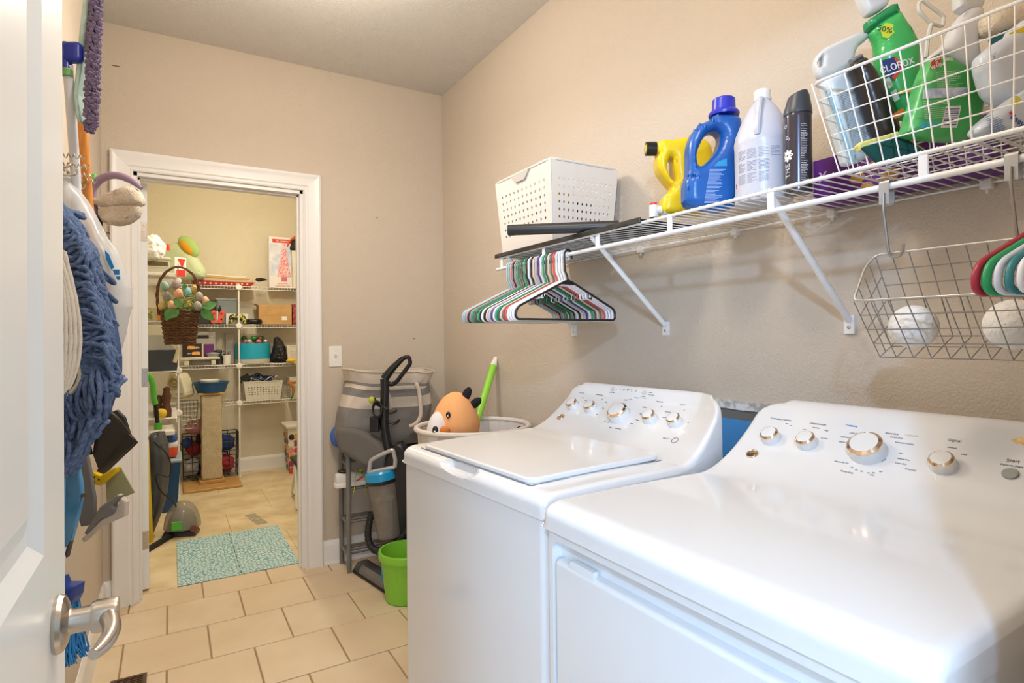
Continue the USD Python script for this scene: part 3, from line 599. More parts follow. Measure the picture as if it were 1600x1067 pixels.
# plastic laundry basket on the board
t = thing('laundry_basket', 'off-white perforated laundry basket on the black board at the left end of the shelf', 'laundry basket', (0, 0, 0))
sweep_basket(1.40, 1.655, -1.63, -1.285, 1.5585, 1.839, 0.020, 14, 13, 11, t, basket_plastic, 0.40)
part(t, 'handle', hull([(x, y, z) for x in (1.374, 1.378) for y, z in ((-1.52, 1.837), (-1.39, 1.837), (-1.485, 1.806), (-1.425, 1.806))]), mat('cutout_shade_grey', '#b9b4ab', .4))  # flat grey plate drawn for the shade in the hand-hold cutout
single('folded_towel', 'yellow folded cloth inside the off-white laundry basket', 'cloth', J(rbox(1.42, 1.54, -1.58, -1.36, 1.5625, 1.76, .03, 2)), mat('yellow_cloth', '#e0b53a', .9, col2='#c2912a', scale=30))
single('folded_towel', 'black folded cloth inside the off-white laundry basket', 'cloth', J(rbox(1.545, 1.63, -1.58, -1.34, 1.5625, 1.74, .03, 2)), mat('black_cloth', '#25232a', .9, col2='#3b3840', scale=30))
single('cardboard_tube', 'dark grey hollow tube lying on the shelf in front of the laundry basket', 'tube', (lambda a, b: J(tube([a, b], .017, 20, caps=False), tube([b, a], .0145, 20, caps=False), xf(lathe([(.0145, 0), (.017, 0)], 20, False), plane(a, (0, 1, 0), (0, 0, 1)))))(np.array((1.3525, -1.36, 1.5945)) + (0.03, 0.0, -0.022), np.array((1.372, -1.90, 1.5745))), black_matt) if False else None
a, b = np.array((1.210, -1.650, 1.5800)), np.array((1.47, -1.885, 1.577))
single('black_tube', 'black hollow plastic tube lying on the shelf in front of the laundry basket', 'tube', J(tube([a, b], .0175, 20, caps=False), tube([b, a], .0145, 20, caps=False), *[tube([q - (b - a) * .0001, q + (b - a) * .0001], np.array([.0175, .0145]), 20, caps=False) for q in (a, b)]), mat('black_tube', '#2a2825', .4))

# yellow detergent jug with a tap, lying on its back
yel = mat('yellow_plastic', '#f0cd1c', .32)
t = thing('detergent_jug', 'yellow detergent jug lying on its side with a black spout cap and white tap', 'detergent jug', m4=FC((1.5850, -2.0265, 1.5923)))
body = rp([(-0.0690, 0.2224), (-0.0115, 0.2224), (0.0077, 0.2301), (0.0729, 0.2262), (0.0959, 0.1879), (0.0959, 0.0153), (0.0729, -0.0000), (-0.0498, -0.0000), (-0.0614, 0.0153), (-0.0537, 0.0575), (-0.0230, 0.0767), (-0.0460, 0.1016), (-0.0690, 0.1342), (-0.0729, 0.1687), (-0.0652, 0.1821), (-0.0690, 0.1841)], .004)
hole = rp([(-0.0345, 0.1725), (-0.0230, 0.1687), (-0.0249, 0.1457), (-0.0173, 0.0997), (-0.0268, 0.0997), (-0.0383, 0.1208), (-0.0441, 0.1457)], .004)
part(t, 'body', inflate(holed(body, hole), .085, .022, 5, .007, 6), yel, 60)
cx, cy = [(-0.0729, 0.2032)][0]
part(t, 'cap', tube([(cx + .004, cy, 0), (cx - .026, cy, 0)], .0205, 24), black); part(t, 'cap_ring', tube([(cx - .0262, cy, 0), (cx - .0275, cy, 0)], np.array([.013, .012]), 20), mat('cap_label', '#d8c23c', .5)); part(t, 'neck', tube([(cx + .03, cy, 0), (cx - .002, cy, 0)], .0185, 24), yel)
sp = [(-0.0422, 0.0173)][0]
tp = part(t, 'tap', J(tube([(sp[0] + .012, sp[1], .01), (sp[0] - .012, sp[1], .01)], .023, 20), tube([(sp[0] - .012, sp[1], .01), (sp[0] - .042, sp[1], .01)], .012, 16), tube([(sp[0] - .038, sp[1] - .022, .01), (sp[0] - .038, sp[1] + .014, .01)], .0135, 16)), white_plastic)
part(tp, 'button', tube([(sp[0] - .038, sp[1] + .014, .01), (sp[0] - .038, sp[1] + .021, .01)], .0105, 16), mat('red_plastic', '#d8433c', .4))
part(t, 'label', mv(extr(rrect(.030, .05, .006), .0008), (.058, .09, .0425)), mat('orange_label', '#d9542a', .5), False)

# blue detergent bottle
blu = mat('blue_plastic', '#1c5fae', .28, col2='#1a58a6', scale=5)
t = thing('detergent_bottle', 'blue detergent bottle with a loop handle and darker blue cap', 'detergent bottle', m4=FC((1.4900, -2.2084, 1.5582)))
body = rp([(-0.0625, 0.0051), (-0.0625, 0.0794), (-0.0524, 0.0946), (-0.0524, 0.1741), (-0.0406, 0.2079), (-0.0203, 0.2298), (0.0135, 0.2417), (0.0135, 0.2535), (0.0811, 0.2535), (0.0913, 0.2248), (0.0913, -0.0000)], .008)
hole = rp([(-0.0068, 0.2028), (0.0203, 0.2146), (0.0355, 0.1977), (0.0237, 0.1572), (-0.0135, 0.1200), (-0.0287, 0.1200), (-0.0304, 0.1572)], .006)
part(t, 'body', inflate(holed(body, hole), .082, .028, 5, .006, 6), blu, 60)
cx, cy = [(0.0490, 0.2552)][0]
part(t, 'cap', xf(lathe([(0, 0), (.0385, 0), (.0395, .006), (.036, .012), (.030, .015), (.029, .043), (.026, .046), (0, .046)], 32), plane((cx, cy, 0), (1, 0, 0), (0, 0, -1))), mat('royal_blue_plastic', '#2a34b4', .3))
part(t, 'label_print', J(*[mv(box(0, L, 0, .0013, 0, .0006), (-.004 - .0006 * (26 - i), .018 + .0034 * i, .0408)) for i, L in enumerate(np.random.RandomState(3).uniform(.022, .046, 26))]), mat('pale_blue_print', '#9db9e6', .6), False)
part(t, 'label', mv(extr(Polygon([(0, 0), (.034, 0), (.034, .02), (.012, .012)]), .0006), (.006, .112, .041)), mat('cyan_label', '#2f97c9', .5), False)

# white half-gallon jug
t = thing('bleach_jug', 'white round plastic jug with small printed label, between the blue bottle and the dark can', 'jug', (1.505, -2.368, 1.5495), rz=205)
wj = mat('white_jug_plastic', '#c6c7d1', .3)
R = .0655
part(t, 'body', lathe([(0, 0.002), (R * .86, 0), (R * .97, .004), (R, .012), (R, .022), (R * .985, .03), (R * .985, .135), (R, .142), (R, .150), (R * .94, .168), (R * .72, .205), (R * .50, .232), (R * .30, .247), (R * .28, .262), (0, .262)], 48), wj, 40)
part(t, 'handle', tube(curve([(R * .92, 0, .155), (R * .95, 0, .17), (R * .70, 0, .213), (R * .42, 0, .246), (R * .22, 0, .250)], 20), .0085, 10), wj)
part(t, 'cap', lathe([(0, .250), (.019, .250), (.0205, .252), (.0205, .2555), (.0195, .256), (.0195, .272), (.0175, .276), (0, .276)], 32), white_plastic)
lm = []
for col, a0 in enumerate((-.62, -.20, .22, .62)):
    for row, (z, n) in enumerate(((.112, 7), (.083, 8), (.055, 7))):
        if col == 3 and row: continue
        lm.append(wrap(print_lines(.023, .024, n, .0011, .0004, col * 7 + row), R * .986, a0, z))
part(t, 'label_print', J(*lm), mat('blue_grey_print', '#8d93a8', .6), False)
part(t, 'label_print', wrap(text('5', .010, .0004, True), R * .986, -1.0, .045), mat('red_print', '#d2403a', .6), False)

# dark aerosol can
t = thing('aerosol_can', 'dark grey aerosol can with a slanted black cap, beside the white jug', 'spray can', (1.475, -2.478, 1.5495), rz=205)
R = .0285
can = mat('graphite_can', '#4a4750', .22, .55)
part(t, 'body', lathe([(0, 0), (R * .94, 0), (R, .003), (R * .985, .006), (R * .985, .166), (R, .170), (R * .93, .178), (0, .180)], 40), can)
cp = lathe([(0, .174), (R * 1.02, .174), (R * 1.03, .182), (R * .86, .206), (R * .72, .219), (0, .219)], 40); v = cp[0]; s = v[:, 2] > .205; v[s, 2] += (v[s, 1] * .35)
part(t, 'cap', (v, cp[1]), mat('charcoal_plastic', '#3b3e44', .4))
part(t, 'label_print', J(wrap(print_lines(.016, .125, 34, .0012, .0004, 4, .7), R * .986, .62, .085), *[wrap(extr(Point(x, y).buffer(r).difference(Point(x, y).buffer(r * .6)), .0004), R * .986, -.75, .1) for x, y, r in ((0, .022, .004), (.005, .018, .0028), (-.004, .048, .004))]), mat('light_print', '#c5c2c8', .5), False)
part(t, 'lettering', wrap(xf(text('THE', .012, .0004, True), mtx((0, 0, 0), rz=90)), R * .986, -.75, .048), mat('light_print', '#c5c2c8', .5), False)
fl = [affinity.rotate(affinity.translate(affinity.scale(Point(0, 0).buffer(.006), 1, .55), .008, 0), a, origin=(0, 0)) for a in range(0, 360, 45)]
part(t, 'flower_print', J(*[wrap(extr(p, .0004), R * .986, -.72, .082) for p in fl]), white_plastic, False)

# purple carton behind
t = thing('purple_carton', 'purple carton standing on the shelf behind the wire basket', 'carton', (0, 0, 0))
part(t, 'box', bevelbox(1.615, 1.695, -2.78, -2.425, 1.550, 1.655, .001), mat('purple_card', '#6d2a86', .45, col2='#5c1f74', scale=8))
part(t, 'end_panel', box(1.6185, 1.6915, -2.4252, -2.4242, 1.553, 1.652), mat('purple_end', '#7c3a96', .45), False)
part(t, 'lettering', xf(text('X', .022, .0006, True), plane((1.6145, -2.45, 1.612), (0, -1, 0), (0, 0, 1))), mat('lilac_print', '#d9b9e3', .6), False)
part(t, 'picture_print', J(*[mv(sphere((0, 0, 0), r, 1, (.05, 1, .7)), (1.6148, y, z)) for y, z, r in ((-2.53, 1.59, .018), (-2.57, 1.61, .016), (-2.60, 1.58, .02), (-2.55, 1.567, .014))]), mat('golden_print', '#c08a3a', .6), False)

# white wire basket on the shelf
def wire_basket(path, xs, ys, tops, bots, nx, ny, nz, r, matl, rim_r=None):
    """xs: rim x0, x1, base x0, x1; ys the same; grid of wires on four sides and the bottom"""
    X0, X1, x0, x1 = xs; Y0, Y1, y0, y1 = ys; zt, zb = tops, bots; ws = []
    P = lambda u, w, v: np.array(((x0 + (x1 - x0) * u) * (1 - v) + (X0 + (X1 - X0) * u) * v, (y0 + (y1 - y0) * w) * (1 - v) + (Y0 + (Y1 - Y0) * w) * v, zb + (zt - zb) * v))
    for i in range(nx + 1):
        u = i / nx; ws.append(tube([P(u, 0, 1), P(u, 0, 0), P(u, 1, 0), P(u, 1, 1)], r, 5))
    for i in range(ny + 1):
        w = i / ny; ws.append(tube([P(0, w, 1), P(0, w, 0), P(1, w, 0), P(1, w, 1)], r, 5))
    for k in range(0, nz):
        v = k / nz; ws.append(tube(round_path([P(0, 0, v), P(1, 0, v), P(1, 1, v), P(0, 1, v)], .012, 3, True), r, 5, True))
    part(path, 'wire_grid', J(*ws), matl, kind='stuff')
    part(path, 'rim', tube(round_path([P(0, 0, 1), P(1, 0, 1), P(1, 1, 1), P(0, 1, 1)], .025, 5, True), rim_r or r * 2, 8, True), matl)
t = thing('wire_basket', 'white coated wire basket full of cleaning bottles, standing on the shelf', 'wire basket')
wire_basket(t, (1.388, 1.605, 1.40, 1.595), (-2.99, -2.565, -2.965, -2.612), 1.742, 1.553, 5, 13, 5, .0014, shelf_white, .0032)

# bottles leaning in the wire basket
t = thing('spray_bottle', 'white translucent spray bottle with fine print, leaning at the left end of the wire basket', 'spray bottle', m4=FC((1.4950, -2.5929, 1.5807)))
part(t, 'body', inflate(rp([(-0.0717, 0.1831), (-0.0106, 0.2097), (0.0080, 0.1884), (0.0318, 0.1141), (0.0478, 0.0398), (0.0292, 0.0212), (-0.0265, -0.0013), (-0.0345, 0.0292), (-0.0504, 0.0889), (-0.0664, 0.1460)], .005), .046, .018, 5, .007, 5), mat('pale_blue_bottle', '#cfdbe2', .3), 60)
part(t, 'trigger_head', inflate(holed(rp([(-0.0876, 0.2203), (-0.0717, 0.2442), (-0.0265, 0.2654), (0.0053, 0.2787), (0.0372, 0.2787), (0.0186, 0.2601), (0.0000, 0.2468), (-0.0080, 0.2097), (-0.0690, 0.1805), (-0.0823, 0.1911)], .004), rp([(-0.0809, 0.2150), (-0.0703, 0.2309), (-0.0717, 0.2097), (-0.0783, 0.2070)], .001)), .026, .010, 4, .006, 4), mat('milky_plastic', '#d3d3cf', .35), 60)
part(t, 'label_print', xf(print_lines(.062, .125, 40, .0011, .0004, 9, .8), mtx((-.0035, .098, .0235), rz=-72 + 90 - 1) if False else mtx((-.004, .094, .0236), rz=17)), mat('soft_grey_print', '#9aa6b2', .6), False)
part(t, 'label', mv(extr(rp([(-0.0690, 0.1460), (-0.0610, 0.1486), (-0.0159, 0.0053), (-0.0265, 0.0013)], .001), .0006), (0, 0, .0225)), mat('sky_label', '#9fd2e6', .5), False)
t = thing('peroxide_bottle', 'dark brown bottle with grey cap, leaning beside the green cleaner bottle', 'bottle', m4=FC((1.5050, -2.6504, 1.6185)))
part(t, 'body', inflate(rp([(-0.0729, 0.1585), (-0.0486, 0.1687), (-0.0383, 0.1534), (-0.0230, 0.1329), (0.0204, 0.0281), (0.0128, 0.0077), (-0.0153, -0.0000), (-0.0307, 0.0128), (-0.0665, 0.1278), (-0.0780, 0.1457)], .004), .050, .022, 5, .006, 5), mat('brown_bottle_plastic', '#2e2623', .25), 60)
part(t, 'cap', inflate(rp([(-0.0754, 0.1662), (-0.0537, 0.1764), (-0.0486, 0.1674), (-0.0703, 0.1559)], .001), .024, .010, 4, .004, 3), mat('grey_cap', '#77777b', .45), 60)
part(t, 'label', J(*[mv(extr(Polygon(q), .0012), (0, 0, .0245)) for q in ([(-0.0077, 0.0460), (0.0128, 0.0588), (0.0179, 0.0486), (-0.0026, 0.0358)],)]), mat('orange_band', '#e07a2c', .5), False)
part(t, 'label_print', J(*[mv(extr(Polygon(q), .0012), (0, 0, .0240)) for q in ([(-0.0204, 0.1150), (-0.0128, 0.1201), (-0.0051, 0.1022), (-0.0128, 0.0959)], [(-0.0102, 0.0895), (0.0000, 0.0959), (0.0077, 0.0767), (-0.0026, 0.0703)])]), mat('silver_print', '#b9c0b8', .5), False)
grn = mat('green_plastic', '#3fae57', .25, col2='#46b95f', scale=8)
t = thing('cleaner_bottle', 'bright green cleaner bottle with a white trigger top, leaning in the wire basket', 'cleaner bottle', m4=FC((1.5550, -2.6558, 1.6799)))
part(t, 'body', inflate(rp([(-0.0690, 0.1770), (-0.0130, 0.2109), (-0.0026, 0.1927), (0.0130, 0.1692), (0.0273, 0.1406), (0.0286, 0.1146), (0.0260, 0.0391), (0.0364, -0.0052), (-0.0078, -0.0130), (-0.0364, 0.0391), (-0.0573, 0.1093), (-0.0547, 0.1432)], .006), .055, .025, 5, .007, 5), grn, 60)
part(t, 'collar', inflate(rp([(-0.0755, 0.1901), (-0.0234, 0.2239), (-0.0104, 0.2083), (-0.0156, 0.1979), (-0.0651, 0.1718), (-0.0729, 0.1770)], .003), .048, .020, 4, .006, 4), mat('deep_green_plastic', '#1f8a52', .3), 60)
part(t, 'trigger_head', inflate(rp([(-0.0963, 0.2525), (-0.0469, 0.2603), (-0.0260, 0.2239), (-0.0703, 0.1979), (-0.0833, 0.2161)], .004), .034, .012, 4, .007, 4), mat('milky_plastic2', '#d8d7d4', .35), 60)
part(t, 'lettering', xf(text('CLOROX', .0125, .0006, True), mtx([(-0.0312, 0.0885)][0] + (.0285,), rz=17)), white_plastic, False)
part(t, 'label', J(mv(extr(rp([(-0.0599, 0.0989), (-0.0338, 0.1067), (-0.0182, 0.0859), (-0.0364, 0.0599), (-0.0547, 0.0729)], .001), .0006), (0, 0, .0272))), mat('navy_label', '#2a3a7a', .5), False)
part(t, 'label', J(mv(extr(Polygon([(-0.0338, 0.1067), (-0.0156, 0.0872), (-0.0364, 0.0599), (-0.0417, 0.0651), (-0.0234, 0.0859), (-0.0364, 0.1015)]), .0006), (0, 0, .0276))), mat('red_label', '#d9482f', .5), False)
part(t, 'label', mv(extr(Polygon([(-0.0286, 0.0391), (0.0000, 0.0443), (0.0013, 0.0364), (-0.0273, 0.0312)]), .0006), (0, 0, .0273)), mat('yellow_label', '#e6d23a', .5), False)
part(t, 'label', mv(extr(rp([(-0.0625, 0.1614), (-0.0521, 0.1744), (-0.0364, 0.1718), (-0.0338, 0.1562), (-0.0469, 0.1432), (-0.0573, 0.1458)], .003), .0006), (0, 0, .0268)), mat('lime_label', '#dbe23c', .5), False)
part(t, 'lettering', xf(text('50%', .010, .0006, True), mtx([(-0.0534, 0.1614)][0] + (.0276,), rz=-14)), mat('dark_green_print', '#2b5c3c', .6), False)
t = thing('stain_remover_bottle', 'green-labelled laundry stain remover bottle with a clear shoulder and trigger, right of the sponge', 'spray bottle', m4=FC((1.4750, -2.7458, 1.5868)))
part(t, 'body', inflate(rp([(-0.0211, 0.1463), (0.0094, 0.1556), (0.0866, 0.1065), (0.0679, 0.0035), (0.0211, -0.0012), (-0.0632, 0.0082), (-0.0585, 0.0246)], .004), .046, .016, 5, .006, 5), mat('green_shrink_label', '#56b865', .3, col2='#4aac59', scale=10), 60)
part(t, 'shoulder', inflate(rp([(-0.0187, 0.1439), (-0.0117, 0.1556), (0.0187, 0.1767), (0.0328, 0.2118), (0.0585, 0.2422), (0.0866, 0.2399), (0.0796, 0.2118), (0.0726, 0.1861), (0.0796, 0.1416), (0.0866, 0.1065), (0.0445, 0.1276), (0.0094, 0.1533)], .004), .040, .016, 5, .006, 5), mat('cloudy_plastic', '#d3d5da', .3), 60)
part(t, 'trigger_head', inflate(rp([(0.0374, 0.2844), (0.0866, 0.2890), (0.0866, 0.2493), (0.0796, 0.2352), (0.0515, 0.2352), (0.0410, 0.2422)], .003), .030, .010, 4, .006, 4), mat('milky_plastic3', '#cfd0d3', .35), 60)
part(t, 'label', mv(extr(Polygon([(-0.0211, 0.1416), (-0.0035, 0.1463), (-0.0082, 0.1252), (-0.0257, 0.1217)]), .0006), (0, 0, .0228)), mat('brick_red_label', '#c8433c', .5), False)
part(t, 'lettering', J(*[xf(text(s, .0058, .0006, True), mtx([(-0.0140, 0.1357)][0] + (.0235,), rz=16) @ mtx((dx, dy, 0))) for s, dx, dy in (('SPRAY', .0005, .0045), ('n', 0, -.0025), ('WASH', -.001, -.0085))]), white_plastic, False)
part(t, 'lettering', xf(text('MAX', .005, .0006, True), mtx([(0.0082, 0.1393)][0] + (.0232,), rz=4)), white_plastic, False)
part(t, 'label_print', J(xf(print_lines(.046, .030, 9, .0011, .0005, 21, .7), mtx([(0.0094, 0.1041)][0] + (.0232,), rz=4)), xf(print_lines(.052, .034, 10, .0011, .0005, 22, .7), mtx([(-0.0117, 0.0503)][0] + (.0232,), rz=4))), mat('pale_green_print', '#bfe6c2', .6), False)
part(t, 'label', mv(extr(Polygon([(-0.0363, 0.0866), (0.0410, 0.0889), (0.0374, 0.0726), (-0.0398, 0.0690)]), .0006), (0, 0, .0232)), mat('white_label', '#dfe3ea', .5, col2='#9fb0d0', scale=60), False)
bc = [(1461 + i * 2.5, w) for i, w in enumerate((1.2, .6, 1.5, .7, .7, 1.3, .6, 1.2))]
part(t, 'label', mv(extr(Polygon([(0.0023, 0.0550), (0.0293, 0.0562), (0.0211, 0.0164), (-0.0082, 0.0164)]), .0006), (0, 0, .0232)), white_plastic, False, label='white barcode label')
part(t, 'barcode_print', J(*[mv(xf(box(-.012, .012, -w * .0006, w * .0006, 0, .0005), mtx((0, 0, 0), rz=2)), ([(0.0105, 0.0363)][0][0] + (y - 1470) * .00035, [(0.0105, 0.0363)][0][1] + (y - 1470) * .0016, .0239)) for y, w in bc]), mat('indigo_print', '#4a4f86', .6), False)
part(t, 'label', mv(extr(rp([(-0.0433, 0.0269), (-0.0094, 0.0281), (-0.0140, 0.0176), (-0.0468, 0.0164)], .002), .0006), (0, 0, .0232)), mat('teal_label', '#3bb3b0', .5), False)
single('trigger_loop', 'loose white plastic trigger loop sticking up behind the green-labelled bottle', 'plastic loop', J(tube(round_path([q + (0,) for q in [(-0.0127, 0.1090), (-0.0038, 0.1128), (0.0368, 0.0811), (0.0342, 0.0608), (0.0114, 0.0672), (-0.0127, 0.0913)]], .006, 4, True), .0035, 8, True), tube([q + (0,) for q in [(0.0114, 0.0672), (0.0038, 0.0380), (0.0000, -0.0000)]], .0042, 8)), mat('milky_plastic4', '#e9e9ea', .3), m4=FC((1.5600, -2.6954, 1.7820)))
# sponge
t = thing('sponge', 'yellow kitchen sponge with dark green scouring side lying in the wire basket', 'sponge', m4=FC((1.4320, -2.6823, 1.5634)))
pts = rp([(-0.0543, 0.0205), (0.0205, 0.0410), (0.0736, 0.0048), (-0.0229, -0.0096)], .002)
part(t, 'scourer', mv(inflate(pts, .010, .003, 3, .006, 2), (0, 0, .010)), mat('scourer_green', '#155049', .95, bump=(400, .001)), 60)
part(t, 'foam', inflate(rp([(-0.0579, 0.0253), (-0.0519, 0.0326), (0.0181, 0.0519), (0.0784, 0.0121), (0.0760, 0.0036), (0.0205, 0.0374), (-0.0519, 0.0169)], .001), .016, .004, 3, .006, 2), mat('foam_yellow', '#e6dd82', .95, bump=(300, .001)), 60)
# right end of the wire basket
t = thing('softener_bottle', 'white bottle with yellow and teal label, right end of wire basket', 'bottle', m4=FC((1.5000, -2.8412, 1.6296)))
part(t, 'body', inflate(rp([(-0.0525, 0.0744), (-0.0350, 0.0897), (-0.0022, 0.1159), (0.0416, 0.1488), (0.0853, 0.1531), (0.0963, 0.0547), (0.0744, -0.0000), (-0.0022, -0.0109), (-0.0372, 0.0109)], .006), .050, .020, 5, .007, 5), mat('white_bottle', '#cdd3de', .3), 60)
part(t, 'label', mv(extr(rp([(-0.0208, 0.1028), (0.0438, 0.1313), (0.0438, 0.1050), (0.0088, 0.1072)], .001), .0008), (0, 0, .0245)), mat('bright_yellow_label', '#ecd531', .5), False)
part(t, 'label', mv(extr(rp([(-0.0503, 0.0941), (-0.0175, 0.1138), (-0.0263, 0.0963), (-0.0459, 0.0853)], .001), .0008), (0, 0, .0245)), mat('teal_dark_label', '#1d6f7e', .5), False)
t = thing('cleanser_bottle', 'white bottle with small star and blue print lying along the front of the wire basket', 'bottle', m4=FC((1.4480, -2.8564, 1.5665)))
part(t, 'body', inflate(rp([(-0.0525, -0.0094), (-0.0546, 0.0052), (-0.0262, 0.0283), (0.0105, 0.0556), (0.0735, 0.0892), (0.0945, 0.0262), (0.0735, -0.0010), (-0.0105, -0.0115)], .005), .044, .018, 5, .006, 5), mat('white_bottle2', '#c8d0dd', .3), 60)
part(t, 'lettering', xf(text('Easy', .0085, .0006, True), mtx([(0.0021, 0.0094)][0] + (.0222,), rz=-38)), mat('blue_lettering', '#34529a', .6), False)
st5 = Polygon([((.0042 if i % 2 == 0 else .0018) * math.sin(i * math.pi / 5), (.0042 if i % 2 == 0 else .0018) * math.cos(i * math.pi / 5)) for i in range(10)])
part(t, 'star_print', mv(extr(st5, .0006), [(-0.0084, 0.0210)][0] + (.0222,)), mat('red_print2', '#cf3d3d', .6), False)
part(t, 'label_print', xf(print_lines(.026, .040, 12, .0012, .0005, 31, .7), mtx([(-0.0315, 0.0021)][0] + (.0221,), rz=22)), mat('blue_print_b', '#6f8fc4', .6), False)
part(t, 'label', mv(extr(Point(0, 0).buffer(.008), .0006), [(0.0000, 0.0409)][0] + (.0216,)), mat('lemon_label', '#e3da5a', .5), False)
single('fleece_cloth', 'cream fleecy cloth bundled at the right end of the wire basket', 'cloth', inflate(rp([(-0.0515, 0.0343), (-0.0286, 0.0526), (0.0057, 0.0595), (0.0515, 0.0732), (0.0744, 0.0458), (0.0744, -0.0000), (-0.0057, 0.0092), (-0.0458, 0.0023)], .006), .06, .025, 5, .006, 3), mat('cream_fleece', '#e2d2bb', .95, bump=(180, .004)), m4=FC((1.5600, -2.8252, 1.7618)), smooth=60)
# ================================================================== HANGERS, HOOKS, LOWER WIRE BASKET
HM = {}
def hanger_mat(h):
    if h not in HM: HM[h] = mat('hanger_plastic_' + h[1:], h, .35)
    return HM[h]
def hanger(loc, rz, col, label, group=None, r=.0036, half=.205, twist=0.0):
    t = thing('clothes_hanger', label, 'clothes hanger', loc, rz, rx=twist, group=group)
    m = hanger_mat(col)
    s = round_path([(0, 0, -.092), (half, 0, -.186), (half + .004, 0, -.222), (-half - .004, 0, -.222), (-half, 0, -.186)], .022, 6, True)
    part(t, 'frame', J(tube(s, r, 7, True), tube([(-.024, 0, -.106), (.024, 0, -.106)], r * .8, 6)), m, 60)
    part(t, 'strap_notch', J(*[tube([(sg * .085, 0, -.132), (sg * .086, 0, -.150), (sg * .098, 0, -.153), (sg * .103, 0, -.141)], r * .6, 5) for sg in (-1, 1)]), m, 60)
    hk = [(0, 0, -.096), (-.004, 0, -.080), (-.0135, 0, -.062), (-.0145, 0, -.012)] + [(.0005 - .0150 * math.cos(a), 0, -.0105 + .0150 * math.sin(a)) for a in np.linspace(.2, math.pi, 9)] + [(.0155, 0, -.024)]
    part(t, 'web', xf(extr(Polygon([(0, -.090), (.030, -.108), (-.030, -.108)]), .0036), plane((0, .0018, 0), (1, 0, 0), (0, 0, 1))), m, False)
    part(t, 'hook', tube(hk, r * .9, 7), m, 60)
    return t
names = {'#2e5f52': 'dark green', '#8fd0c0': 'mint', '#3b3333': 'dark brown', '#b7c2d6': 'pale blue-grey', '#2f9e6a': 'green', '#1c1b1d': 'black', '#e9e9ec': 'white', '#e6c9b0': 'beige', '#5b3278': 'purple', '#e2564d': 'coral red', '#e79aa8': 'pink', '#75605a': 'taupe', '#9c9aa6': 'grey'}
seq = ['#b7c2d6', '#8fd0c0', '#e79aa8', '#3b3333', '#9c9aa6', '#2f9e6a', '#75605a', '#2e5f52', '#2f9e6a', '#1c1b1d', '#e9e9ec', '#1c1b1d', '#e6c9b0', '#b7c2d6', '#5b3278', '#e9e9ec', '#2f9e6a', '#2e5f52', '#e6c9b0', '#75605a', '#e2564d', '#e9e9ec', '#e9e9ec', '#e9e9ec', '#1c1b1d']
rng = random.Random(11); ORD = 'nearest second third fourth fifth sixth seventh eighth ninth tenth eleventh twelfth thirteenth fourteenth fifteenth sixteenth seventeenth eighteenth nineteenth twentieth'.split() + ['twenty-first', 'twenty-second', 'twenty-third', 'twenty-fourth', 'farthest']
N = len(seq)
for i, c in enumerate(seq):
    y = -1.362 - i * (.372 / (N - 1)); k = N - 1 - i; near = k < 4
    hanger((SX, y, RZ + .0100 + rng.uniform(-.0004, .0004)), 3 + rng.uniform(-.5, .5), c, '%s plastic hanger, %s from the near end of the crowded bunch under the shelf' % (names[c], ORD[k]) if k else '%s plastic hanger at the near end of the crowded bunch under the shelf' % names[c], 'plastic hangers under the left end of the shelf', r=.0042 if c == '#e9e9ec' else .0036)
for i, (c, n) in enumerate((('#a3243c', 'crimson'), ('#1d9a5f', 'bright green'), ('#cfd6e6', 'white'), ('#2e7f86', 'teal'), ('#e4e6f0', 'pure white'), ('#4a62a8', 'blue'))):
    hanger((SX + .004, -2.958 - .012 * i, RZ + .0105), -15 - (0 if i else 0), c, '%s plastic hanger at the right picture edge before the hanging wire basket' % n, 'plastic hangers at the right edge', r=.0056 if i < 2 else .005, half=.195)
# hooks over the rod and the basket they hold
gm = mat('grey_wire', '#98928a', .35, .6)
for i, y in enumerate((-2.705, -2.888)):
    t = thing('hanging_hook', 'grey metal over-rod hook, %s, holding the lower wire basket' % ('left one' if i == 0 else 'right one'), 'hook', (SX, y, RZ), group='hooks holding the lower wire basket')
    sp = [(-.0085, 0, -.030), (-.0085, 0, .004), (-.006, 0, .0085), (0, 0, .0105), (.006, 0, .0085), (.0085, 0, .004), (.0085, 0, -.030)]
    v = np.array(sp); F = []; V = np.vstack([v + (0, s * .0085, 0) for s in (-1, 1)]); o = v * (1.14, 1, 1.1) + (0, 0, .0002); V = np.vstack([V] + [o + (0, s * .0085, 0) for s in (-1, 1)]); n = len(sp)
    for j in range(n - 1):
        for a, b in ((0, n), (3 * n, 2 * n), (2 * n, 0), (n, 3 * n)): F += [(a + j, b + j, b + j + 1), (a + j, b + j + 1, a + j + 1)]
    part(t, 'clip', (V, np.array(F)), mat('clip_grey', '#a7a6a4', .4, .3), 30)
    part(t, 'wire_hook', tube(round_path([(-.011, 0, -.012), (-.012, 0, -.040), (-.004, -.004, -.118), (.0, -.006, -.128), (.0, -.020, -.129), (.0, -.026, -.118), (.0, -.026, -.108)], .01, 4), .0025, 8), gm)
t = thing('wire_basket', 'grey wire basket hanging by two hooks from the shelf rod', 'wire basket')
A, B_, C_, D_ = [np.array(q) for q in ((1.388, 1.381), (1.315, 1.295), (1.400, 1.193), (1.480, 1.231))]      # back rail, front rail, front bottom, back bottom (x, z)
BY0, BY1 = -2.935, -2.682
P3 = lambda q, y: (q[0], y, q[1])
ws = []
for y in np.linspace(BY1, BY0, 10): ws.append(tube([P3(A, y), P3(D_, y), P3(C_, y), P3(B_, y)], .0011, 5))
for k in range(1, 6): q = A + (D_ - A) * k / 5.5; ws.append(rod(P3(q, BY0), P3(q, BY1), .0011, 5))
for k in range(1, 5): q = B_ + (C_ - B_) * k / 4; ws.append(rod(P3(q, BY0), P3(q, BY1), .0011, 5))
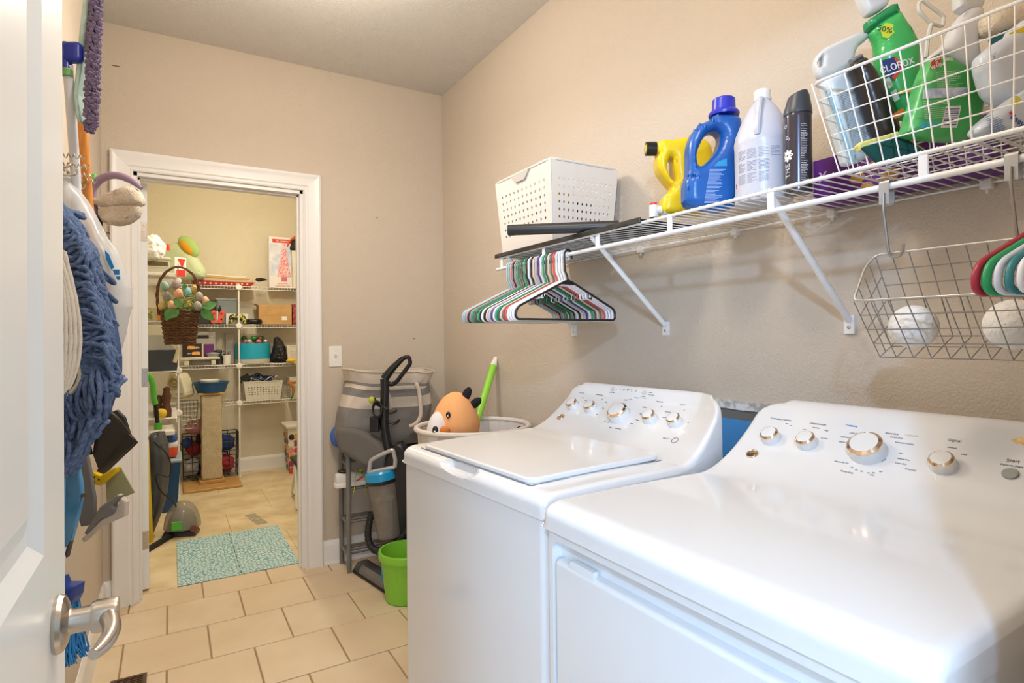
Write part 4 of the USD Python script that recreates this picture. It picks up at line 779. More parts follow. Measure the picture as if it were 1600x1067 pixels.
ws.append(rod(P3((C_ + D_) / 2, BY0), P3((C_ + D_) / 2, BY1), .0011, 5)); ws.append(rod(P3(D_, BY0), P3(D_, BY1), .0011, 5))
for y in (BY0, BY1):
    for k in (.25, .5, .75):
        ws.append(rod(P3(A + (B_ - A) * k, y), P3(D_ + (C_ - D_) * k, y), .0011, 5)); ws.append(rod(P3(A + (D_ - A) * k, y), P3(B_ + (C_ - B_) * k, y), .0011, 5))
part(t, 'wire_grid', J(*ws), gm, kind='stuff')
M1 = A + (B_ - A) * .35 + (.0, .004)
part(t, 'rim', tube(round_path([P3(A, BY0), P3(A, BY1), P3(M1, BY1 + .006), P3(B_, BY1), P3(B_, BY0), P3(M1, BY0 - .006)], .012, 4, True), .0021, 8, True), mat('pale_grey_wire', '#b9b2a8', .35, .5))
wool = mat('white_wool', '#e3dfd8', .95, bump=(120, .004))
for i, (y, r) in enumerate(((-2.728, .039), (-2.873, .040))):
    q = trimesh.creation.icosphere(4, r); v = np.array(q.vertices); v *= (1 + .012 * (meshkit.fbm(v * 60 + i * 7, 3) - .5))[:, None]
    c = (C_ + D_) / 2; nrm = np.array((-(D_ - C_)[1], (D_ - C_)[0])); nrm /= np.linalg.norm(nrm); c = c + nrm * (r + .001)
    single('dryer_ball', 'white wool dryer ball, %s one in the grey hanging wire basket' % ('left' if i == 0 else 'right'), 'dryer ball', (v, np.array(q.faces)), wool, (c[0], y, c[1]), smooth=True, group='wool dryer balls')
# opening in the wall behind the machines
t = thing('washer_outlet_box', 'recess with torn white edge and blue back between the two machines', 'outlet box', (0, 0, 0))
o = (1.7120, -2.1180, 1.0140)
part(t, 'torn_edge', J(*[hull([(W - q, -2.05 - i * .05 - d, z + (meshkit.noise(np.array([i * 1.7 + d * 40, 2.3, 0.5])) - .5) * .010) for q in (.001, .007) for d in (0, .05) for z in (1.015, 1.040)]) for i in range(7)]), mat('torn_plaster', '#dcdcdc', .8, col2='#a9a49c', scale=40, lo=.45, hi=.6))
part(t, 'shadow_frame', box(W - .003, W - .0005, -2.40, -2.05, .96, 1.016), mat('recess_shade_grey', '#6f6c68', .8), False)  # flat grey strip painted as the shade inside the opening
part(t, 'back', box(W - .004, W - .0005, -2.40, -2.05, .80, .985), mat('sky_blue_paint', '#4a93cf', .5), False)
part(t, 'valve', J(cyl((W - .025, -2.185), .014, .90, .940, 16), mv(sphere((0, 0, 0), .018, 2, (1, 1.3, .6)), (W - .025, -2.185, .938))), mat('valve_blue', '#2353d8', .4))
# ================================================================== CORNER BY THE BACK WALL: rack, hamper, vacuum, bucket
# --- narrow grey shoe rack
t = thing('shoe_rack', 'narrow grey tubular shoe rack standing against the back wall', 'shoe rack', (1.078, -0.105, 0.0))
rk = mat('rack_grey', '#77746f', .45)
for x in (0.0, 0.50):
    part(t, 'side_frame', tube(round_path([(x, -.078, 0), (x, -.078, .640), (x, .073, .640), (x, .073, 0)], .065, 7), .0125, 10), rk)
    for z in (.09, .255, .430, .565): part(t, 'cross_bar', rod((x, -.078, z), (x, .073, z), .008, 8), rk)
for z in (.09, .255, .430, .565):
    for y in (-.06, -.015, .03, .06): part(t, 'shelf_bar', rod((0, y, z + (.012 if z > .5 else .004)), (.50, y, z + (.012 if z > .5 else .004)), .006, 8), rk)
# --- striped fabric hamper on the rack
t = thing('laundry_bag', 'grey and cream striped fabric laundry bag slumped on top of the shoe rack', 'laundry bag', (0, 0, 0))
bagm = {'grey': mat('bag_grey_fabric', '#86827e', .9, bump=(250, .002)), 'cream': mat('bag_cream_fabric', '#d5c8b8', .9, bump=(250, .002)), 'dark': mat('bag_lining', '#6a6661', .9)}
def bag_ring(z):
    v = (z - .645) / .415; xc = 1.285 + .03 * v; hw = np.interp(v, [0, .12, .5, .8, 1.0], [.225, .255, .250, .224, .245]); hd = np.interp(v, [0, .2, .6, .85, 1], [.075, .105, .110, .095, .115]); yc = np.interp(v, [0, 1], [-.115, -.150])
    a = np.linspace(0, 2 * math.pi, 64, endpoint=False); c, s = np.cos(a), np.sin(a); e = .42
    P = np.stack([xc + hw * np.sign(c) * np.abs(c) ** e, yc + hd * np.sign(s) * np.abs(s) ** e, np.full(64, z)], 1)
    n = (meshkit.fbm(np.stack([np.cos(a) * 2 + 5, np.sin(a) * 2, np.full(64, z * 9)], 1), 3) - .5); P[:, 0] += n * .022 * c; P[:, 1] += n * .050 * s; P[:, 1] = np.minimum(P[:, 1], -.022)
    P[:, 2] += -.018 * (1 - v) * 0 + .012 * np.sin(a * 2 + 1) * min(v * 1.5, 1) - (.020 * (c > .2) * (v > .8)) * c
    return P
def band(z0, z1, k=6, inset=0.0):
    V = np.vstack([bag_ring(z) for z in np.linspace(z0, z1, k)]); F = []
    if inset: V[:, 0] = 1.3 + (V[:, 0] - 1.3) * (1 - inset); V[:, 1] = -.14 + (V[:, 1] + .14) * (1 - inset * 2.2)
    for i in range(k - 1):
        for j in range(64): j2 = (j + 1) % 64; F += [(i * 64 + j, i * 64 + j2, (i + 1) * 64 + j2), (i * 64 + j, (i + 1) * 64 + j2, (i + 1) * 64 + j)]
    F = np.array(F); return V, (F[:, ::-1] if inset else F)
for z0, z1, m in ((.645, .865, 'grey'), (.865, .925, 'cream'), (.925, .965, 'grey'), (.965, .985, 'cream'), (.985, 1.000, 'grey'), (1.000, 1.062, 'cream')):
    part(t, 'fabric_band', band(z0, z1, 12 if z1 - z0 > .1 else 5), bagm[m], True)
part(t, 'lining', band(.80, 1.060, 6, .03), bagm['cream'], True)
top = bag_ring(1.062); part(t, 'rim', tube(top, .005, 6, True), bagm['cream'], True)
b = bag_ring(.645); part(t, 'base', (np.vstack([b, [b.mean(0)]]), np.array([(64, (j + 1) % 64, j) for j in range(64)])), bagm['dark'], True)
part(t, 'slumped_corner', xf(inflate(Polygon(chaikin([(-0.1173, 0.1207), (0.0000, 0.1072), (0.1072, 0.0536), (0.1676, -0.0402), (0.1408, -0.1408), (0.0503, -0.1072), (-0.0503, -0.0402), (-0.1072, -0.0067)])), .07, .03, 4, .012, 4), FC((1.1173, -0.2350, 0.6605))), bagm['dark'], 60)
part(t, 'handle', tube(curve([(1.43, -.262, .985), (1.435, -.285, .95), (1.438, -.300, .88), (1.432, -.305, .80), (1.40, -.300, .765), (1.385, -.285, .76)], 20), .011, 8), bagm['cream'])
part(t, 'handle', tube(curve([(1.255, -.262, .975), (1.262, -.285, .94), (1.270, -.295, .90), (1.275, -.285, .86)], 14), .010, 8), bagm['cream'])
single('blue_ball', 'blue rubber playground ball wedged behind the striped laundry bag', 'ball', sphere((1.062, -.047, .70), .045, 3, (1.0, .9, 1.35)), mat('ball_blue', '#3d66b5', .4), smooth=True)
single('rolled_mat', 'dark grey folded mat lying on the top bars of the shoe rack', 'mat', inflate(rp([(0, 0), (.30, -.02), (.46, -.025), (.46, .0), (.30, .02), (.10, .03), (.02, .02)], .004), .12, .01, 4, .012, 4), mat('mat_dark', '#5a5651', .9), m4=plane((1.095, -.105, .618), (1, 0, 0), (0, 0, 1)), smooth=60)
# --- sneaker on the second bar
def shoe(loc, rz, label, cols, s=1.0, group=None, parts=('sole', 'upper', 'laces')):
    t = thing('sneaker', label, 'shoe', m4=mtx(loc, rz) @ np.diag((s, s, s, 1)), group=group)
    out = rp([(-.125, -.028), (-.09, -.038), (0, -.034), (.07, -.045), (.12, -.032), (.135, 0), (.12, .03), (.06, .042), (0, .032), (-.09, .036), (-.125, .026)], .012)
    part(t, 'sole', mv(inflate(out, .026, .006, 3, .01, 3), (0, 0, .013)), cols[0], 60)
    secs = []
    for x, w, h in ((-.118, .020, .075), (-.09, .031, .088), (-.05, .032, .082), (-.01, .032, .078), (.03, .036, .062), (.07, .040, .048), (.10, .034, .040), (.125, .018, .032)):
        secs += [(x, sy * w, z) for sy in (-1, 1) for z in (.022, .022 + (h - .022) * .6)] + [(x, sy * w * .55, h) for sy in (-1, 1)]
    m = hull([q for q in secs if q[0] > -.02]); m2 = hull([q for q in secs if q[0] < .0])
    part(t, 'upper', vf(to_man(m) + to_man(m2)), cols[1], 40)
    part(t, 'collar', mv(lathe([(.020, 0), (.029, .004), (.030, .010), (.022, .010), (.020, .002)], 20, False), (-.075, 0, .080)), cols[2])
    part(t, 'side_stripe', J(*[hull([(x, sy * (.0385 + (x > .0) * .001), z) for x, z in ((-.02, .03), (.0, .03), (.05, .055), (.03, .058))] + [(x, sy * .033, z) for x, z in ((-.02, .03), (.05, .055))]) for sy in (-1,)]), cols[3])
    part(t, 'laces', J(*[tube([(x, -.02, z), (x + .004, 0, z + .006), (x, .02, z)], .003, 6) for x, z in ((.0, .078), (.02, .071), (.04, .063))], tube(curve([(.02, -.02, .07), (.03, -.05, .05), (.035, -.056, -.02), (.03, -.052, -.05)], 14), .0022, 6), tube(curve([(.0, -.02, .078), (-.02, -.052, .06), (-.03, -.058, .0), (-.04, -.055, -.045)], 14), .0022, 6), sphere((.02, -.018, .083), .012, 1, (1, .8, .7))), cols[4])
    return t
shoe((1.135, -.125, .4425), 3, 'white running shoe with coral side stripe and lime laces on the shoe rack', (white_plastic, mat('shoe_white', '#dcd8d4', .8, bump=(300, .001)), black_matt, mat('coral_stripe', '#e8614f', .6), mat('lime_lace', '#b9c93a', .8)), .95)
shoe((1.44, -.105, .4425), 4, 'black sneaker at the right end of the shoe rack shelf', (white_plastic, mat('shoe_black', '#2c2a2b', .7), black_matt, mat('white_stripe', '#e5e3e0', .6), black_matt), .9)
# --- upright vacuum in front of the rack
t = thing('upright_vacuum', 'black upright vacuum cleaner with a bright blue band and clear dust bin', 'vacuum cleaner', m4=FC((1.2399, -0.3300, 0.1577)))
S = lambda *_: None
gv = mat('vac_black', '#1b1b1d', .35)
hp = [(a, b, 0) for a, b in [(0.0532, 0.3892), (0.0000, 0.5389), (-0.0133, 0.6553), (-0.0100, 0.7551), (-0.0100, 0.8649), (0.0200, 0.9048), (0.0865, 0.9713), (0.1164, 0.9813), (0.1264, 0.9447), (0.0532, 0.8483), (0.0233, 0.8316)]]
part(t, 'wand', J(tube(curve(hp[:5], 20), .023, 12), tube(curve([hp[4], hp[5], hp[6]], 10), np.linspace(.023, .013, 10), 12)), gv)
part(t, 'handle', tube(round_path([hp[4], hp[5], hp[6], hp[7], hp[8], hp[9], hp[10], hp[4]], .012, 4), .011, 10), gv)
part(t, 'cord_hook', J(tube(curve([(a, b, .012) for a, b in [(0.0000, 0.7052), (-0.0200, 0.7252), (-0.0466, 0.7385), (-0.0665, 0.7651)]], 10), .012, 8), tube(curve([(a, b, 0) for a, b in [(0.0133, 0.6387), (0.0366, 0.6320), (0.0665, 0.6520)]], 8), .007, 8), tube(curve([(a, b, 0) for a, b in [(0.0133, 0.6853), (0.0333, 0.6886), (0.0532, 0.7019)]], 8), .005, 8)), gv)
part(t, 'power_cord', J(*[tube([(a + .024 * math.cos(g), b + .040 * math.sin(g) + .004 * k, .030 + .005 * k) for g in np.linspace(0, 6.283, 18)[:-1]], .0045, 6, True) for k, (a, b) in enumerate([[(-0.0399, 0.7052)][0]] * 3)]), black_matt)
part(t, 'cord_plug', sphere([(-0.0732, 0.7584)][0] + (.02,), .016, 2, (1, 1.1, .7)), mat('lime_rubber', '#b5c13a', .7))
part(t, 'attachment', mv(rbox(-.024, .024, -.040, .040, -.02, .02, .008, 2), [(-0.0599, 0.6320)][0] + (.01,)), gv)
ax = np.array([(-0.0299, 0.3659), (0.0166, 0.0333)]); d = ax[0] - ax[1]; L = np.linalg.norm(d); q = plane((ax[1][0], ax[1][1], .01), (d[1], -d[0], 0), (0, 0, 1)); q[:3, 1] = (0, 0, 1); q[:3, 2] = (d[0] / L, d[1] / L, 0); q[:3, 0] = np.cross(q[:3, 1], q[:3, 2])
part(t, 'dust_bin', xf(lathe([(0, .02), (.062, .02), (.064, .03), (.076, L - .05), (.076, L - .035), (0, L - .035)], 40), q), clear('smoke_clear_plastic', '#b6ada2', .38, .08))
part(t, 'filter', xf(lathe([(0, .05), (.035, .05), (.05, L * .62), (.062, L * .64), (.062, L * .70), (.045, L * .72), (.045, L - .06), (0, L - .06)], 32), q), mat('filter_grey', '#8f8983', .7, col2='#6d655c', scale=30))
bl = mat('vac_blue', '#1598cf', .25, coat=.3)
part(t, 'bin_lid', xf(lathe([(0, L - .036), (.079, L - .036), (.081, L - .028), (.081, L - .018), (0, L - .018)], 40), q), gv)
part(t, 'blue_band', xf(lathe([(0, L - .018), (.081, L - .018), (.080, L + .020), (.072, L + .030), (0, L + .032)], 40), q), bl)
hb = np.array([(a, b, .045) for a, b in [(-0.0832, 0.3892), (-0.0732, 0.4524), (-0.0299, 0.4757), (0.0399, 0.5056), (0.0532, 0.4524), (0.0499, 0.4158)]])
part(t, 'bin_handle', J(tube(round_path(list(hb), .012, 4), .0115, 10), tube([hb[0], hb[-1]], .011, 10)), mat('silver_plastic', '#bdbab8', .3, .4))
part(t, 'body', inflate(rp([(-0.0200, 0.4324), (0.0200, 0.5056), (0.0665, 0.5389), (0.1131, 0.5056), (0.1530, -0.1663), (0.0732, -0.1763), (0.0266, 0.0067)], .006), .07, .02, 4, .01, 4), gv, 60)
hs = [(a, b, .055 - .04 * abs(i - 4) / 4) for i, (a, b) in enumerate([(-0.0798, 0.1730), (-0.0931, 0.1064), (-0.0931, 0.0532), (-0.0732, 0.0067), (-0.0333, -0.0100), (0.0200, 0.0067), (0.0798, 0.0532), (0.1264, 0.1198)])]
hs = curve(hs, 70); part(t, 'hose', tube(hs, .0175 + .0016 * np.sin(np.arange(70) * 1.9), 12), black_matt)
base = np.array((1.2399, -0.3300, 0.1577))
# floor nozzle lying in front of the rack
t = thing('floor_nozzle', 'clear and dark grey vacuum floor head with a blue end cap on the tiles', 'vacuum head', (1.172, -0.34, 0.0), rz=11)
part(t, 'housing', hull([(x, y, z) for x in (-.045, .045) for y in (-.20, .17) for z in (.006,)] + [(x, y, .050) for x in (-.02, .035) for y in (-.19, .16)]), mat('nozzle_grey', '#4a4a4b', .3))
part(t, 'window', hull([(x, y, z) for y in (-.175, .10) for x, z in ((-.044, .012), (-.041, .034), (-.022, .052), (-.018, .048))]), clear('nozzle_clear', '#9a948c', .5, .08))
part(t, 'end_cap', xf(lathe([(0, 0), (.036, 0), (.038, .006), (.030, .012), (0, .012)], 24), plane((.004, -.198, .030), (1, 0, 0), (0, 0, 1))), mat('nozzle_blue', '#2a86ad', .35))
part(t, 'bumper', tube([(-.046, .16, .008), (-.048, -.20, .008), (.04, -.212, .008)], .006, 8), black_matt)
# green bucket, blue tray behind it
gb = mat('lime_plastic', '#86c83c', .35)
t = thing('bucket', 'lime green plastic bucket on the floor beside the washing machine', 'bucket', (1.232, -0.620, 0.0))
part(t, 'body', lathe([(0, 0), (.092, 0), (.097, .004), (.118, .205), (.124, .207), (.126, .220), (.123, .226), (.117, .226), (.115, .205), (.092, .010), (0, .010)], 48), gb, 40)
part(t, 'rim', lathe([(.118, .196), (.128, .198), (.130, .224), (.126, .232), (.117, .232), (.116, .222), (.124, .216)], 48, False), gb)
single('blue_tray', 'blue plastic tray standing on edge behind the green bucket', 'tray', rbox(-.075, .13, -.012, .012, 0, .195, .010, 2), mat('basin_blue', '#1e86bf', .35), (1.235, -.470, 0.0), rx=-3)
# tall white hamper with round holes between the machine and the wall
t = thing('laundry_hamper', 'tall off-white plastic laundry hamper with round holes beside the washing machine', 'laundry hamper', (1.44, -0.93, 0.0))
HR = lambda v: np.interp(v, [0, 1], [.20, .25])
n = 30; V, F = [], []
def hw(u, v): a = u * 2 * math.pi; return (HR(v) * math.cos(a) * 1.0, HR(v) * math.sin(a) * .92, .835 * v)
for k in range(6):
    part(t, 'wall_panel', perf(lambda u, v, k=k: hw((k + u) / 6, v), 5, 14, .62, .004, lambda i, j: j < 2 or j == 13 or j in (5, 9)), mat('hamper_plastic', '#dbd3cb', .4), 50)
part(t, 'rim', mv(tube([(HR(1) * math.cos(a) * 1.02, HR(1) * .92 * math.sin(a) * 1.02, .835) for a in np.linspace(0, 6.283, 61)[:-1]], .012, 10, True), (0, 0, 0)), mat('hamper_plastic', '#dbd3cb', .4))
part(t, 'bottom', lathe([(0, 0), (.20, 0), (.20, .006), (0, .006)], 40), mat('hamper_plastic', '#dbd3cb', .4))
single('clothes_pile', 'pile of orange and dark clothes inside the tall white hamper', 'clothes', (lambda m: (np.array(m.vertices) * (.19, .175, .33) * (1 + .25 * (meshkit.fbm(np.array(m.vertices) * 2.5, 3) - .5))[:, None] + (1.44, -.93, .36), np.array(m.faces)))(trimesh.creation.icosphere(4, 1.0)), mat('orange_clothes', '#d9722c', .9, col2='#2c2626', scale=9, lo=.48, hi=.54), smooth=True)
t = thing('plush_toy', 'round orange plush toy with white face, black eyes and black ears in the hamper', 'plush toy', m4=FC((1.3374, -0.9900, 0.8358)))
pm = trimesh.creation.icosphere(4, 1.0); K = 0.002758
v = np.array(pm.vertices); part(t, 'body', (v * (38 * K, 50 * K, 34 * K) * (1 - .16 * np.clip(v[:, 1:2], 0, 1) * np.array([[1, 0, 1]])) + (-4 * K, 10 * K, 0), np.array(pm.faces)), mat('plush_orange', '#f0ad72', .95, bump=(300, .001)), True)
part(t, 'face_patch', (v * (20 * K, 34 * K, 24 * K) + (-27 * K, -2 * K, 14 * K), np.array(pm.faces)), mat('plush_white', '#e6e0e2', .95), True)
for x, y, z, r in ((-12, 28, 31.0, 4.4), (-31, 6, 37, 5.6)):
    e = part(t, 'eye', sphere((x * K, y * K, z * K), r * K, 2, (.8, 1.15, .5)), black); part(e, 'highlight', sphere((x * K - .5 * K, (y - 1.5) * K, (z + r * .45) * K), r * .3 * K, 1), white_plastic)
part(t, 'nose', sphere((-17 * K, 6 * K, 36 * K), 8 * K, 2, (1, .8, .5)), mat('plush_nose', '#d9833f', .9))
for x, y, a in ((14, 56, -25), (27, 42, -50)): part(t, 'ear', xf(sphere((0, 0, 0), 11 * K, 2, (.62, 1.1, .4)), mtx((x * K, y * K, 4 * K), rz=a)), mat('plush_black', '#1d1a1b', .95), True)
t = thing('duster_handle', 'lime green duster handle with a white tip standing in the hamper', 'duster', (0, 0, 0))
p0, p1 = np.array((1.5212, -0.8000, 0.8237)), np.array((1.7105, -0.6600, 1.1313)); L = np.linalg.norm(p1 - p0); q = np.eye(4); z = (p1 - p0) / L; a_, b_ = frame_at(z); q[:3, 0], q[:3, 1], q[:3, 2], q[:3, 3] = a_, np.cross(z, a_), z, p0
part(t, 'grip', xf(lathe([(0, .0), (.0155, 0), (.0165, .01), (.0175, L * .4), (.0185, L - .055), (0, L - .055)], 20), q), mat('lime_grip', '#8fd23f', .4))
part(t, 'tip', xf(lathe([(0, L - .055), (.0185, L - .055), (.013, L - .02), (.010, L - .004), (0, L)], 20), q), white_plastic)
part(t, 'shaft', xf(lathe([(0, -.35), (.008, -.35), (.008, .0), (0, .0)], 16), q), chrome)
single('dark_garment', 'black fabric corner sticking up at the right end of the hamper rim', 'cloth', inflate(rp([(-.010, -.03), (.012, -.03), (.013, .010), (.003, .018), (-.010, .012)], .003), .02, .006, 3, .006, 2), black_matt, m4=FC((1.5771, -1.1000, 0.8286)), smooth=60)
# ================================================================== LEFT WALL: mops, bag, dustpans, broom
t = thing('tool_rail', 'metal wall rail with spring hooks high on the left wall', 'tool rack', (0.0, -1.33, 1.70))
part(t, 'rail', rbox(0, .012, -.20, .15, -.02, .02, .003, 1), nickel)
for y in (-.14, -.05, .05, .12):
    h = part(t, 'clip', rbox(.012, .030, y - .012, y + .012, -.018, .018, .003, 1), nickel)
    part(t, 'hook', tube(curve([(.02, y, -.016), (.034, y, -.03), (.056, y, -.030), (.062, y, -.014)], 12), .0028, 8), chrome)
    part(t, 'spring', tube([(.030 + .007 * k / 3, y + .006 * math.cos(k * 1.3), -.004 + .006 * math.sin(k * 1.3)) for k in range(26)], .0016, 5), chrome)
# purple chenille dust mop, head up
LM = mtx((0, 0, 0))
t = thing('chenille_mop', 'purple chenille dust mop held head up, with blue joint and white pole', 'mop', m4=FC((0.0945, -1.4200, 1.9701)))
K = 0.001656
lp = lambda x, y: ((x - 140) * K, -(y - 90) * K)
rng = random.Random(3); ms = []
for i in range(430):
    v = rng.random(); y = -30 + v * 237; cx = np.interp(y, [-30, 60, 205], [152, 144, 139]); w = np.interp(y, [-30, 40, 150, 190, 207], [10, 12, 13, 11, 6]); a = rng.uniform(-1.3, 1.9)
    base = np.array(lp(cx - 3, y) + (0,)); dv = np.array((math.cos(a * .7), -.25 + rng.uniform(-.15, .15), math.sin(a))); dv /= np.linalg.norm(dv); Lk = w * K * rng.uniform(.95, 1.25)
    ms.append(tube([base, base + dv * Lk * .6, base + dv * Lk + (0, -.005, 0)], [.0046, .0062, .0045], 6))
part(t, 'chenille_pile', J(*ms), mat('purple_chenille', '#665672', .95, col2='#857690', scale=120, bump=(500, .002)), 60, kind='stuff')
pa = [lp(x, y) for x, y in ((141, -30), (149, -30), (140, 60), (136, 96), (128, 150), (133, 196), (126, 190), (121, 150), (127, 95), (130, 60))]
part(t, 'backing', mv(inflate(Polygon(pa).buffer(0), .05, .006, 3, .01, 2), (-.004, 0, -.012)), mat('mint_backing', '#b5cfc6', .8), 60)
jb = mat('cobalt_plastic', '#26359a', .3)
part(t, 'joint', J(mv(rbox(-.026, .020, -.026, .026, -.014, .016, .012, 3), lp(125, 88) + (.018,)), tube([lp(112, 80) + (.018,), lp(112, 112) + (.018,)], .013, 12), sphere(lp(112, 80) + (.018,), .016, 2)), jb)
part(t, 'pole', J(tube([lp(114, 106) + (.018,)] + loc(FC((0.0945, -1.4200, 1.9701)), (0.0541, -1.3300, 1.6849), (0.0474, -1.2400, 1.4398)), .0115, 12)), mat('mop_pole_white', '#dfe0e4', .35))
part(t, 'pole_ring', tube([lp(113, 114) + (.018,), lp(113.3, 124) + (.018,)], .0122, 12), mat('ring_green', '#6aa35f', .5))
# wooden pole mop with blue cotton strands
t = thing('string_mop', 'blue cotton string mop hanging from the tool rail by an orange wooden pole', 'mop', m4=FC((0.1149, -1.6000, 1.2562)))
K = 0.001490
lp = lambda x, y, z=0.0: np.array(((x - 145) * K, -(y - 520) * K, z))
wood = mat('orange_wood', '#d98f3c', .4, col2='#c67c2c', scale=14, stretch=(8, .6, 8))
part(t, 'pole', tube(loc(FC((0.1149, -1.6000, 1.2562)), (0.0602, -1.2600, 1.9575), (0.0599, -1.2200, 1.8262), (0.0685, -1.1800, 1.6154), (0.0754, -1.2200, 1.2602)), .0125, 12), wood)
rng = random.Random(8); ms = []
def strand(pts, r): 
    c = curve(pts, 26); s = rng.random() * 6; return tube(c, r * (1 + .13 * np.sin(np.arange(26) * 2.2 + s)), 6)
top, mid, low = [], [], []
lim = lambda y: np.interp(y, [318, 335, 400, 450, 520, 590, 640, 690, 735], [112, 134, 174, 182, 197, 205, 192, 164, 140])
lef = lambda y: np.interp(y, [318, 400, 480, 560, 640, 735], [84, 86, 104, 110, 92, 84])
for i in range(300):      # loops of yarn all over the head
    y0 = rng.uniform(332, 690); a0, b0 = lef(y0), lim(y0); x0 = a0 + (b0 - a0) * rng.uniform(.1, .9); n = rng.uniform(-.5, .8); Lh = rng.uniform(26, 74); wd = rng.uniform(6, 15)
    if y0 > 560: n = rng.uniform(-1.9, -1.1)
    elif y0 > 420 and x0 > 150: n = rng.uniform(-.6, .1)
    d = np.array((math.cos(n), -math.sin(n))); e = np.array((-d[1], d[0])); z0 = rng.uniform(.03, .07); p = []
    for s_, w_, zz in ((-.3, -.5, -.03), (.1, -.7, .012), (.55, -1.0, .022), (.95, -.75, .015), (1.1, 0, .008), (.95, .75, .010), (.5, 1.0, .015), (.05, .6, .004), (-.3, .4, -.03)):
        q = np.array((x0, y0)) + d * s_ * Lh + e * w_ * wd; q[1] = min(max(q[1], 324), 730); q[0] = min(max(q[0], lef(q[1])), lim(q[1])); p.append(lp(q[0], q[1], z0 + zz))
    ms.append(strand(p, .0050))
for i in range(60):       # combed layer turned to the right edge
    y0 = rng.uniform(455, 600); x0 = rng.uniform(122, 150); xe = lim(y0 + 8) - rng.uniform(0, 8)
    ms.append(strand([lp(x0, y0, .050), lp((x0 + xe) / 2, y0 - 4 + rng.uniform(-5, 5), .075), lp(xe, y0 + 10, .055), lp(xe - 4, y0 + 22, .030)], .0050))
part(t, 'strands', J(*ms), mat('denim_blue_yarn', '#4d648f', .95, col2='#7187ad', scale=110, lo=.35, hi=.7, bump=(600, .002)), 60, kind='stuff')
part(t, 'core', inflate(rp([tuple(lp(x, y)[:2]) for x, y in ((86, 335), (126, 345), (150, 420), (172, 470), (190, 575), (170, 640), (148, 690), (100, 715), (92, 640), (112, 560), (106, 470), (88, 400))], .008), .05, .02, 4, .012, 4), mat('core_blue', '#3d527e', .95), 60)
part(t, 'band', tube(curve([lp(98, 644, .075), lp(125, 628, .085), lp(148, 612, .083), lp(162, 592, .078), lp(160, 560, .075), lp(155, 535, .07)], 30), np.full(30, .0055), 6), mat('cream_band', '#cfc4b3', .9))
# white mop behind it, next to the door
t = thing('white_mop', 'cream white cotton mop head hanging between the entry door and the blue mop', 'mop', m4=FC((0.0843, -1.8000, 1.2544)))
K = 0.001283; ms = []
for i in range(17):
    u = i / 16; x = 76 + 40 * u
    for q in range(2): ms.append(tube(curve([((x * .6 + 92 * .4 - 98) * K, (130 - rng.uniform(0, 6)) * K, .01 + q * .015), ((x - 97) * K, 60 * K, .022 * math.sin(u * 3.1) + q * .012), ((x - 97 + 1) * K, -60 * K, .026 * math.sin(u * 3.1) + q * .012), ((x * .85 + 14 - 98) * K, (-112 - rng.uniform(-4, 6) + 26 * u) * K, .012 + q * .01)], 22), .0046 * (1 + .1 * np.sin(np.arange(22) * 2)), 6))
part(t, 'strands', J(*ms), mat('cream_yarn', '#e0d8cb', .95, bump=(500, .002)), 60, kind='stuff')
part(t, 'band', tube([(-22 * K, -100 * K, .03), (0, -104 * K, .045), (14 * K, -98 * K, .03)], .006, 6), mat('teal_band', '#b9c9c0', .9))
# white plastic carrier bag
t = thing('plastic_bag', 'white translucent carrier bag with blue print hanging behind the blue mop', 'bag', m4=FC((0.1003, -1.3600, 1.4127)))
K = 0.001712
bp = Polygon([((x - 150) * K, -(y - 430) * K) for x, y in ((84, 268), (96, 264), (112, 282), (138, 320), (165, 370), (182, 400), (200, 450), (202, 480), (192, 520), (178, 560), (140, 580), (100, 560), (86, 400))]).buffer(-.008).buffer(.008)
bm = inflate(bp, .07, .03, 5, .012, 4); v = bm[0]; v = v + np.stack([np.zeros(len(v)), np.zeros(len(v)), .020 * (meshkit.fbm(v * (34, 9, 3), 4) - .5)], 1)
part(t, 'film', (v, bm[1]), clear('bag_film', '#e4e6e8', .52, .22), 80)
part(t, 'logo', J(*[mv(extr(Polygon([((x - 150) * K, -(y - 430) * K) for x, y in q]), .002), (0, 0, .033)) for q in (((178, 394), (184, 400), (192, 420), (188, 424), (180, 408)), ((190, 424), (200, 424), (200, 432), (193, 432)), ((195, 434), (201, 434), (201, 440), (197, 440)))]), mat('bag_blue', '#1b86cf', .5), False)
# purple handled microfibre duster
t = thing('microfibre_duster', 'curved purple duster handle with a cream fluffy pad hanging by the closet casing', 'duster', m4=FC((0.1318, -1.0500, 1.6872)))
K = 0.002027; lp = lambda x, y, z=0.0: np.array(((x - 185) * K, -(y - 310) * K, z))
part(t, 'handle', tube(curve([lp(147, 340), lp(144, 312), lp(146, 292), lp(160, 278), lp(182, 274), lp(204, 282), lp(221, 295)], 40), np.interp(np.linspace(0, 1, 40), [0, .4, .8, 1], [.013, .0125, .011, .006]), 12), mat('mauve_plastic', '#8d7791', .3))
part(t, 'pad', J(inflate(rp([tuple(lp(x, y)[:2]) for x, y in ((146, 308), (160, 312), (170, 302), (186, 298), (200, 291), (216, 296), (224, 312), (222, 322), (200, 324), (180, 325), (156, 323), (147, 317))], .004), .06, .022, 4, .008, 4), inflate(rp([tuple(lp(x, y)[:2]) for x, y in ((156, 322), (220, 318), (220, 336), (204, 350), (186, 354), (164, 350), (156, 340))], .005), .045, .02, 4, .008, 4)), mat('cream_fluff', '#dccfbf', .95, col2='#c9bba6', scale=30, bump=(260, .005)), 80)
part(t, 'clip', rbox(*sum(([a - .008, a + .008] for a in lp(157, 348, .01)[:2]), []), -.012, .012, .003, 1) if False else mv(rbox(-.009, .009, -.022, .022, -.012, .012, .003, 1), lp(157, 350, .012)), black)
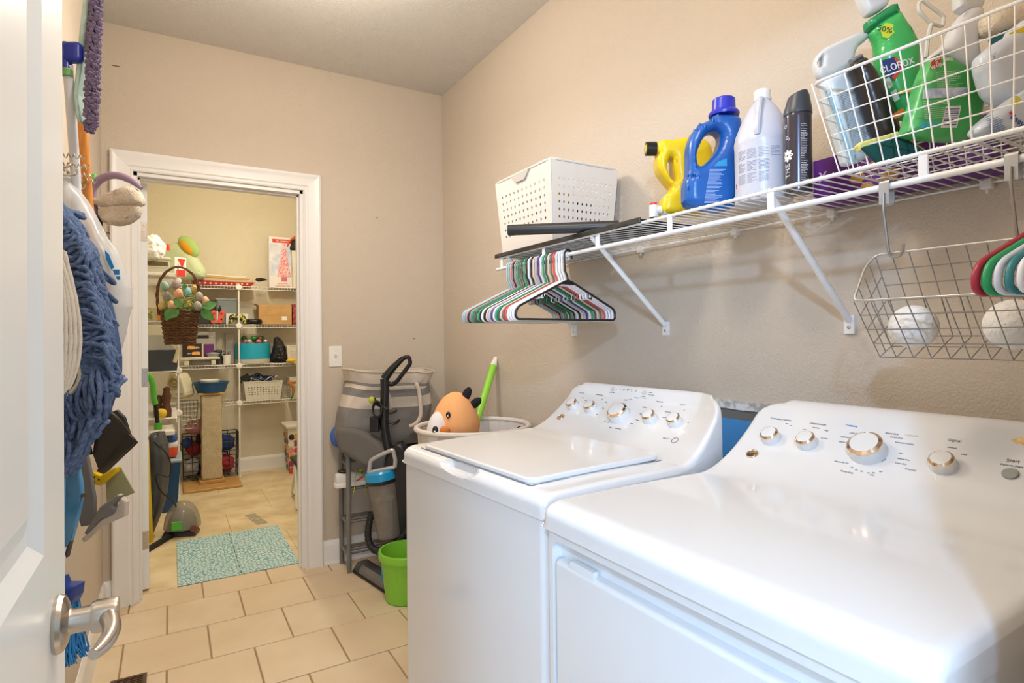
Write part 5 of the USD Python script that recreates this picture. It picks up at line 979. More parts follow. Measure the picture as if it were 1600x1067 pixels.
single('green_clip', 'small green plastic clip above the purple duster handle', 'clip', mv(rbox(-.006, .006, -.022, .022, -.006, .006, .003, 1), (0, 0, 0)), mat('clip_green', '#67bf52', .5), m4=FC((0.0649, -1.0000, 1.7473)))
# dustpans
def pan(name, label, ax, pts, m, depth, lip, px):
    pass
t = thing('dustpan', 'black dustpan hanging lip down below the blue mop', 'dustpan', m4=FC((0.1280, -1.1200, 0.9290)))
K = 0.001952; lp = lambda x, y, z=0.0: ((x - 182) * K, -(y - 690) * K, z)
pan_m = mat('black_gloss_plastic', '#2a2726', .25)
part(t, 'blade', inflate(rp([lp(x, y)[:2] for x, y in ((146, 708), (158, 742), (212, 692), (204, 678), (196, 652), (184, 640), (170, 646), (152, 660))], .003), .012, .004, 3, .01, 2), pan_m, 60)
part(t, 'rim', tube(round_path([lp(146, 708, .01), lp(148, 672, .035), lp(166, 642, .040), (lp(184, 638, .042)), lp(200, 654, .040), lp(208, 676, .02)], .012, 4), .005, 8), pan_m)
part(t, 'lip', hull([lp(158, 745, -.004), lp(215, 692, -.004), lp(158, 742, .006), lp(206, 676, .02), lp(207, 682, -.004), lp(156, 735, .018)]), pan_m)
t = thing('squeegee', 'yellow edged scraper tool tucked under the black dustpan', 'scraper', m4=FC((0.1111, -1.2000, 0.8403)))
K = 0.001866; lp = lambda x, y, z=0.0: ((x - 168) * K, -(y - 745) * K, z)
part(t, 'bar', inflate(rp([lp(x, y)[:2] for x, y in ((146, 736), (148, 756), (160, 758), (184, 738), (186, 728), (160, 742))], .002), .018, .004, 3, .008, 2), mat('strong_yellow', '#e4bd16', .4), 60)
part(t, 'blade', mv(extr(Polygon([lp(x, y)[:2] for x, y in ((160, 744), (184, 732), (206, 772), (162, 790))]), .004), (0, 0, -.016)), mat('olive_card', '#a9a67c', .6), False)
part(t, 'holes', J(*[mv(sphere((0, 0, 0), .0028, 1, (1, 1, .4)), lp(x, y, .0095)) for x, y in ((151, 744), (151, 752), (158, 748))]), black)
t = thing('grey_dustpan', 'grey dustpan and brush set with pale bristles, hanging between the blue and black dustpans', 'dustpan', m4=FC((0.0871, -1.2400, 0.7883)))
K = 0.001814; lp = lambda x, y, z=0.0: ((x - 150) * K, -(y - 780) * K, z)
part(t, 'blade', inflate(rp([lp(x, y)[:2] for x, y in ((128, 716), (138, 708), (144, 740), (150, 780), (150, 818), (128, 822), (122, 800))], .003), .014, .005, 3, .01, 2), mat('pan_grey', '#6b6a68', .4), 60)
part(t, 'brush_back', inflate(rp([lp(x, y)[:2] for x, y in ((134, 832), (146, 812), (160, 790), (186, 772), (192, 774), (180, 790), (188, 794), (180, 804), (160, 812), (140, 834))], .003), .026, .008, 3, .008, 3), mat('brush_grey', '#7c7a77', .4), 60)
part(t, 'bristles', inflate(rp([lp(x, y)[:2] for x, y in ((130, 840), (142, 830), (162, 810), (182, 800), (192, 776), (200, 784), (198, 806), (184, 812), (160, 822), (134, 846))], .002), .022, .006, 3, .008, 2), mat('pale_bristles', '#cfc5b8', .9, bump=(400, .003)), 60)
t = thing('blue_dustpan', 'translucent blue dustpan with a dark rubber lip hanging beside the entry door', 'dustpan', m4=FC((0.0597, -1.5200, 0.8283)))
K = 0.001532; lp = lambda x, y, z=0.0: ((x - 108) * K, -(y - 800) * K, z)
part(t, 'blade', inflate(rp([lp(x, y)[:2] for x, y in ((70, 730), (122, 714), (132, 768), (126, 800), (107, 866), (70, 820))], .004), .014, .005, 3, .01, 2), mat('pan_blue', '#3f86b8', .2, col2='#5d9cc8', scale=12), 60)
part(t, 'rubber_lip', hull([lp(x, y, z) for x, y in ((106, 870), (104, 864), (130, 770), (131.5, 771), (127, 790)) for z in (-.005, .006)]), mat('lip_grey', '#454442', .6))
part(t, 'ridge', J(tube([lp(106, 728, .008), lp(104, 800, .008)], .003, 6), tube([lp(92, 730, .008), lp(90, 820, .008)], .003, 6)), mat('pan_blue_light', '#6fabd4', .2))
# broom with blue bristles
t = thing('broom', 'broom with blue bristles and a white pole standing in the corner by the entry door', 'broom', m4=FC((0.0389, -1.3600, 0.3909)))
K = 0.001669; lp = lambda x, y, z=0.0: ((x - 108) * K, -(y - 1040) * K, z)
part(t, 'pole', tube([lp(93, 560, -.02), lp(94, 912, .0)], .0115, 12), mat('broom_pole_white', '#d9d7e2', .35))
part(t, 'head', inflate(rp([lp(x, y)[:2] for x, y in ((82, 908), (100, 900), (104, 912), (126, 912), (124, 930), (118, 942), (78, 944))], .003), .05, .012, 4, .01, 3), mat('broom_navy', '#27428f', .35), 60)
rng = random.Random(4)
part(t, 'bristles', J(*[tube([lp(rng.uniform(80, 118), 938, z := rng.uniform(-.02, .02)), lp(rng.uniform(80, 122), 980, z * 1.3), lp(rng.uniform(78, 128), rng.uniform(1018, 1034), z * 1.8)], .0019, 4) for _ in range(340)]), mat('broom_blue', '#2b86c9', .6), 60, kind='stuff')
# ================================================================== CLOSET
SHZ = (0.662, 0.995, 1.352, 1.698); PY = 2.462      # rim heights, shelf front
def closet_shelf(name, label, x0, x1, y0, y1, z, along, posts=()):
    """wire shelf with a double front rim; along 'x': front at y0, 'y': front at x1"""
    t = thing(name, label, 'shelf', group='white wire closet shelves'); zt, zb = z + .012, z - .015; r, w = [], []
    if along == 'x':
        part(t, 'front_rim', J(rod((x0, y0, zt), (x1, y0, zt), .0035, 6), rod((x0, y0, zb), (x1, y0, zb), .0035, 6)), shelf_white, kind='stuff')
        part(t, 'back_rail', rod((x0, y1, zt), (x1, y1, zt), .003, 6), shelf_white)
        for x in np.arange(x0 + .012, x1, .0254): w.append(tube([(x, y1, zt + .003), (x, y0 - .003, zt + .003), (x, y0 - .003, zb)], .0016, 4))
    else:
        part(t, 'front_rim', J(rod((x1, y0, zt), (x1, y1, zt), .0035, 6), rod((x1, y0, zb), (x1, y1, zb), .0035, 6)), shelf_white, kind='stuff')
        part(t, 'back_rail', rod((x0, y0, zt), (x0, y1, zt), .003, 6), shelf_white)
        for y in np.arange(y0 + .012, y1, .0254): w.append(tube([(x0, y, zt + .003), (x1 + .003, y, zt + .003), (x1 + .003, y, zb)], .0016, 4))
    part(t, 'deck_wires', J(*w), shelf_white, kind='stuff')
    return t
LV = ('lowest', 'second', 'third', 'top')
for z, n in zip(SHZ, LV): closet_shelf('closet_shelf', '%s white wire shelf along the closet back wall' % n, .322, W - .005, PY, CY1 - .008, z, 'x')
for z, n in zip(SHZ, LV): closet_shelf('closet_shelf', '%s white wire shelf along the closet left wall' % n, .008, .312, 1.52, 2.69, z, 'y')
def pole(label, x, y, top):
    t = thing('shelf_pole', label, 'shelf pole', (x, y, 0))
    part(t, 'tube', cyl((0, 0), .0075, 0, top, 12), shelf_white); part(t, 'foot', cyl((0, 0), .013, 0, .02, 12), white_plastic)
    for z in SHZ: part(t, 'clip', xf(lathe([(0, -.012), (.026, -.012), (.027, .008), (.02, .016), (0, .017)], 20), plane((0, 0, z), (1, 0, 0), (0, 0, 1))), white_plastic)
pole('white upright pole holding the front of the back closet shelves', .806, 2.447, 1.735)
pole('white upright pole holding the front of the left closet shelves', .327, 1.976, 1.735)
DZ = [z + .0166 for z in SHZ]
def cbox(name, label, cat, a, b, z0, depth, m, r=.003, lid=None, yf=None):
    """box with its front face through the points a (upper left) and b (lower right), standing at z0; local origin at its base"""
    x0, x1, z1, y = a[0], b[0], a[2], a[1]
    t = thing(name, label, cat, ((x0 + x1) / 2, y, z0)); w = (x1 - x0) / 2
    part(t, 'body', rbox(-w, w, 0, depth, 0, z1 - z0, r, 1), m)
    return t, w, z1 - z0
def fprint(t, name, m, w, x, z, h=None, d=.001): part(t, name, mv(box(-w / 2, w / 2, -d, 0.0005, -h / 2, h / 2), (x, 0, z)), m, False)
Y0 = 2.49
# --- top shelf
card = mat('cardboard', '#c9a06a', .8, col2='#bd935e', scale=12)
single('plastic_wrap', 'white plastic wrapped bundle at the left end of the top closet shelf', 'plastic wrap', (lambda m: (np.array(m.vertices) * (.085, .10, .10) * (1 + .5 * (meshkit.fbm(np.array(m.vertices) * 3, 3) - .5))[:, None], np.array(m.faces)))(trimesh.creation.icosphere(4, 1.0)), mat('white_film', '#e8e8e6', .25), (0.1647, 1.7500, 1.9113), smooth=True)
t, w, h = cbox('storage_box', 'clear plastic box holding cream goods under the white plastic bundle', 'storage box', (0.1018, 1.7200, 1.8377), (0.2770, 1.7200, 1.6584), DZ[3], .2, clear('clear_box', '#dcd8cb', .55, .15), .008)
part(t, 'contents', box(-w + .01, w - .012, .02, .17, .01, h * .45), mat('cream_goods', '#d8cba6', .8)); part(t, 'lid', rbox(-w - .006, w + .006, -.006, .2, h - .012, h + .008, .006, 1), clear('clear_lid', '#e6e3da', .6, .15))
part(t, 'upper_tray', rbox(-w + .02, w - .01, .0, .15, h * .5, h - .02, .004, 1), mat('cream_tray', '#dccf9f', .6))
t, w, h = cbox('game_box', 'white and red printed box beside the green plush on the top closet shelf', 'box', (0.3031, 1.8000, 1.8598), (0.3822, 1.8000, 1.6691), DZ[3], .09, mat('paper_white', '#e9e4df', .5))
fprint(t, 'print', mat('strong_red', '#d8372c', .5), w * 1.6, w * .15, h * .18, h * .34); part(t, 'print', mv(extr(Polygon([(-.024, .03), (.024, .03), (0, -.03)]), .001), (0, 0, 0)) if False else xf(extr(Polygon([(-.026, .034), (.026, .034), (.004, -.034)]), .0012), plane((w * .25, 0, h * .68), (1, 0, 0), (0, 0, 1))), mat('strong_red', '#d8372c', .5), False)
for k, (px, n) in enumerate(((250, 'left'), (270, 'right'))):
    single('red_cap_bottle', 'small white bottle with red cap on the clear box, %s one' % n, 'bottle', lathe([(0, 0), (.012, 0), (.012, .03), (.008, .034), (.008, .045), (0, .045)], 12), mat('strong_red', '#d8372c', .5), (.215 + .05 * k, 1.76, DZ[3] + .19), group='small red topped bottles')
t = thing('plush_frog', 'large pale green plush toy with yellow ear lining, slumped on the top closet shelf', 'plush toy', m4=FC((0.3838, 2.5000, 1.7615)))
K = 0.005550
bd = rp([((x - 288) * K, -(y - 436) * K) for x, y in ((240, 438), (246, 392), (262, 381), (284, 378), (300, 390), (312, 408), (322, 424), (318, 438))], .02)
part(t, 'body', inflate(bd, .13, .06, 6, .015, 10), mat('pale_green_plush', '#cfdcb4', .95, bump=(200, .002)), 80)
part(t, 'ear', xf(sphere((0, 0, 0), 1, 3, (20 * K, 12 * K, .04)), mtx((10 * K, 50 * K, .03), rz=-48)), mat('leaf_green_plush', '#a9c977', .95), True)
part(t, 'ear_lining', xf(sphere((0, 0, 0), 1, 3, (15 * K, 8 * K, .035)), mtx((9 * K, 48 * K, .045), rz=-48)), mat('mustard_plush', '#d99f26', .95), True)
for i, (a, b, z0, hh, c, n) in enumerate(((.44, .93, 0, .028, '#c9b79b', 'brown kraft paper sheet'), (.47, .91, .030, .014, '#d9b258', 'golden yellow folded paper'), (.50, .88, .046, .014, '#e8e6e0', 'white folded paper'))):
    single('folded_paper', '%s in the flat pile on the top closet shelf' % n, 'paper', (lambda m: (m[0] + np.stack([np.zeros(len(m[0])), np.zeros(len(m[0])), .006 * np.sin(m[0][:, 0] * 14)], 1), m[1]))(vf(to_man(rbox(a, b, 2.50, 2.66, DZ[3] + .034 + z0, DZ[3] + .034 + z0 + hh, .004, 1)).refine_to_length(.03))), mat('folded_paper_%d' % i, c, .8), smooth=30)
t = thing('star_tray', 'red tray with white star border lying on the top closet shelf', 'tray', (.70, 2.475, DZ[3]))
part(t, 'body', hull([(x, y, z) for x, y, z in ((-.23, .0, .0), (.21, .0, .0), (-.25, -.012, .034), (.245, -.012, .034), (-.23, .17, 0), (.21, .17, 0), (-.25, .18, .034), (.245, .18, .034))]), mat('star_red', '#b5322b', .6))
st = Polygon([((.013 if i % 2 == 0 else .0055) * math.sin(i * math.pi / 5), (.013 if i % 2 == 0 else .0055) * math.cos(i * math.pi / 5)) for i in range(10)])
part(t, 'star_print', J(*[xf(extr(st, .0012), plane((-.20 + .042 * i, -.0062, .017), (1, 0, 0), (0, -.33, .94))) for i in range(10)]), mat('star_white', '#e9dcc8', .6), False, kind='stuff')
single('black_cloth', 'black cloth corner poking out at the right of the paper pile', 'cloth', inflate(rp([(0, 0), (.02, -.012), (.10, .004), (.06, .022), (.01, .02)], .003), .05, .01, 3, .012, 3), mat('black_cloth2', '#2a2729', .9), m4=FC((0.9562, 2.5000, 1.7735)), smooth=60)
t, w, h = cbox('tree_box', 'white carton printed with a pink christmas tree on the top closet shelf', 'carton', (1.0724, 2.5300, 2.1931), (1.3134, 2.5300, 1.7173), DZ[3], .10, mat('pale_carton', '#e6dfdf', .5))
fprint(t, 'print', mat('carton_sky', '#bcc6de', .6, col2='#e3e2ea', scale=14), w * 1.9, 0, h * .55, h * .62)
part(t, 'tree_print', J(*[xf(extr(Polygon([(-q, 0), (q, 0), (q * .62, .07 * h / .36), (-q * .62, .07 * h / .36)]), .0014 + .0003 * i), plane((.012, -.001, z), (1, 0, 0), (0, 0, 1))) for i, (q, z) in enumerate(((.062, h * .22), (.055, h * .31), (.047, h * .40), (.038, h * .49), (.029, h * .58), (.018, h * .67)))]), mat('tree_pink', '#d97f87', .6, col2='#efd3d3', scale=120, lo=.45, hi=.6), False, kind='stuff')
fprint(t, 'pot_print', mat('pot_pink', '#d06a74', .6), .05, .012, h * .17, h * .09, .0015)
fprint(t, 'ribbon_print', mat('ribbon_red', '#cf3a34', .6), w * 1.5, .0, h * .92, h * .07, .0015)
part(t, 'lettering', J(xf(text('Mr. Christmas', .012, .0006, True), plane((0, -.0016, h * .92), (1, 0, 0), (0, 0, 1)))), white_plastic, False)
part(t, 'lettering', J(xf(text('NOSTALGIC', .011, .0006), plane((0.0, -.001, h * .085), (1, 0, 0), (0, 0, 1))), xf(text('CHRISTMAS TREE', .011, .0006), plane((0, -.001, h * .035), (1, 0, 0), (0, 0, 1)))), mat('ribbon_red', '#cf3a34', .6), False)
closet_bk = mat('closet_basket_plastic', '#d9d5c8', .45)
t = thing('storage_basket', 'white perforated basket at the right end of the top closet shelf', 'basket'); sweep_basket(1.275, 1.50, 2.475, 2.64, DZ[3], 2.06, .012, 9, 7, 9, t, closet_bk, .5)
single('black_bag', 'black bag sitting in the basket at the right of the top closet shelf', 'bag', inflate(rp([(-.06, -.05), (.16, -.05), (.16, .10), (.05, .11), (-.03, .07)], .02), .12, .05, 5, .012, 8), mat('black_nylon', '#262424', .6), m4=FC((1.31, 2.545, 2.10)), smooth=60)
single('orange_strap', 'orange strap edging the black bag on the top closet shelf', 'strap', tube(curve([(-.065, -.06, .04), (-.05, .03, .05), (-.01, .085, .05), (.05, .118, .03)], 16), .008, 6), mat('orange_strap', '#d9572f', .6), m4=FC((1.31, 2.545, 2.10)))
# --- easter basket hanging in front of the shelves
wick = mat('brown_wicker', '#6d4a2e', .75, col2='#4d3320', scale=60)
t = thing('egg_basket', 'brown wicker basket full of speckled eggs hanging from the left closet shelves', 'basket', (.335, 1.36, 1.205))
rows = []
for k in range(22):
    v = k / 21; R = .088 + .030 * v + .004 * math.sin(k * 2.1)
    rows.append(tube([(R * math.cos(a) + .003 * math.sin(a * 9 + k * 3.1), R * math.sin(a), .005 + .225 * v + .003 * math.sin(a * 14 + k * math.pi)) for a in np.linspace(0, 6.283, 49)[:-1]], .0066, 5, True))
part(t, 'woven_side', J(*rows), wick, kind='stuff'); part(t, 'lining', lathe([(0, .0), (.085, 0), (.116, .222), (.108, .222), (.08, .01), (0, .01)], 32), mat('dark_wicker', '#3a2618', .9))
hd = curve([(-.125, 0, .20), (-.135, 0, .34), (-.095, 0, .48), (-.015, 0, .535), (.075, 0, .49), (.115, 0, .36), (.118, 0, .21)], 50)
part(t, 'handle', J(*[tube(hd + .006 * np.stack([np.cos(np.arange(50) * .6 + p), np.sin(np.arange(50) * .6 + p), np.zeros(50)], 1), .0058, 6) for p in (0, 2.1, 4.2)]), wick)
part(t, 'hook', tube(curve([(-.015, 0, .520), (-.015, .0, .548), (-.01, .08, .552), (-.01, .158, .518), (-.01, .166, .49)], 20), .003, 6), nickel)
ec = {'teal': ('#8fb0a6', '#6f8f86'), 'mauve': ('#a79a9b', '#8a7d80'), 'blue': ('#7fb4bd', '#5f949d'), 'ochre': ('#d2b06c', '#b08f52'), 'peach': ('#e2a98c', '#c98c70'), 'yellow': ('#e2b851', '#c89d3d'), 'grey': ('#a5a195', '#848074'), 'aqua': ('#79b7bb', '#5e9a9f')}
Ko = 0.004362
eggs = [('teal', 255, 447), ('mauve', 269, 443), ('mauve', 258, 462), ('peach', 272, 458), ('blue', 283, 455), ('ochre', 292, 451), ('grey', 297, 462), ('peach', 305, 469), ('yellow', 283, 475), ('grey', 295, 477), ('aqua', 304, 480), ('ochre', 252, 477), ('peach', 264, 477)]
pos = ['top left', 'topmost', 'left', 'central', 'central', 'upper right', 'right', 'far right', 'lower middle', 'lower right', 'far lower right', 'lower left', 'lower centre left']
EX, EZ = (lambda x: .335 + (x - 274) * Ko * 1.12), (lambda y: 1.437 + (484 - y) * Ko * 1.02)
for i, ((c, x, y), n) in enumerate(zip(eggs, pos)):
    e = trimesh.creation.icosphere(3, 1.0); v = np.array(e.vertices) * (.026, .026, .034); v[:, :2] *= (1 - .12 * v[:, 2:3] / .034)
    single('speckled_egg', '%s speckled decorative egg, %s in the wicker basket' % (c, n), 'egg', (v, np.array(e.faces)), mat('egg_' + c, ec[c][0], .6, col2=ec[c][1], scale=220, lo=.5, hi=.62), (EX(x), 1.30 + .045 * ((i * 7) % 3) - .03 * (y > 465), EZ(y)), ry=((i * 37) % 40) - 20, smooth=True, group='decorative eggs in the wicker basket')
lf = mat('leaf_green', '#5f9d52', .5, col2='#477f40', scale=20)
def leaf(path, at, ang, L, tilt=0):
    u = np.linspace(0, 1, 9); w = .30 * L * np.sin(np.pi * u ** .8); V = np.vstack([np.stack([u * L, s * w, .06 * L * np.abs(s) + .10 * L * u * (1 - u)], 1) for s in (-1, 0, 1)]); F = []
    for a in range(2):
        for i in range(8): F += [(a * 9 + i, a * 9 + i + 1, a * 9 + 9 + i + 1), (a * 9 + i, a * 9 + 9 + i + 1, a * 9 + 9 + i)]
    m = plane(at, (math.cos(ang), .2, math.sin(ang)), (-math.sin(ang), .1, math.cos(ang))); part(path, 'leaf', xf((V, np.array(F)), m), lf, True)
t = thing('leaf_sprig', 'green leaf sprays among the eggs of the wicker basket', 'foliage', (.335, 1.25, 1.42))
part(t, 'stem', J(*[tube(curve([(dx * .5, .06, -.03), (dx * .8, .0, .03), (dx, -.045, dz)], 8), .002, 5) for dx, dz in ((.13, .035), (-.055, .03), (.02, .15))]), lf)
for dx, dz, a, L in ((.13, .035, .35, .10), (.12, .02, -.75, .11), (.15, .03, -1.4, .075), (-.005, .03, 2.0, .075), (-.055, .03, -1.9, .095), (.02, .15, 1.5, .05), (-.01, .02, -2.4, .09), (.125, .03, -.1, .06)): leaf(t, (dx, -.045, dz), a, L)
single('basket_grass', 'pale green grass filling the top of the wicker basket', 'grass', J(*[tube(curve([(rng.uniform(-.09, .09), rng.uniform(-.09, .09), .0), (rng.uniform(-.10, .10), rng.uniform(-.10, .10), rng.uniform(.02, .06)), (rng.uniform(-.11, .11), rng.uniform(-.1, .1), rng.uniform(.01, .13))], 7), .0016, 3) for _ in range(170)]), mat('grass_olive', '#98a262', .8), (.335, 1.36, 1.425), kind='stuff')
# --- third shelf (controllers, boxes)
Z3 = DZ[2]
t, w, h = cbox('fabric_bin', 'dark fabric bin behind the leaf sprays on the third closet shelf', 'bin', (0.4411, 2.5000, 1.5851), (0.6038, 2.5000, 1.3790), Z3, .16, mat('charcoal_fabric', '#3a3c3e', .9), .006)
single('headphones', 'black headphones lying across the dark fabric bin', 'headphones', J(tube(curve([(-.07, 0, 0), (-.05, 0, .05), (.03, .02, .075), (.08, 0, .05), (.085, 0, .01)], 20), .008, 8), sphere((.085, 0, .0), .03, 2, (.5, 1, 1)), sphere((-.07, 0, 0), .03, 2, (.5, 1, 1))), black_matt, (.575, 2.54, Z3 + .13))
t = thing('game_controller', 'pair of coral red game controllers standing beside the grey plastic bin', 'game controller', (.635, 2.487, Z3))
cr = mat('coral_red_plastic', '#e2583f', .4)
for dx, a in ((-.028, 3), (.032, 14)):
    g = part(t, 'grip', xf(inflate(rrect(.044, .118, .018), .02, .008, 4, .01, 3), plane((dx, -.01, .064), (math.cos(math.radians(a)), 0, -math.sin(math.radians(a))), (math.sin(math.radians(a)), 0, math.cos(math.radians(a))))), cr, 60)
    part(g, 'button', J(*[sphere((dx + x, -.021, .064 + z), r, 1, (1, .5, 1)) for x, z, r in ((0, -.018, .009), (0, .022, .004), (-.008, .030, .004), (.008, .030, .004), (0, .038, .004))]), black, kind='stuff')
part(t, 'centre_bar', rbox(-.006, .008, -.014, .002, .01, .118, .003, 1), mat('pale_grey_plastic', '#d3d6d8', .4))
t, w, h = cbox('plastic_bin', 'translucent grey plastic bin on the third closet shelf left of the pole', 'bin', (0.6322, 2.5300, 1.5971), (0.8178, 2.5300, 1.3745), Z3, .14, clear('smoke_bin', '#a9b4b6', .5, .2), .012)
part(t, 'tray', box(-w + .025, w - .025, .02, .10, .005, h * .75), clear('smoke_inner', '#c3cac8', .5)); part(t, 'rim', rbox(-w - .006, w + .006, -.006, .14, h - .01, h + .006, .004, 1), clear('smoke_rim', '#b5c2c4', .6))
t = thing('game_pad', 'yellow and black camouflage game pad in front of the white card', 'game pad', (.795, 2.482, Z3 + .04))
part(t, 'body', xf(inflate(rp([(-.075, -.045), (-.055, -.05), (-.035, -.015), (.035, -.015), (.055, -.05), (.075, -.045), (.065, .03), (.03, .042), (-.03, .042), (-.065, .03)], .01), .035, .014, 4, .01, 4), plane((0, -.018, .012), (1, 0, 0), (0, 0, 1))), mat('camo_print', '#2c2b22', .5, col2='#c9c84a', scale=55, lo=.50, hi=.53), 60)
part(t, 'stick', J(sphere((-.03, -.04, .015), .012, 1, (1, .7, 1)), sphere((.03, -.04, .005), .012, 1, (1, .7, 1))), black, kind='stuff')
t, w, h = cbox('white_card', 'white display card behind the camouflage game pad', 'card', (0.7074, 2.5150, 1.4658), (0.8908, 2.5150, 1.3743), Z3, .012, white_plastic, .002)
t = thing('game_pad', 'black game pad lying left of the cardboard box', 'game pad', (.93, 2.50, Z3 + .026))
part(t, 'body', inflate(rp([(-.075, -.045), (-.055, -.05), (-.035, -.015), (.035, -.015), (.055, -.05), (.075, -.045), (.065, .03), (.03, .042), (-.03, .042), (-.065, .03)], .01), .045, .018, 4, .01, 4), black, 60)
t, w, h = cbox('cardboard_box', 'plain brown cardboard box with a white label on the third closet shelf', 'box', (0.9746, 2.4850, 1.5498), (1.2627, 2.4850, 1.3744), Z3, .17, card, .003)
fprint(t, 'label', white_plastic, .048, w * .55, h * .32, .036); fprint(t, 'tape', mat('box_tape', '#b48b57', .4), w * 2 - .004, 0, h * .47, .004)
part(t, 'flap', hull([(-w - .004, .0, h), (-w - .004, .17, h), (-w - .028, .0, h + .006), (-w - .028, .16, h + .008), (-w - .026, 0, h + .003), (-w - .002, .17, h - .003)]), card)
t, w, h = cbox('gift_bag', 'dark red patterned gift bag at the right end of the third closet shelf', 'bag', (1.2724, 2.5000, 1.5623), (1.3464, 2.5000, 1.3992), Z3, .08, mat('wine_red_paper', '#8d2f35', .5, col2='#b8656a', scale=50, lo=.5, hi=.56), .004)
# --- second shelf
Z2 = DZ[1]
t, w, h = cbox('printer', 'grey and white machine with a purple panel on the second closet shelf', 'printer', (0.4315, 2.5600, 1.3068), (0.6258, 2.5600, 1.0534), Z2, .12, mat('warm_grey_plastic', '#b5afa8', .45), .006)
fprint(t, 'panel', mat('purple_panel', '#6a2c74', .4), w * 1.8, -w * .05, h * .42, h * .40); fprint(t, 'slot', mat('slot_black', '#232222', .5), w * 1.1, -w * .1, h * .84, h * .10)
t, w, h = cbox('riser', 'cream plastic step stool on the second closet shelf', 'stool', (0.3365, 2.4700, 1.0756), (0.6653, 2.4700, 0.9812), Z2 + .05, .15, mat('cream_plastic2', '#dcd6bd', .45), .004) if False else (None, 0, 0)
t = thing('step_riser', 'cream plastic riser standing on the second closet shelf', 'riser', (.50, 2.475, Z2)); cp2 = mat('cream_plastic2', '#dcd6bd', .45)
part(t, 'top', rbox(-.155, .155, 0, .16, .048, .070, .004, 1), cp2)
for x in (-.105, .105): part(t, 'leg', rbox(x - .018, x + .018, .01, .15, 0, .048, .003, 1), cp2)
t, w, h = cbox('light_bulb_box', 'dark box printed with two glowing orange bulbs on the cream riser', 'box', (0.3660, 2.4850, 1.2013), (0.5263, 2.4850, 1.0867), Z2 + .0702, .05, mat('dark_brown_box', '#33251f', .4))
for z, s in ((h * .70, 1), (h * .28, -1)):
    part(t, 'bulb_print', xf(extr(rp([(-.045, -.014), (-.015, -.016), (.02, -.012), (.02, .012), (-.015, .016), (-.045, .014)], .004), .0012), plane((.0, 0, z), (s, 0, 0), (0, 0, 1))) if s > 0 else xf(extr(rp([(-.045, -.014), (-.015, -.016), (.02, -.012), (.02, .012), (-.015, .016), (-.045, .014)], .004), .0012), plane((.01, 0, z), (-1, 0, 0), (0, 0, 1)) @ mtx((0, 0, -.0012))), mat('glow_orange_print', '#ee8a35', .5, col2='#f6c86a', scale=70), False)
    part(t, 'bulb_base_print', xf(extr(Polygon([(.021, -.012), (.05, -.004), (.05, .004), (.021, .012)]), .001), plane((0, 0, z), (1, 0, 0), (0, 0, 1))) if s > 0 else box(-.046, -.014, -.001, 0, z - .006, z + .006), mat('grey_print2', '#a9a4b4', .5), False)
part(t, 'edge', box(w - .012, w, -.0008, 0, .002, h - .002), mat('cream_edge', '#d8c9a0', .6), False)
single('plastic_tub', 'small clear plastic tub on the right of the cream riser', 'tub', lathe([(0, 0), (.045, 0), (.055, .022), (.06, .024), (.06, .03), (.03, .038), (0, .04)], 24), clear('clear_tub', '#d6d8d6', .6), (.605, 2.545, Z2 + .0705))
t = thing('plastic_cup', 'white plastic cup holding dark odds and ends on the second closet shelf', 'cup', (.712, 2.50, Z2))
part(t, 'body', lathe([(0, 0), (.030, 0), (.036, .085), (.033, .085), (.028, .004), (0, .004)], 24), white_plastic)
part(t, 'contents', J(*[tube([(.01 * math.cos(a), .01 * math.sin(a), .01), (.028 * math.cos(a), .028 * math.sin(a), .115 + .02 * math.sin(a * 3))], .006, 6) for a in np.linspace(0, 5.2, 6)]), mat('mixed_dark', '#4a474c', .5, col2='#b9b6bb', scale=60, lo=.55, hi=.6), kind='stuff')
single('dark_jar', 'dark glass jar with silver lid left of the white cup', 'jar', lathe([(0, 0), (.04, 0), (.042, .07), (.03, .085), (.03, .10), (.036, .102), (.034, .125), (.02, .13), (0, .13)], 24), mat('dark_glass', '#2d2c2e', .15, col2='#55535a', scale=25), (.645, 2.56, Z2))
t, w, h = cbox('picture_frame', 'pale grey upright panel behind the cups on the second closet shelf', 'panel', (0.7121, 2.6600, 1.2949), (0.7850, 2.6600, 1.0279), Z2, .012, mat('pale_panel', '#bdb4ac', .5), .002)
t = thing('tin_box', 'turquoise drum full of christmas baubles on the second closet shelf', 'box', (.935, 2.585, Z2))
part(t, 'body', lathe([(0, 0), (.148, 0), (.15, .004), (.15, .04), (.148, .042)], 40) , mat('drum_base', '#c4c0b6', .5))
part(t, 'band', lathe([(.1485, .042), (.150, .042), (.150, .182), (.1485, .184), (.140, .184), (.140, .05)], 40, False), mat('turquoise', '#1fa6c6', .4))
part(t, 'lining', lathe([(0, .05), (.142, .05), (.142, .06), (0, .06)], 40), mat('drum_base', '#c4c0b6', .5))
bc = {'red': '#c33b40', 'silver': '#c9c6c4', 'green': '#3f8f4e', 'gold': '#c9a15a', 'pink': '#d98a94', 'bronze': '#7a5a44'}
rng = random.Random(21); k = 0
for i in range(16):
    a = i * 2.4; r = .118 * math.sqrt((i + .5) / 16); c = list(bc)[i % 6]; z = .168 + .030 * (i % 3)
    single('bauble', '%s christmas bauble heaped in the turquoise drum, on the %s side%s' % (c, (('back right', 'back left'), ('front right', 'front left'))[math.sin(a) < 0][math.cos(a) < 0], ' near the middle' if r < .07 else ' by the rim'), 'bauble', sphere((0, 0, 0), .026, 2), mat('bauble_' + c, bc[c], .2, .5), (.935 + r * math.cos(a), 2.585 + r * math.sin(a), Z2 + z), smooth=True, group='%s baubles in the turquoise drum' % c)
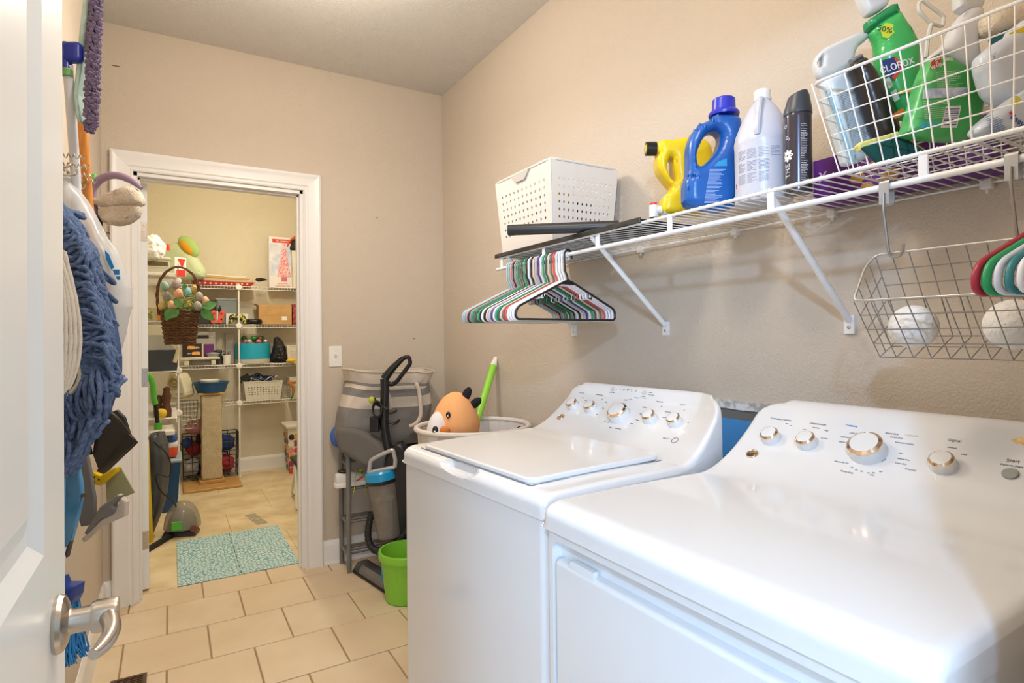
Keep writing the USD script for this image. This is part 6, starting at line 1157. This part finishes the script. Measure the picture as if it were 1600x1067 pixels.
single('black_boots', 'black crumpled boot bag right of the turquoise drum', 'bag', inflate(rp([(-.07, 0), (.09, 0), (.085, .10), (.05, .20), (.01, .245), (-.025, .235), (-.03, .15), (-.06, .06)], .012), .10, .04, 5, .012, 6), mat('black_leather', '#1f1d20', .4, bump=(30, .02)), m4=FC((1.14, 2.545, Z2)), smooth=60)
t = thing('storage_basket', 'cream perforated basket at the right end of the second closet shelf', 'basket'); sweep_basket(1.225, 1.45, 2.475, 2.64, Z2, 1.165, .010, 9, 7, 7, t, closet_bk, .5)
single('yellow_toy', 'yellow toy sticking out in front of the cream basket on the second closet shelf', 'toy', J(sphere((0, 0, .02), .03, 2, (1.5, .7, .6)), sphere((.04, 0, .0), .02, 2, (1, .7, 1))), mat('toy_yellow', '#e3bb2e', .5), (1.245, 2.437, Z2 - .0), smooth=True)
# --- lowest back shelf
Z1 = DZ[0]
t = thing('storage_basket', 'white perforated basket full of cables on the lowest closet shelf', 'basket'); sweep_basket(.862, 1.155, 2.475, 2.66, Z1, .845, .020, 13, 8, 8, t, closet_bk, .5)
rng = random.Random(12)
for n, c, k, q in (('white', '#d9d8d4', 7, 0), ('black', '#222123', 8, 1), ('blue', '#3558a0', 2, 2)):
    ms = []
    for i in range(k):
        cx, cy, r = rng.uniform(.93, 1.09), rng.uniform(2.52, 2.62), rng.uniform(.03, .08)
        ms.append(tube(curve([(cx + r * 1.4 * math.cos(a + i), cy + r * .6 * math.sin(a + i), .845 + .02 * math.sin(2 * a + i) + .012 * q * .5 + rng.uniform(0, .03)) for a in np.linspace(0, 7, 9)], 36), .0045, 5))
    single('cable_tangle', '%s cables tangled on top of the white basket on the lowest closet shelf' % n, 'cables', J(*ms), mat('cable_' + n, c, .5), kind='stuff')
single('black_adapter', 'black box at the left rim of the cable basket', 'adapter', mv(rbox(-.04, .04, -.02, .02, 0, .06, .005, 1), (0, 0, 0)), black, (.875, 2.53, .85), ry=-25)
t = thing('storage_basket', 'white perforated basket at the right end of the lowest closet shelf', 'basket'); sweep_basket(1.245, 1.45, 2.475, 2.64, Z1, .87, .010, 8, 7, 8, t, closet_bk, .5)
single('toy_bird', 'orange and green toy hanging before the right basket, lowest closet shelf', 'toy', J(tube(curve([(-.03, 0, .12), (0, -.01, .10), (.01, -.01, .05), (-.01, 0, -.03)], 12), np.linspace(.016, .006, 12), 8), sphere((0, -.005, .13), .03, 2, (1.4, .5, .5))), mat('toy_rust', '#b5702f', .6, col2='#2f7a48', scale=12, lo=.5, hi=.55), (1.25, 2.43, .70), smooth=60)
t = thing('sewing_machine', 'cream old appliance with a round dial on the lowest closet shelf beside the scratching post', 'appliance', m4=FC((0.3651, 2.3000, 0.7486)))
K = 0.005341
part(t, 'body', inflate(rp([((x - 286) * K, -(y - 622) * K) for x, y in ((268, 622), (269, 584), (286, 582), (292, 590), (301, 622))], .008), .14, .02, 4, .015, 4), mat('ivory_plastic', '#d6cfb6', .45), 60)
part(t, 'dial', mv(lathe([(0, 0), (.042, 0), (.044, .01), (.030, .014), (.028, .009), (.014, .009), (.012, .016), (0, .016)], 28), (-5 * K, 26 * K, .07)), mat('dial_brass', '#b3a06a', .4))
part(t, 'slot', mv(box(-.03, .03, -.003, .003, 0, .002), (2 * K, 8 * K, .071)), mat('brown_slot', '#8f836c', .6), False)
t = thing('wire_basket', 'small grey wire basket hung under the lowest closet shelf', 'wire basket'); wire_basket(t, (.335, .475, .35, .46), (2.22, 2.42, 2.23, 2.41), .715, .50, 5, 6, 6, .0022, mat('wire_silver', '#a9a59b', .4, .4), .004)
# --- left shelves
t = thing('storage_bin', 'clear plastic bin over a dark tub on the left closet shelf', 'bin', (.215, 1.60, DZ[1]))
part(t, 'tub', hull([(x, y, z) for x in (-.10, .10) for y in (0, .30) for z in (0, .012)] + [(x, y, .15) for x in (-.115, .115) for y in (-.01, .31)]), mat('tub_dark', '#42454a', .35))
part(t, 'upper_bin', hull([(x, y, .152) for x in (-.10, .09) for y in (0, .28)] + [(-.115, y, .26) for y in (-.01, .29)] + [(.03, y, .26) for y in (-.01, .29)]), clear('clear_bin', '#cfcfc8', .6, .2))
part(t, 'handle', rod((.085, -.012, .06), (.115, -.012, .17), .014, 8), mat('cream_plastic2', '#dcd6bd', .45))
single('flower_dish', 'cream dish with green sprigs on the left shelf behind the wicker basket', 'dish', lathe([(0, 0), (.06, 0), (.10, .10), (.095, .10), (.055, .01), (0, .01)], 28), mat('dish_cream', '#d9cfae', .5, col2='#8f9a58', scale=30, lo=.52, hi=.58), (.20, 1.75, DZ[2] + .0), smooth=60)
single('orange_pot', 'small orange pot on the left closet shelf behind the wicker handle', 'pot', lathe([(0, 0), (.03, 0), (.042, .05), (.038, .06), (.03, .055), (0, .05)], 20), mat('pot_orange', '#e08a24', .4), (.235, 1.66, DZ[2] + .12 - .12), smooth=40)
for i, (x, y, h, n) in enumerate(((.25, 1.62, .22, 'tall'), (.20, 1.66, .16, 'short'))):
    single('brown_bottle', '%s brown wooden pepper mill on the low left closet shelf' % n, 'pepper mill', lathe([(0, 0), (.03, 0), (.032, .05), (.022, .09), (.03, h * .7), (.02, h * .85), (.024, h * .95), (0, h)], 20), mat('mill_brown', '#5c3a24', .45), (x, y, DZ[0]), smooth=40)
single('yellow_bowl_toy', 'yellow rubber toy on the low left closet shelf', 'toy', sphere((0, 0, .035), .035, 2, (1.1, 1, 1)), mat('toy_yellow', '#e3bb2e', .5), (.215, 1.565, DZ[0]), smooth=True)
t, w, h = cbox('white_tray', 'white plastic tray lying on a lower ledge at the closet left', 'tray', (.06, 1.47, .600), (.30, 1.47, .56), .565, .32, white_plastic, .006)
for i, (z, c, n, y) in enumerate(((.0, '#d8542f', 'orange', 0), (.10, '#e2e0e4', 'white', .0), (.17, '#3a5796', 'blue', 0), (.24, '#d9d6d3', 'pale', 0))):
    single('folded_clothes', '%s folded cloth in the stack above the blue tub at the closet left' % n, 'cloth', mv(rbox(-.11, .11, -.13, .13, 0, (.095 if i == 0 else .065), .025, 2), (0, 0, 0)), mat('stack_cloth_%d' % i, c, .9), (.205 + .004 * (i % 2), 1.72, .385 + z * .55 if False else .382 + (0, .097, .164, .231)[i] * .62), smooth=40) if i < 3 else None
t = thing('blue_tub', 'dark blue plastic tub on the closet floor under the folded cloths', 'tub', (.21, 1.72, 0))
part(t, 'body', hull([(x, y, 0) for x in (-.10, .10) for y in (-.14, .14)] + [(x, y, .36) for x in (-.125, .125) for y in (-.17, .17)]), mat('tub_blue', '#1d4a78', .4)); part(t, 'rim', rbox(-.135, .135, -.18, .18, .355, .38, .008, 1), mat('rim_pale', '#9fb0bc', .4))
# --- floor of the closet
t = thing('scratching_post', 'square carpeted cat scratching post on a wooden base', 'scratching post', (.575, 2.335, 0), rz=0)
plyw = mat('light_wood', '#c99d5f', .5, col2='#bb8d50', scale=10, stretch=(1, 8, 1))
part(t, 'base', rbox(-.215, .215, -.27, .10, 0, .022, .004, 1), plyw)
part(t, 'plinth', rbox(-.095, .095, -.10, .085, .022, .05, .003, 1), plyw)
v, f = vf(to_man(rbox(-.078, .078, -.075, .075, .05, .765, .012, 2)).refine_to_length(.02)); v = v + (meshkit.fbm(v * 22, 3)[:, None] - .5) * .010 * np.sign(v * (1, 1, 0)); part(t, 'carpet', (v, f), mat('beige_carpet', '#cdbd9c', .95, col2='#c3b28f', scale=60, bump=(160, .006)), 60)
part(t, 'cap', rbox(-.10, .10, -.085, .085, .765, .785, .003, 1), plyw)
t = thing('blue_tray', 'deep blue oval tray on top of the scratching post', 'tray', (.575, 2.31, .7855))
part(t, 'body', mv((lambda m: (m[0] * (1.25, .9, 1), m[1]))(lathe([(0, 0), (.085, 0), (.108, .082), (.114, .084), (.112, .09), (.10, .088), (.078, .01), (0, .01)], 40)), (0, 0, 0)), mat('tray_blue', '#1b527f', .35), 50)
single('white_bowl', 'white bowl sitting in the deep blue tray', 'bowl', lathe([(0, 0), (.05, 0), (.078, .095), (.074, .098), (.046, .006), (0, .006)], 32), mat('bowl_cream', '#e6e2d6', .3), (.565, 2.30, .796), smooth=40)
t = thing('wire_crate', 'black wire crate of clothes behind the scratching post', 'crate'); wire_basket(t, (.36, .80, .37, .79), (2.46, 2.66, 2.46, 2.65), .40, .02, 6, 3, 5, .0032, mat('crate_black', '#242426', .5), .005)
rng = random.Random(9)
for i, (x, z, r, c, n) in enumerate(((.44, .12, .075, '#c9c6c6', 'white'), (.45, .28, .07, '#8f2b34', 'wine red'), (.54, .10, .085, '#232a45', 'navy'), (.58, .27, .08, '#332f36', 'charcoal'), (.70, .30, .08, '#223a6b', 'bright navy'), (.70, .12, .08, '#a5323a', 'red'), (.40, .33, .05, '#3c4f92', 'royal blue'), (.52, .36, .06, '#3a3538', 'black brown'))):
    m = trimesh.creation.icosphere(3, 1.0); v = np.array(m.vertices); v = v * (r * .93, .062, r * .93) * (1 + .5 * (meshkit.fbm(v * 2.2 + i * 3, 3) - .5))[:, None]
    single('crumpled_clothes', '%s crumpled garment in the black wire crate' % n, 'clothes', (v, np.array(m.faces)), mat('garment_%d' % i, c, .9), (x, 2.555, z), smooth=True)
t = thing('piggy_hat', 'pink piggy bank on top of the clothes in the wire crate', 'piggy bank', (.475, 2.53, .415))
part(t, 'body', sphere((0, 0, .055), .085, 3, (1.15, .9, .8)), mat('pig_pink', '#d98a97', .5), True)
for x in (-.05, .03): part(t, 'ear', hull([(x - .015, -.02, .11), (x + .02, -.02, .11), (x, -.03, .155), (x, 0, .12)]), mat('pig_pink', '#d98a97', .5))
part(t, 'snout', xf(lathe([(0, 0), (.028, 0), (.026, .02), (0, .02)], 20), plane((.085, -.06, .05), (.8, .6, 0), (0, 0, 1))), mat('pig_snout', '#b8606e', .5))
# carpet washer with clear domed head and green trim
t = thing('carpet_cleaner', 'black and green upright carpet cleaner with clear domed head on the closet floor', 'carpet cleaner', (0.22, 1.02, 0.0))
gcl = mat('cleaner_green', '#57b03c', .35); G2 = lambda px, py, y=1.02: None
hp = np.array([(0.1520, 1.0200, 1.0217), (0.1689, 1.0200, 0.9929), (0.1821, 1.0200, 0.9119), (0.1920, 1.0200, 0.8309)]) - (0.22, 1.02, 0)
part(t, 'handle', tube(curve(hp, 16), .018, 10), gcl)
hq = np.array([(0.1920, 1.0200, 0.8309), (0.2050, 1.0200, 0.6849)]) - (0.22, 1.02, 0)
part(t, 'wand', rod(hq[0], hq[1], .013, 10), black); part(t, 'collar', rod(hq[1] - (0, 0, .012), hq[1] + (0, 0, .03), .022, 12), gcl)
bodyp = rp([(-0.0322, 0.6356), (0.0241, 0.6436), (0.0483, 0.5792), (0.0603, 0.4586), (0.0483, 0.2574), (0.0000, 0.0965), (-0.0402, 0.0080), (-0.0644, -0.0644), (-0.0965, -0.0644), (-0.0724, 0.4586)], .004); mb = inflate(bodyp, .13, .04, 5, .012, 6)
fm = FC(np.array((0.1982, 1.0200, 0.0185)) - (0.22, 1.02, 0)); part(t, 'body', xf(mb, fm), mat('cleaner_dark', '#3d3f42', .3, col2='#515458', scale=6), 60)
part(t, 'cord', tube(curve(np.array([(0.1818, 0.9600, 0.6078), (0.2226, 0.9300, 0.5687), (0.2697, 0.9300, 0.4762), (0.2556, 0.9300, 0.3867), (0.2083, 0.9300, 0.4127), (0.2145, 0.9300, 0.3133), (0.2754, 0.9300, 0.2449), (0.2990, 0.9000, 0.2009)]) - (0.22, 1.02, 0), 40), .0045, 6), black_matt)
part(t, 'base', hull([(x, y, z) for x, y, z in ((.00, -.05, .005), (.185, -.12, .005), (.215, .0, .005), (.05, .08, .005), (.02, -.04, .045), (.18, -.10, .04), (.20, .0, .04), (.05, .06, .045))]), mat('cleaner_base', '#2b2b2d', .35))
d = trimesh.creation.icosphere(4, 1.0); v = np.array(d.vertices) * (.105, .10, .165); v = v[:, :] * (1, 1, 1); v[:, 2] = np.maximum(v[:, 2], 0) ; v += (.115, -.02, .045)
part(t, 'clear_dome', (v, np.array(d.faces)), clear('dome_clear', '#b9b1a3', .42, .08), True)
part(t, 'inner_dome', (v * (.8, .8, .75) + (.023, -.004, .012), np.array(d.faces)), mat('dome_inner', '#8b857b', .5), True)
part(t, 'green_latch', mv(rbox(-.03, .03, -.005, .004, 0, .055, .004, 1), (.082, -.125, .055)), gcl); part(t, 'red_wheel', xf(lathe([(0, 0), (.02, 0), (.02, .012), (0, .012)], 16), plane((.175, -.115, .05), (1, 0, 0), (0, 0, 1))), mat('wheel_brown', '#7a3c2c', .5))
single('yellow_pole', 'yellow plastic handle standing behind the carpet cleaner by the door', 'handle', tube([(0, 0, 0), (-.02, .01, .62)], .014, 10), mat('strong_yellow', '#e4bd16', .4), (.165, .93, 0.0))
single('black_squeegee', 'black floor squeegee edge lying at the foot of the carpet cleaner', 'squeegee', bevelbox(-.16, .16, -.012, .012, 0, .03, .003), black_matt, (.205, .83, 0.0), rz=60)
# sticker covered bin, folding chair, green-blue mat, floor label
t = thing('sticker_bin', 'white bin covered with colourful stickers near the closet right wall', 'bin', (1.31, 2.40, 0))
part(t, 'body', hull([(x, y, 0) for x in (-.10, .10) for y in (-.10, .10)] + [(x, y, .42) for x in (-.125, .125) for y in (-.12, .12)]), mat('bin_white', '#dad6cb', .5)); part(t, 'lid', rbox(-.145, .145, -.14, .14, .42, .455, .012, 2), mat('bin_white', '#dad6cb', .5))
rng = random.Random(17); sc = ['#c7473c', '#2a2a2c', '#d9a33b', '#6f8f5a', '#e7dfd0', '#8c3f57', '#3f6f8f', '#d98f8a']
for i in range(30):
    z = .035 + .062 * (i // 5) + rng.uniform(-.008, .008); u = -.088 + .044 * (i % 5) + rng.uniform(-.006, .006); sh = Point(0, 0).buffer(rng.uniform(.023, .030), quad_segs=4) if i % 3 else rrect(rng.uniform(.042, .055), rng.uniform(.042, .058), .005, 2)
    yy = -.10 - .02 * z / .42; part(t, 'sticker', xf(extr(affinity.rotate(sh, rng.uniform(0, 90)), .0015), plane((u * (1 + .2 * z), yy - .0006, z), (1, 0, 0), (0, -.047, 1))), mat('sticker_%d' % (i % 8), sc[i % 8], .5), False)
for i in range(24):
    z = .04 + .062 * (i // 4) + rng.uniform(-.01, .01); u = -.075 + .05 * (i % 4); xx = -.10 - .025 * z / .42; part(t, 'sticker', xf(extr(Point(0, 0).buffer(rng.uniform(.022, .030), quad_segs=4), .0015 + .0004 * (i % 3)), plane((xx - .0006, u, z), (0, -1, 0), (-.06, 0, 1))), mat('sticker_%d' % ((i * 3) % 8), sc[(i * 3) % 8], .5), False)
t = thing('folding_chair', 'folding chair with white tube frame and dark seat at the closet doorway edge', 'chair', (1.07, 1.22, 0))
part(t, 'frame', tube(round_path([(.0, .02, .30), (-.02, -.10, .012), (.03, -.13, .012), (.34, -.16, .012), (.36, .10, .45), (.34, .2, .75)], .03, 5), .011, 10), white_plastic)
part(t, 'frame', tube(round_path([(.0, .06, .30), (.02, .34, .012), (.38, .36, .012), (.40, .05, .45)], .03, 5), .011, 10), white_plastic)
part(t, 'seat', rbox(-.005, .40, -.08, .26, .30, .33, .012, 2), mat('seat_dark', '#3c3a39', .8)); part(t, 'seat_drop', hull([(-.012, -.06, .315), (-.012, .10, .315), (.02, -.07, .20), (.03, .08, .22), (.0, -.06, .30), (.015, .1, .3)]), mat('seat_dark', '#3c3a39', .8))
# mat with blue ornament: two patterned vinyl panels
vm = usdkit.material(stage, '/World/Looks/patterned_vinyl', {
    'tc': ('texture_coordinate', {}), 'v': ('voronoi_texture', {'scale': 50.0, 'feature': 'distance_to_edge', 'randomness': .75}), 'w': ('wave_texture', {'wave_type': 'rings', 'scale': 16.0, 'distortion': 9.0, 'detail': 2.0, 'detail_scale': 3.0}),
    'r1': ('rgb_ramp', {'ramp': [(0.0, lin('#5b97aa')), (.09, lin('#86b6c1')), (.17, lin('#cfe0d8')), (1, lin('#c6dcd8'))]}), 'r2': ('rgb_ramp', {'ramp': [(.0, lin('#ffffff')), (.42, lin('#ffffff')), (.5, lin('#78aab8')), (.58, lin('#ffffff'))]}),
    'm': ('mix', {'mix_type': 'multiply', 'fac': .8}), 'p': ('principled_bsdf', {'roughness': .5})},
    [('tc.object', 'v.vector'), ('tc.object', 'w.vector'), ('v.distance', 'r1.fac'), ('w.fac', 'r2.fac'), ('r1.color', 'm.color1'), ('r2.color', 'm.color2'), ('m.color', 'p.base_color')], surface='p.BSDF')
t = thing('floor_mat', 'pale blue ornamented vinyl mat lying in the closet doorway', 'mat', (.2985, .095, 0.0))
for i in range(2):
    part(t, 'panel', bevelbox(.2905 * i + .0015, .2905 * (i + 1) - .0015, 0, .75, .0006, .004, .001), vm, False)
part(t, 'stitching', J(*[box(.2885, .2925, .02 + .085 * k, .05 + .085 * k, .0006, .0046) for k in range(9)]), mat('stitch_dark', '#3f5a66', .7), False, kind='stuff')
single('floor_sticker', 'grey rectangular sticker worn onto the closet floor tiles', 'sticker', (lambda m: m)(box(-.035, .035, -.14, .14, 0, .0008)), mat('worn_sticker', '#9a9482', .6, col2='#c9b183', scale=40, lo=.5, hi=.6), (.775, 1.07, .0004), rz=10, smooth=False)
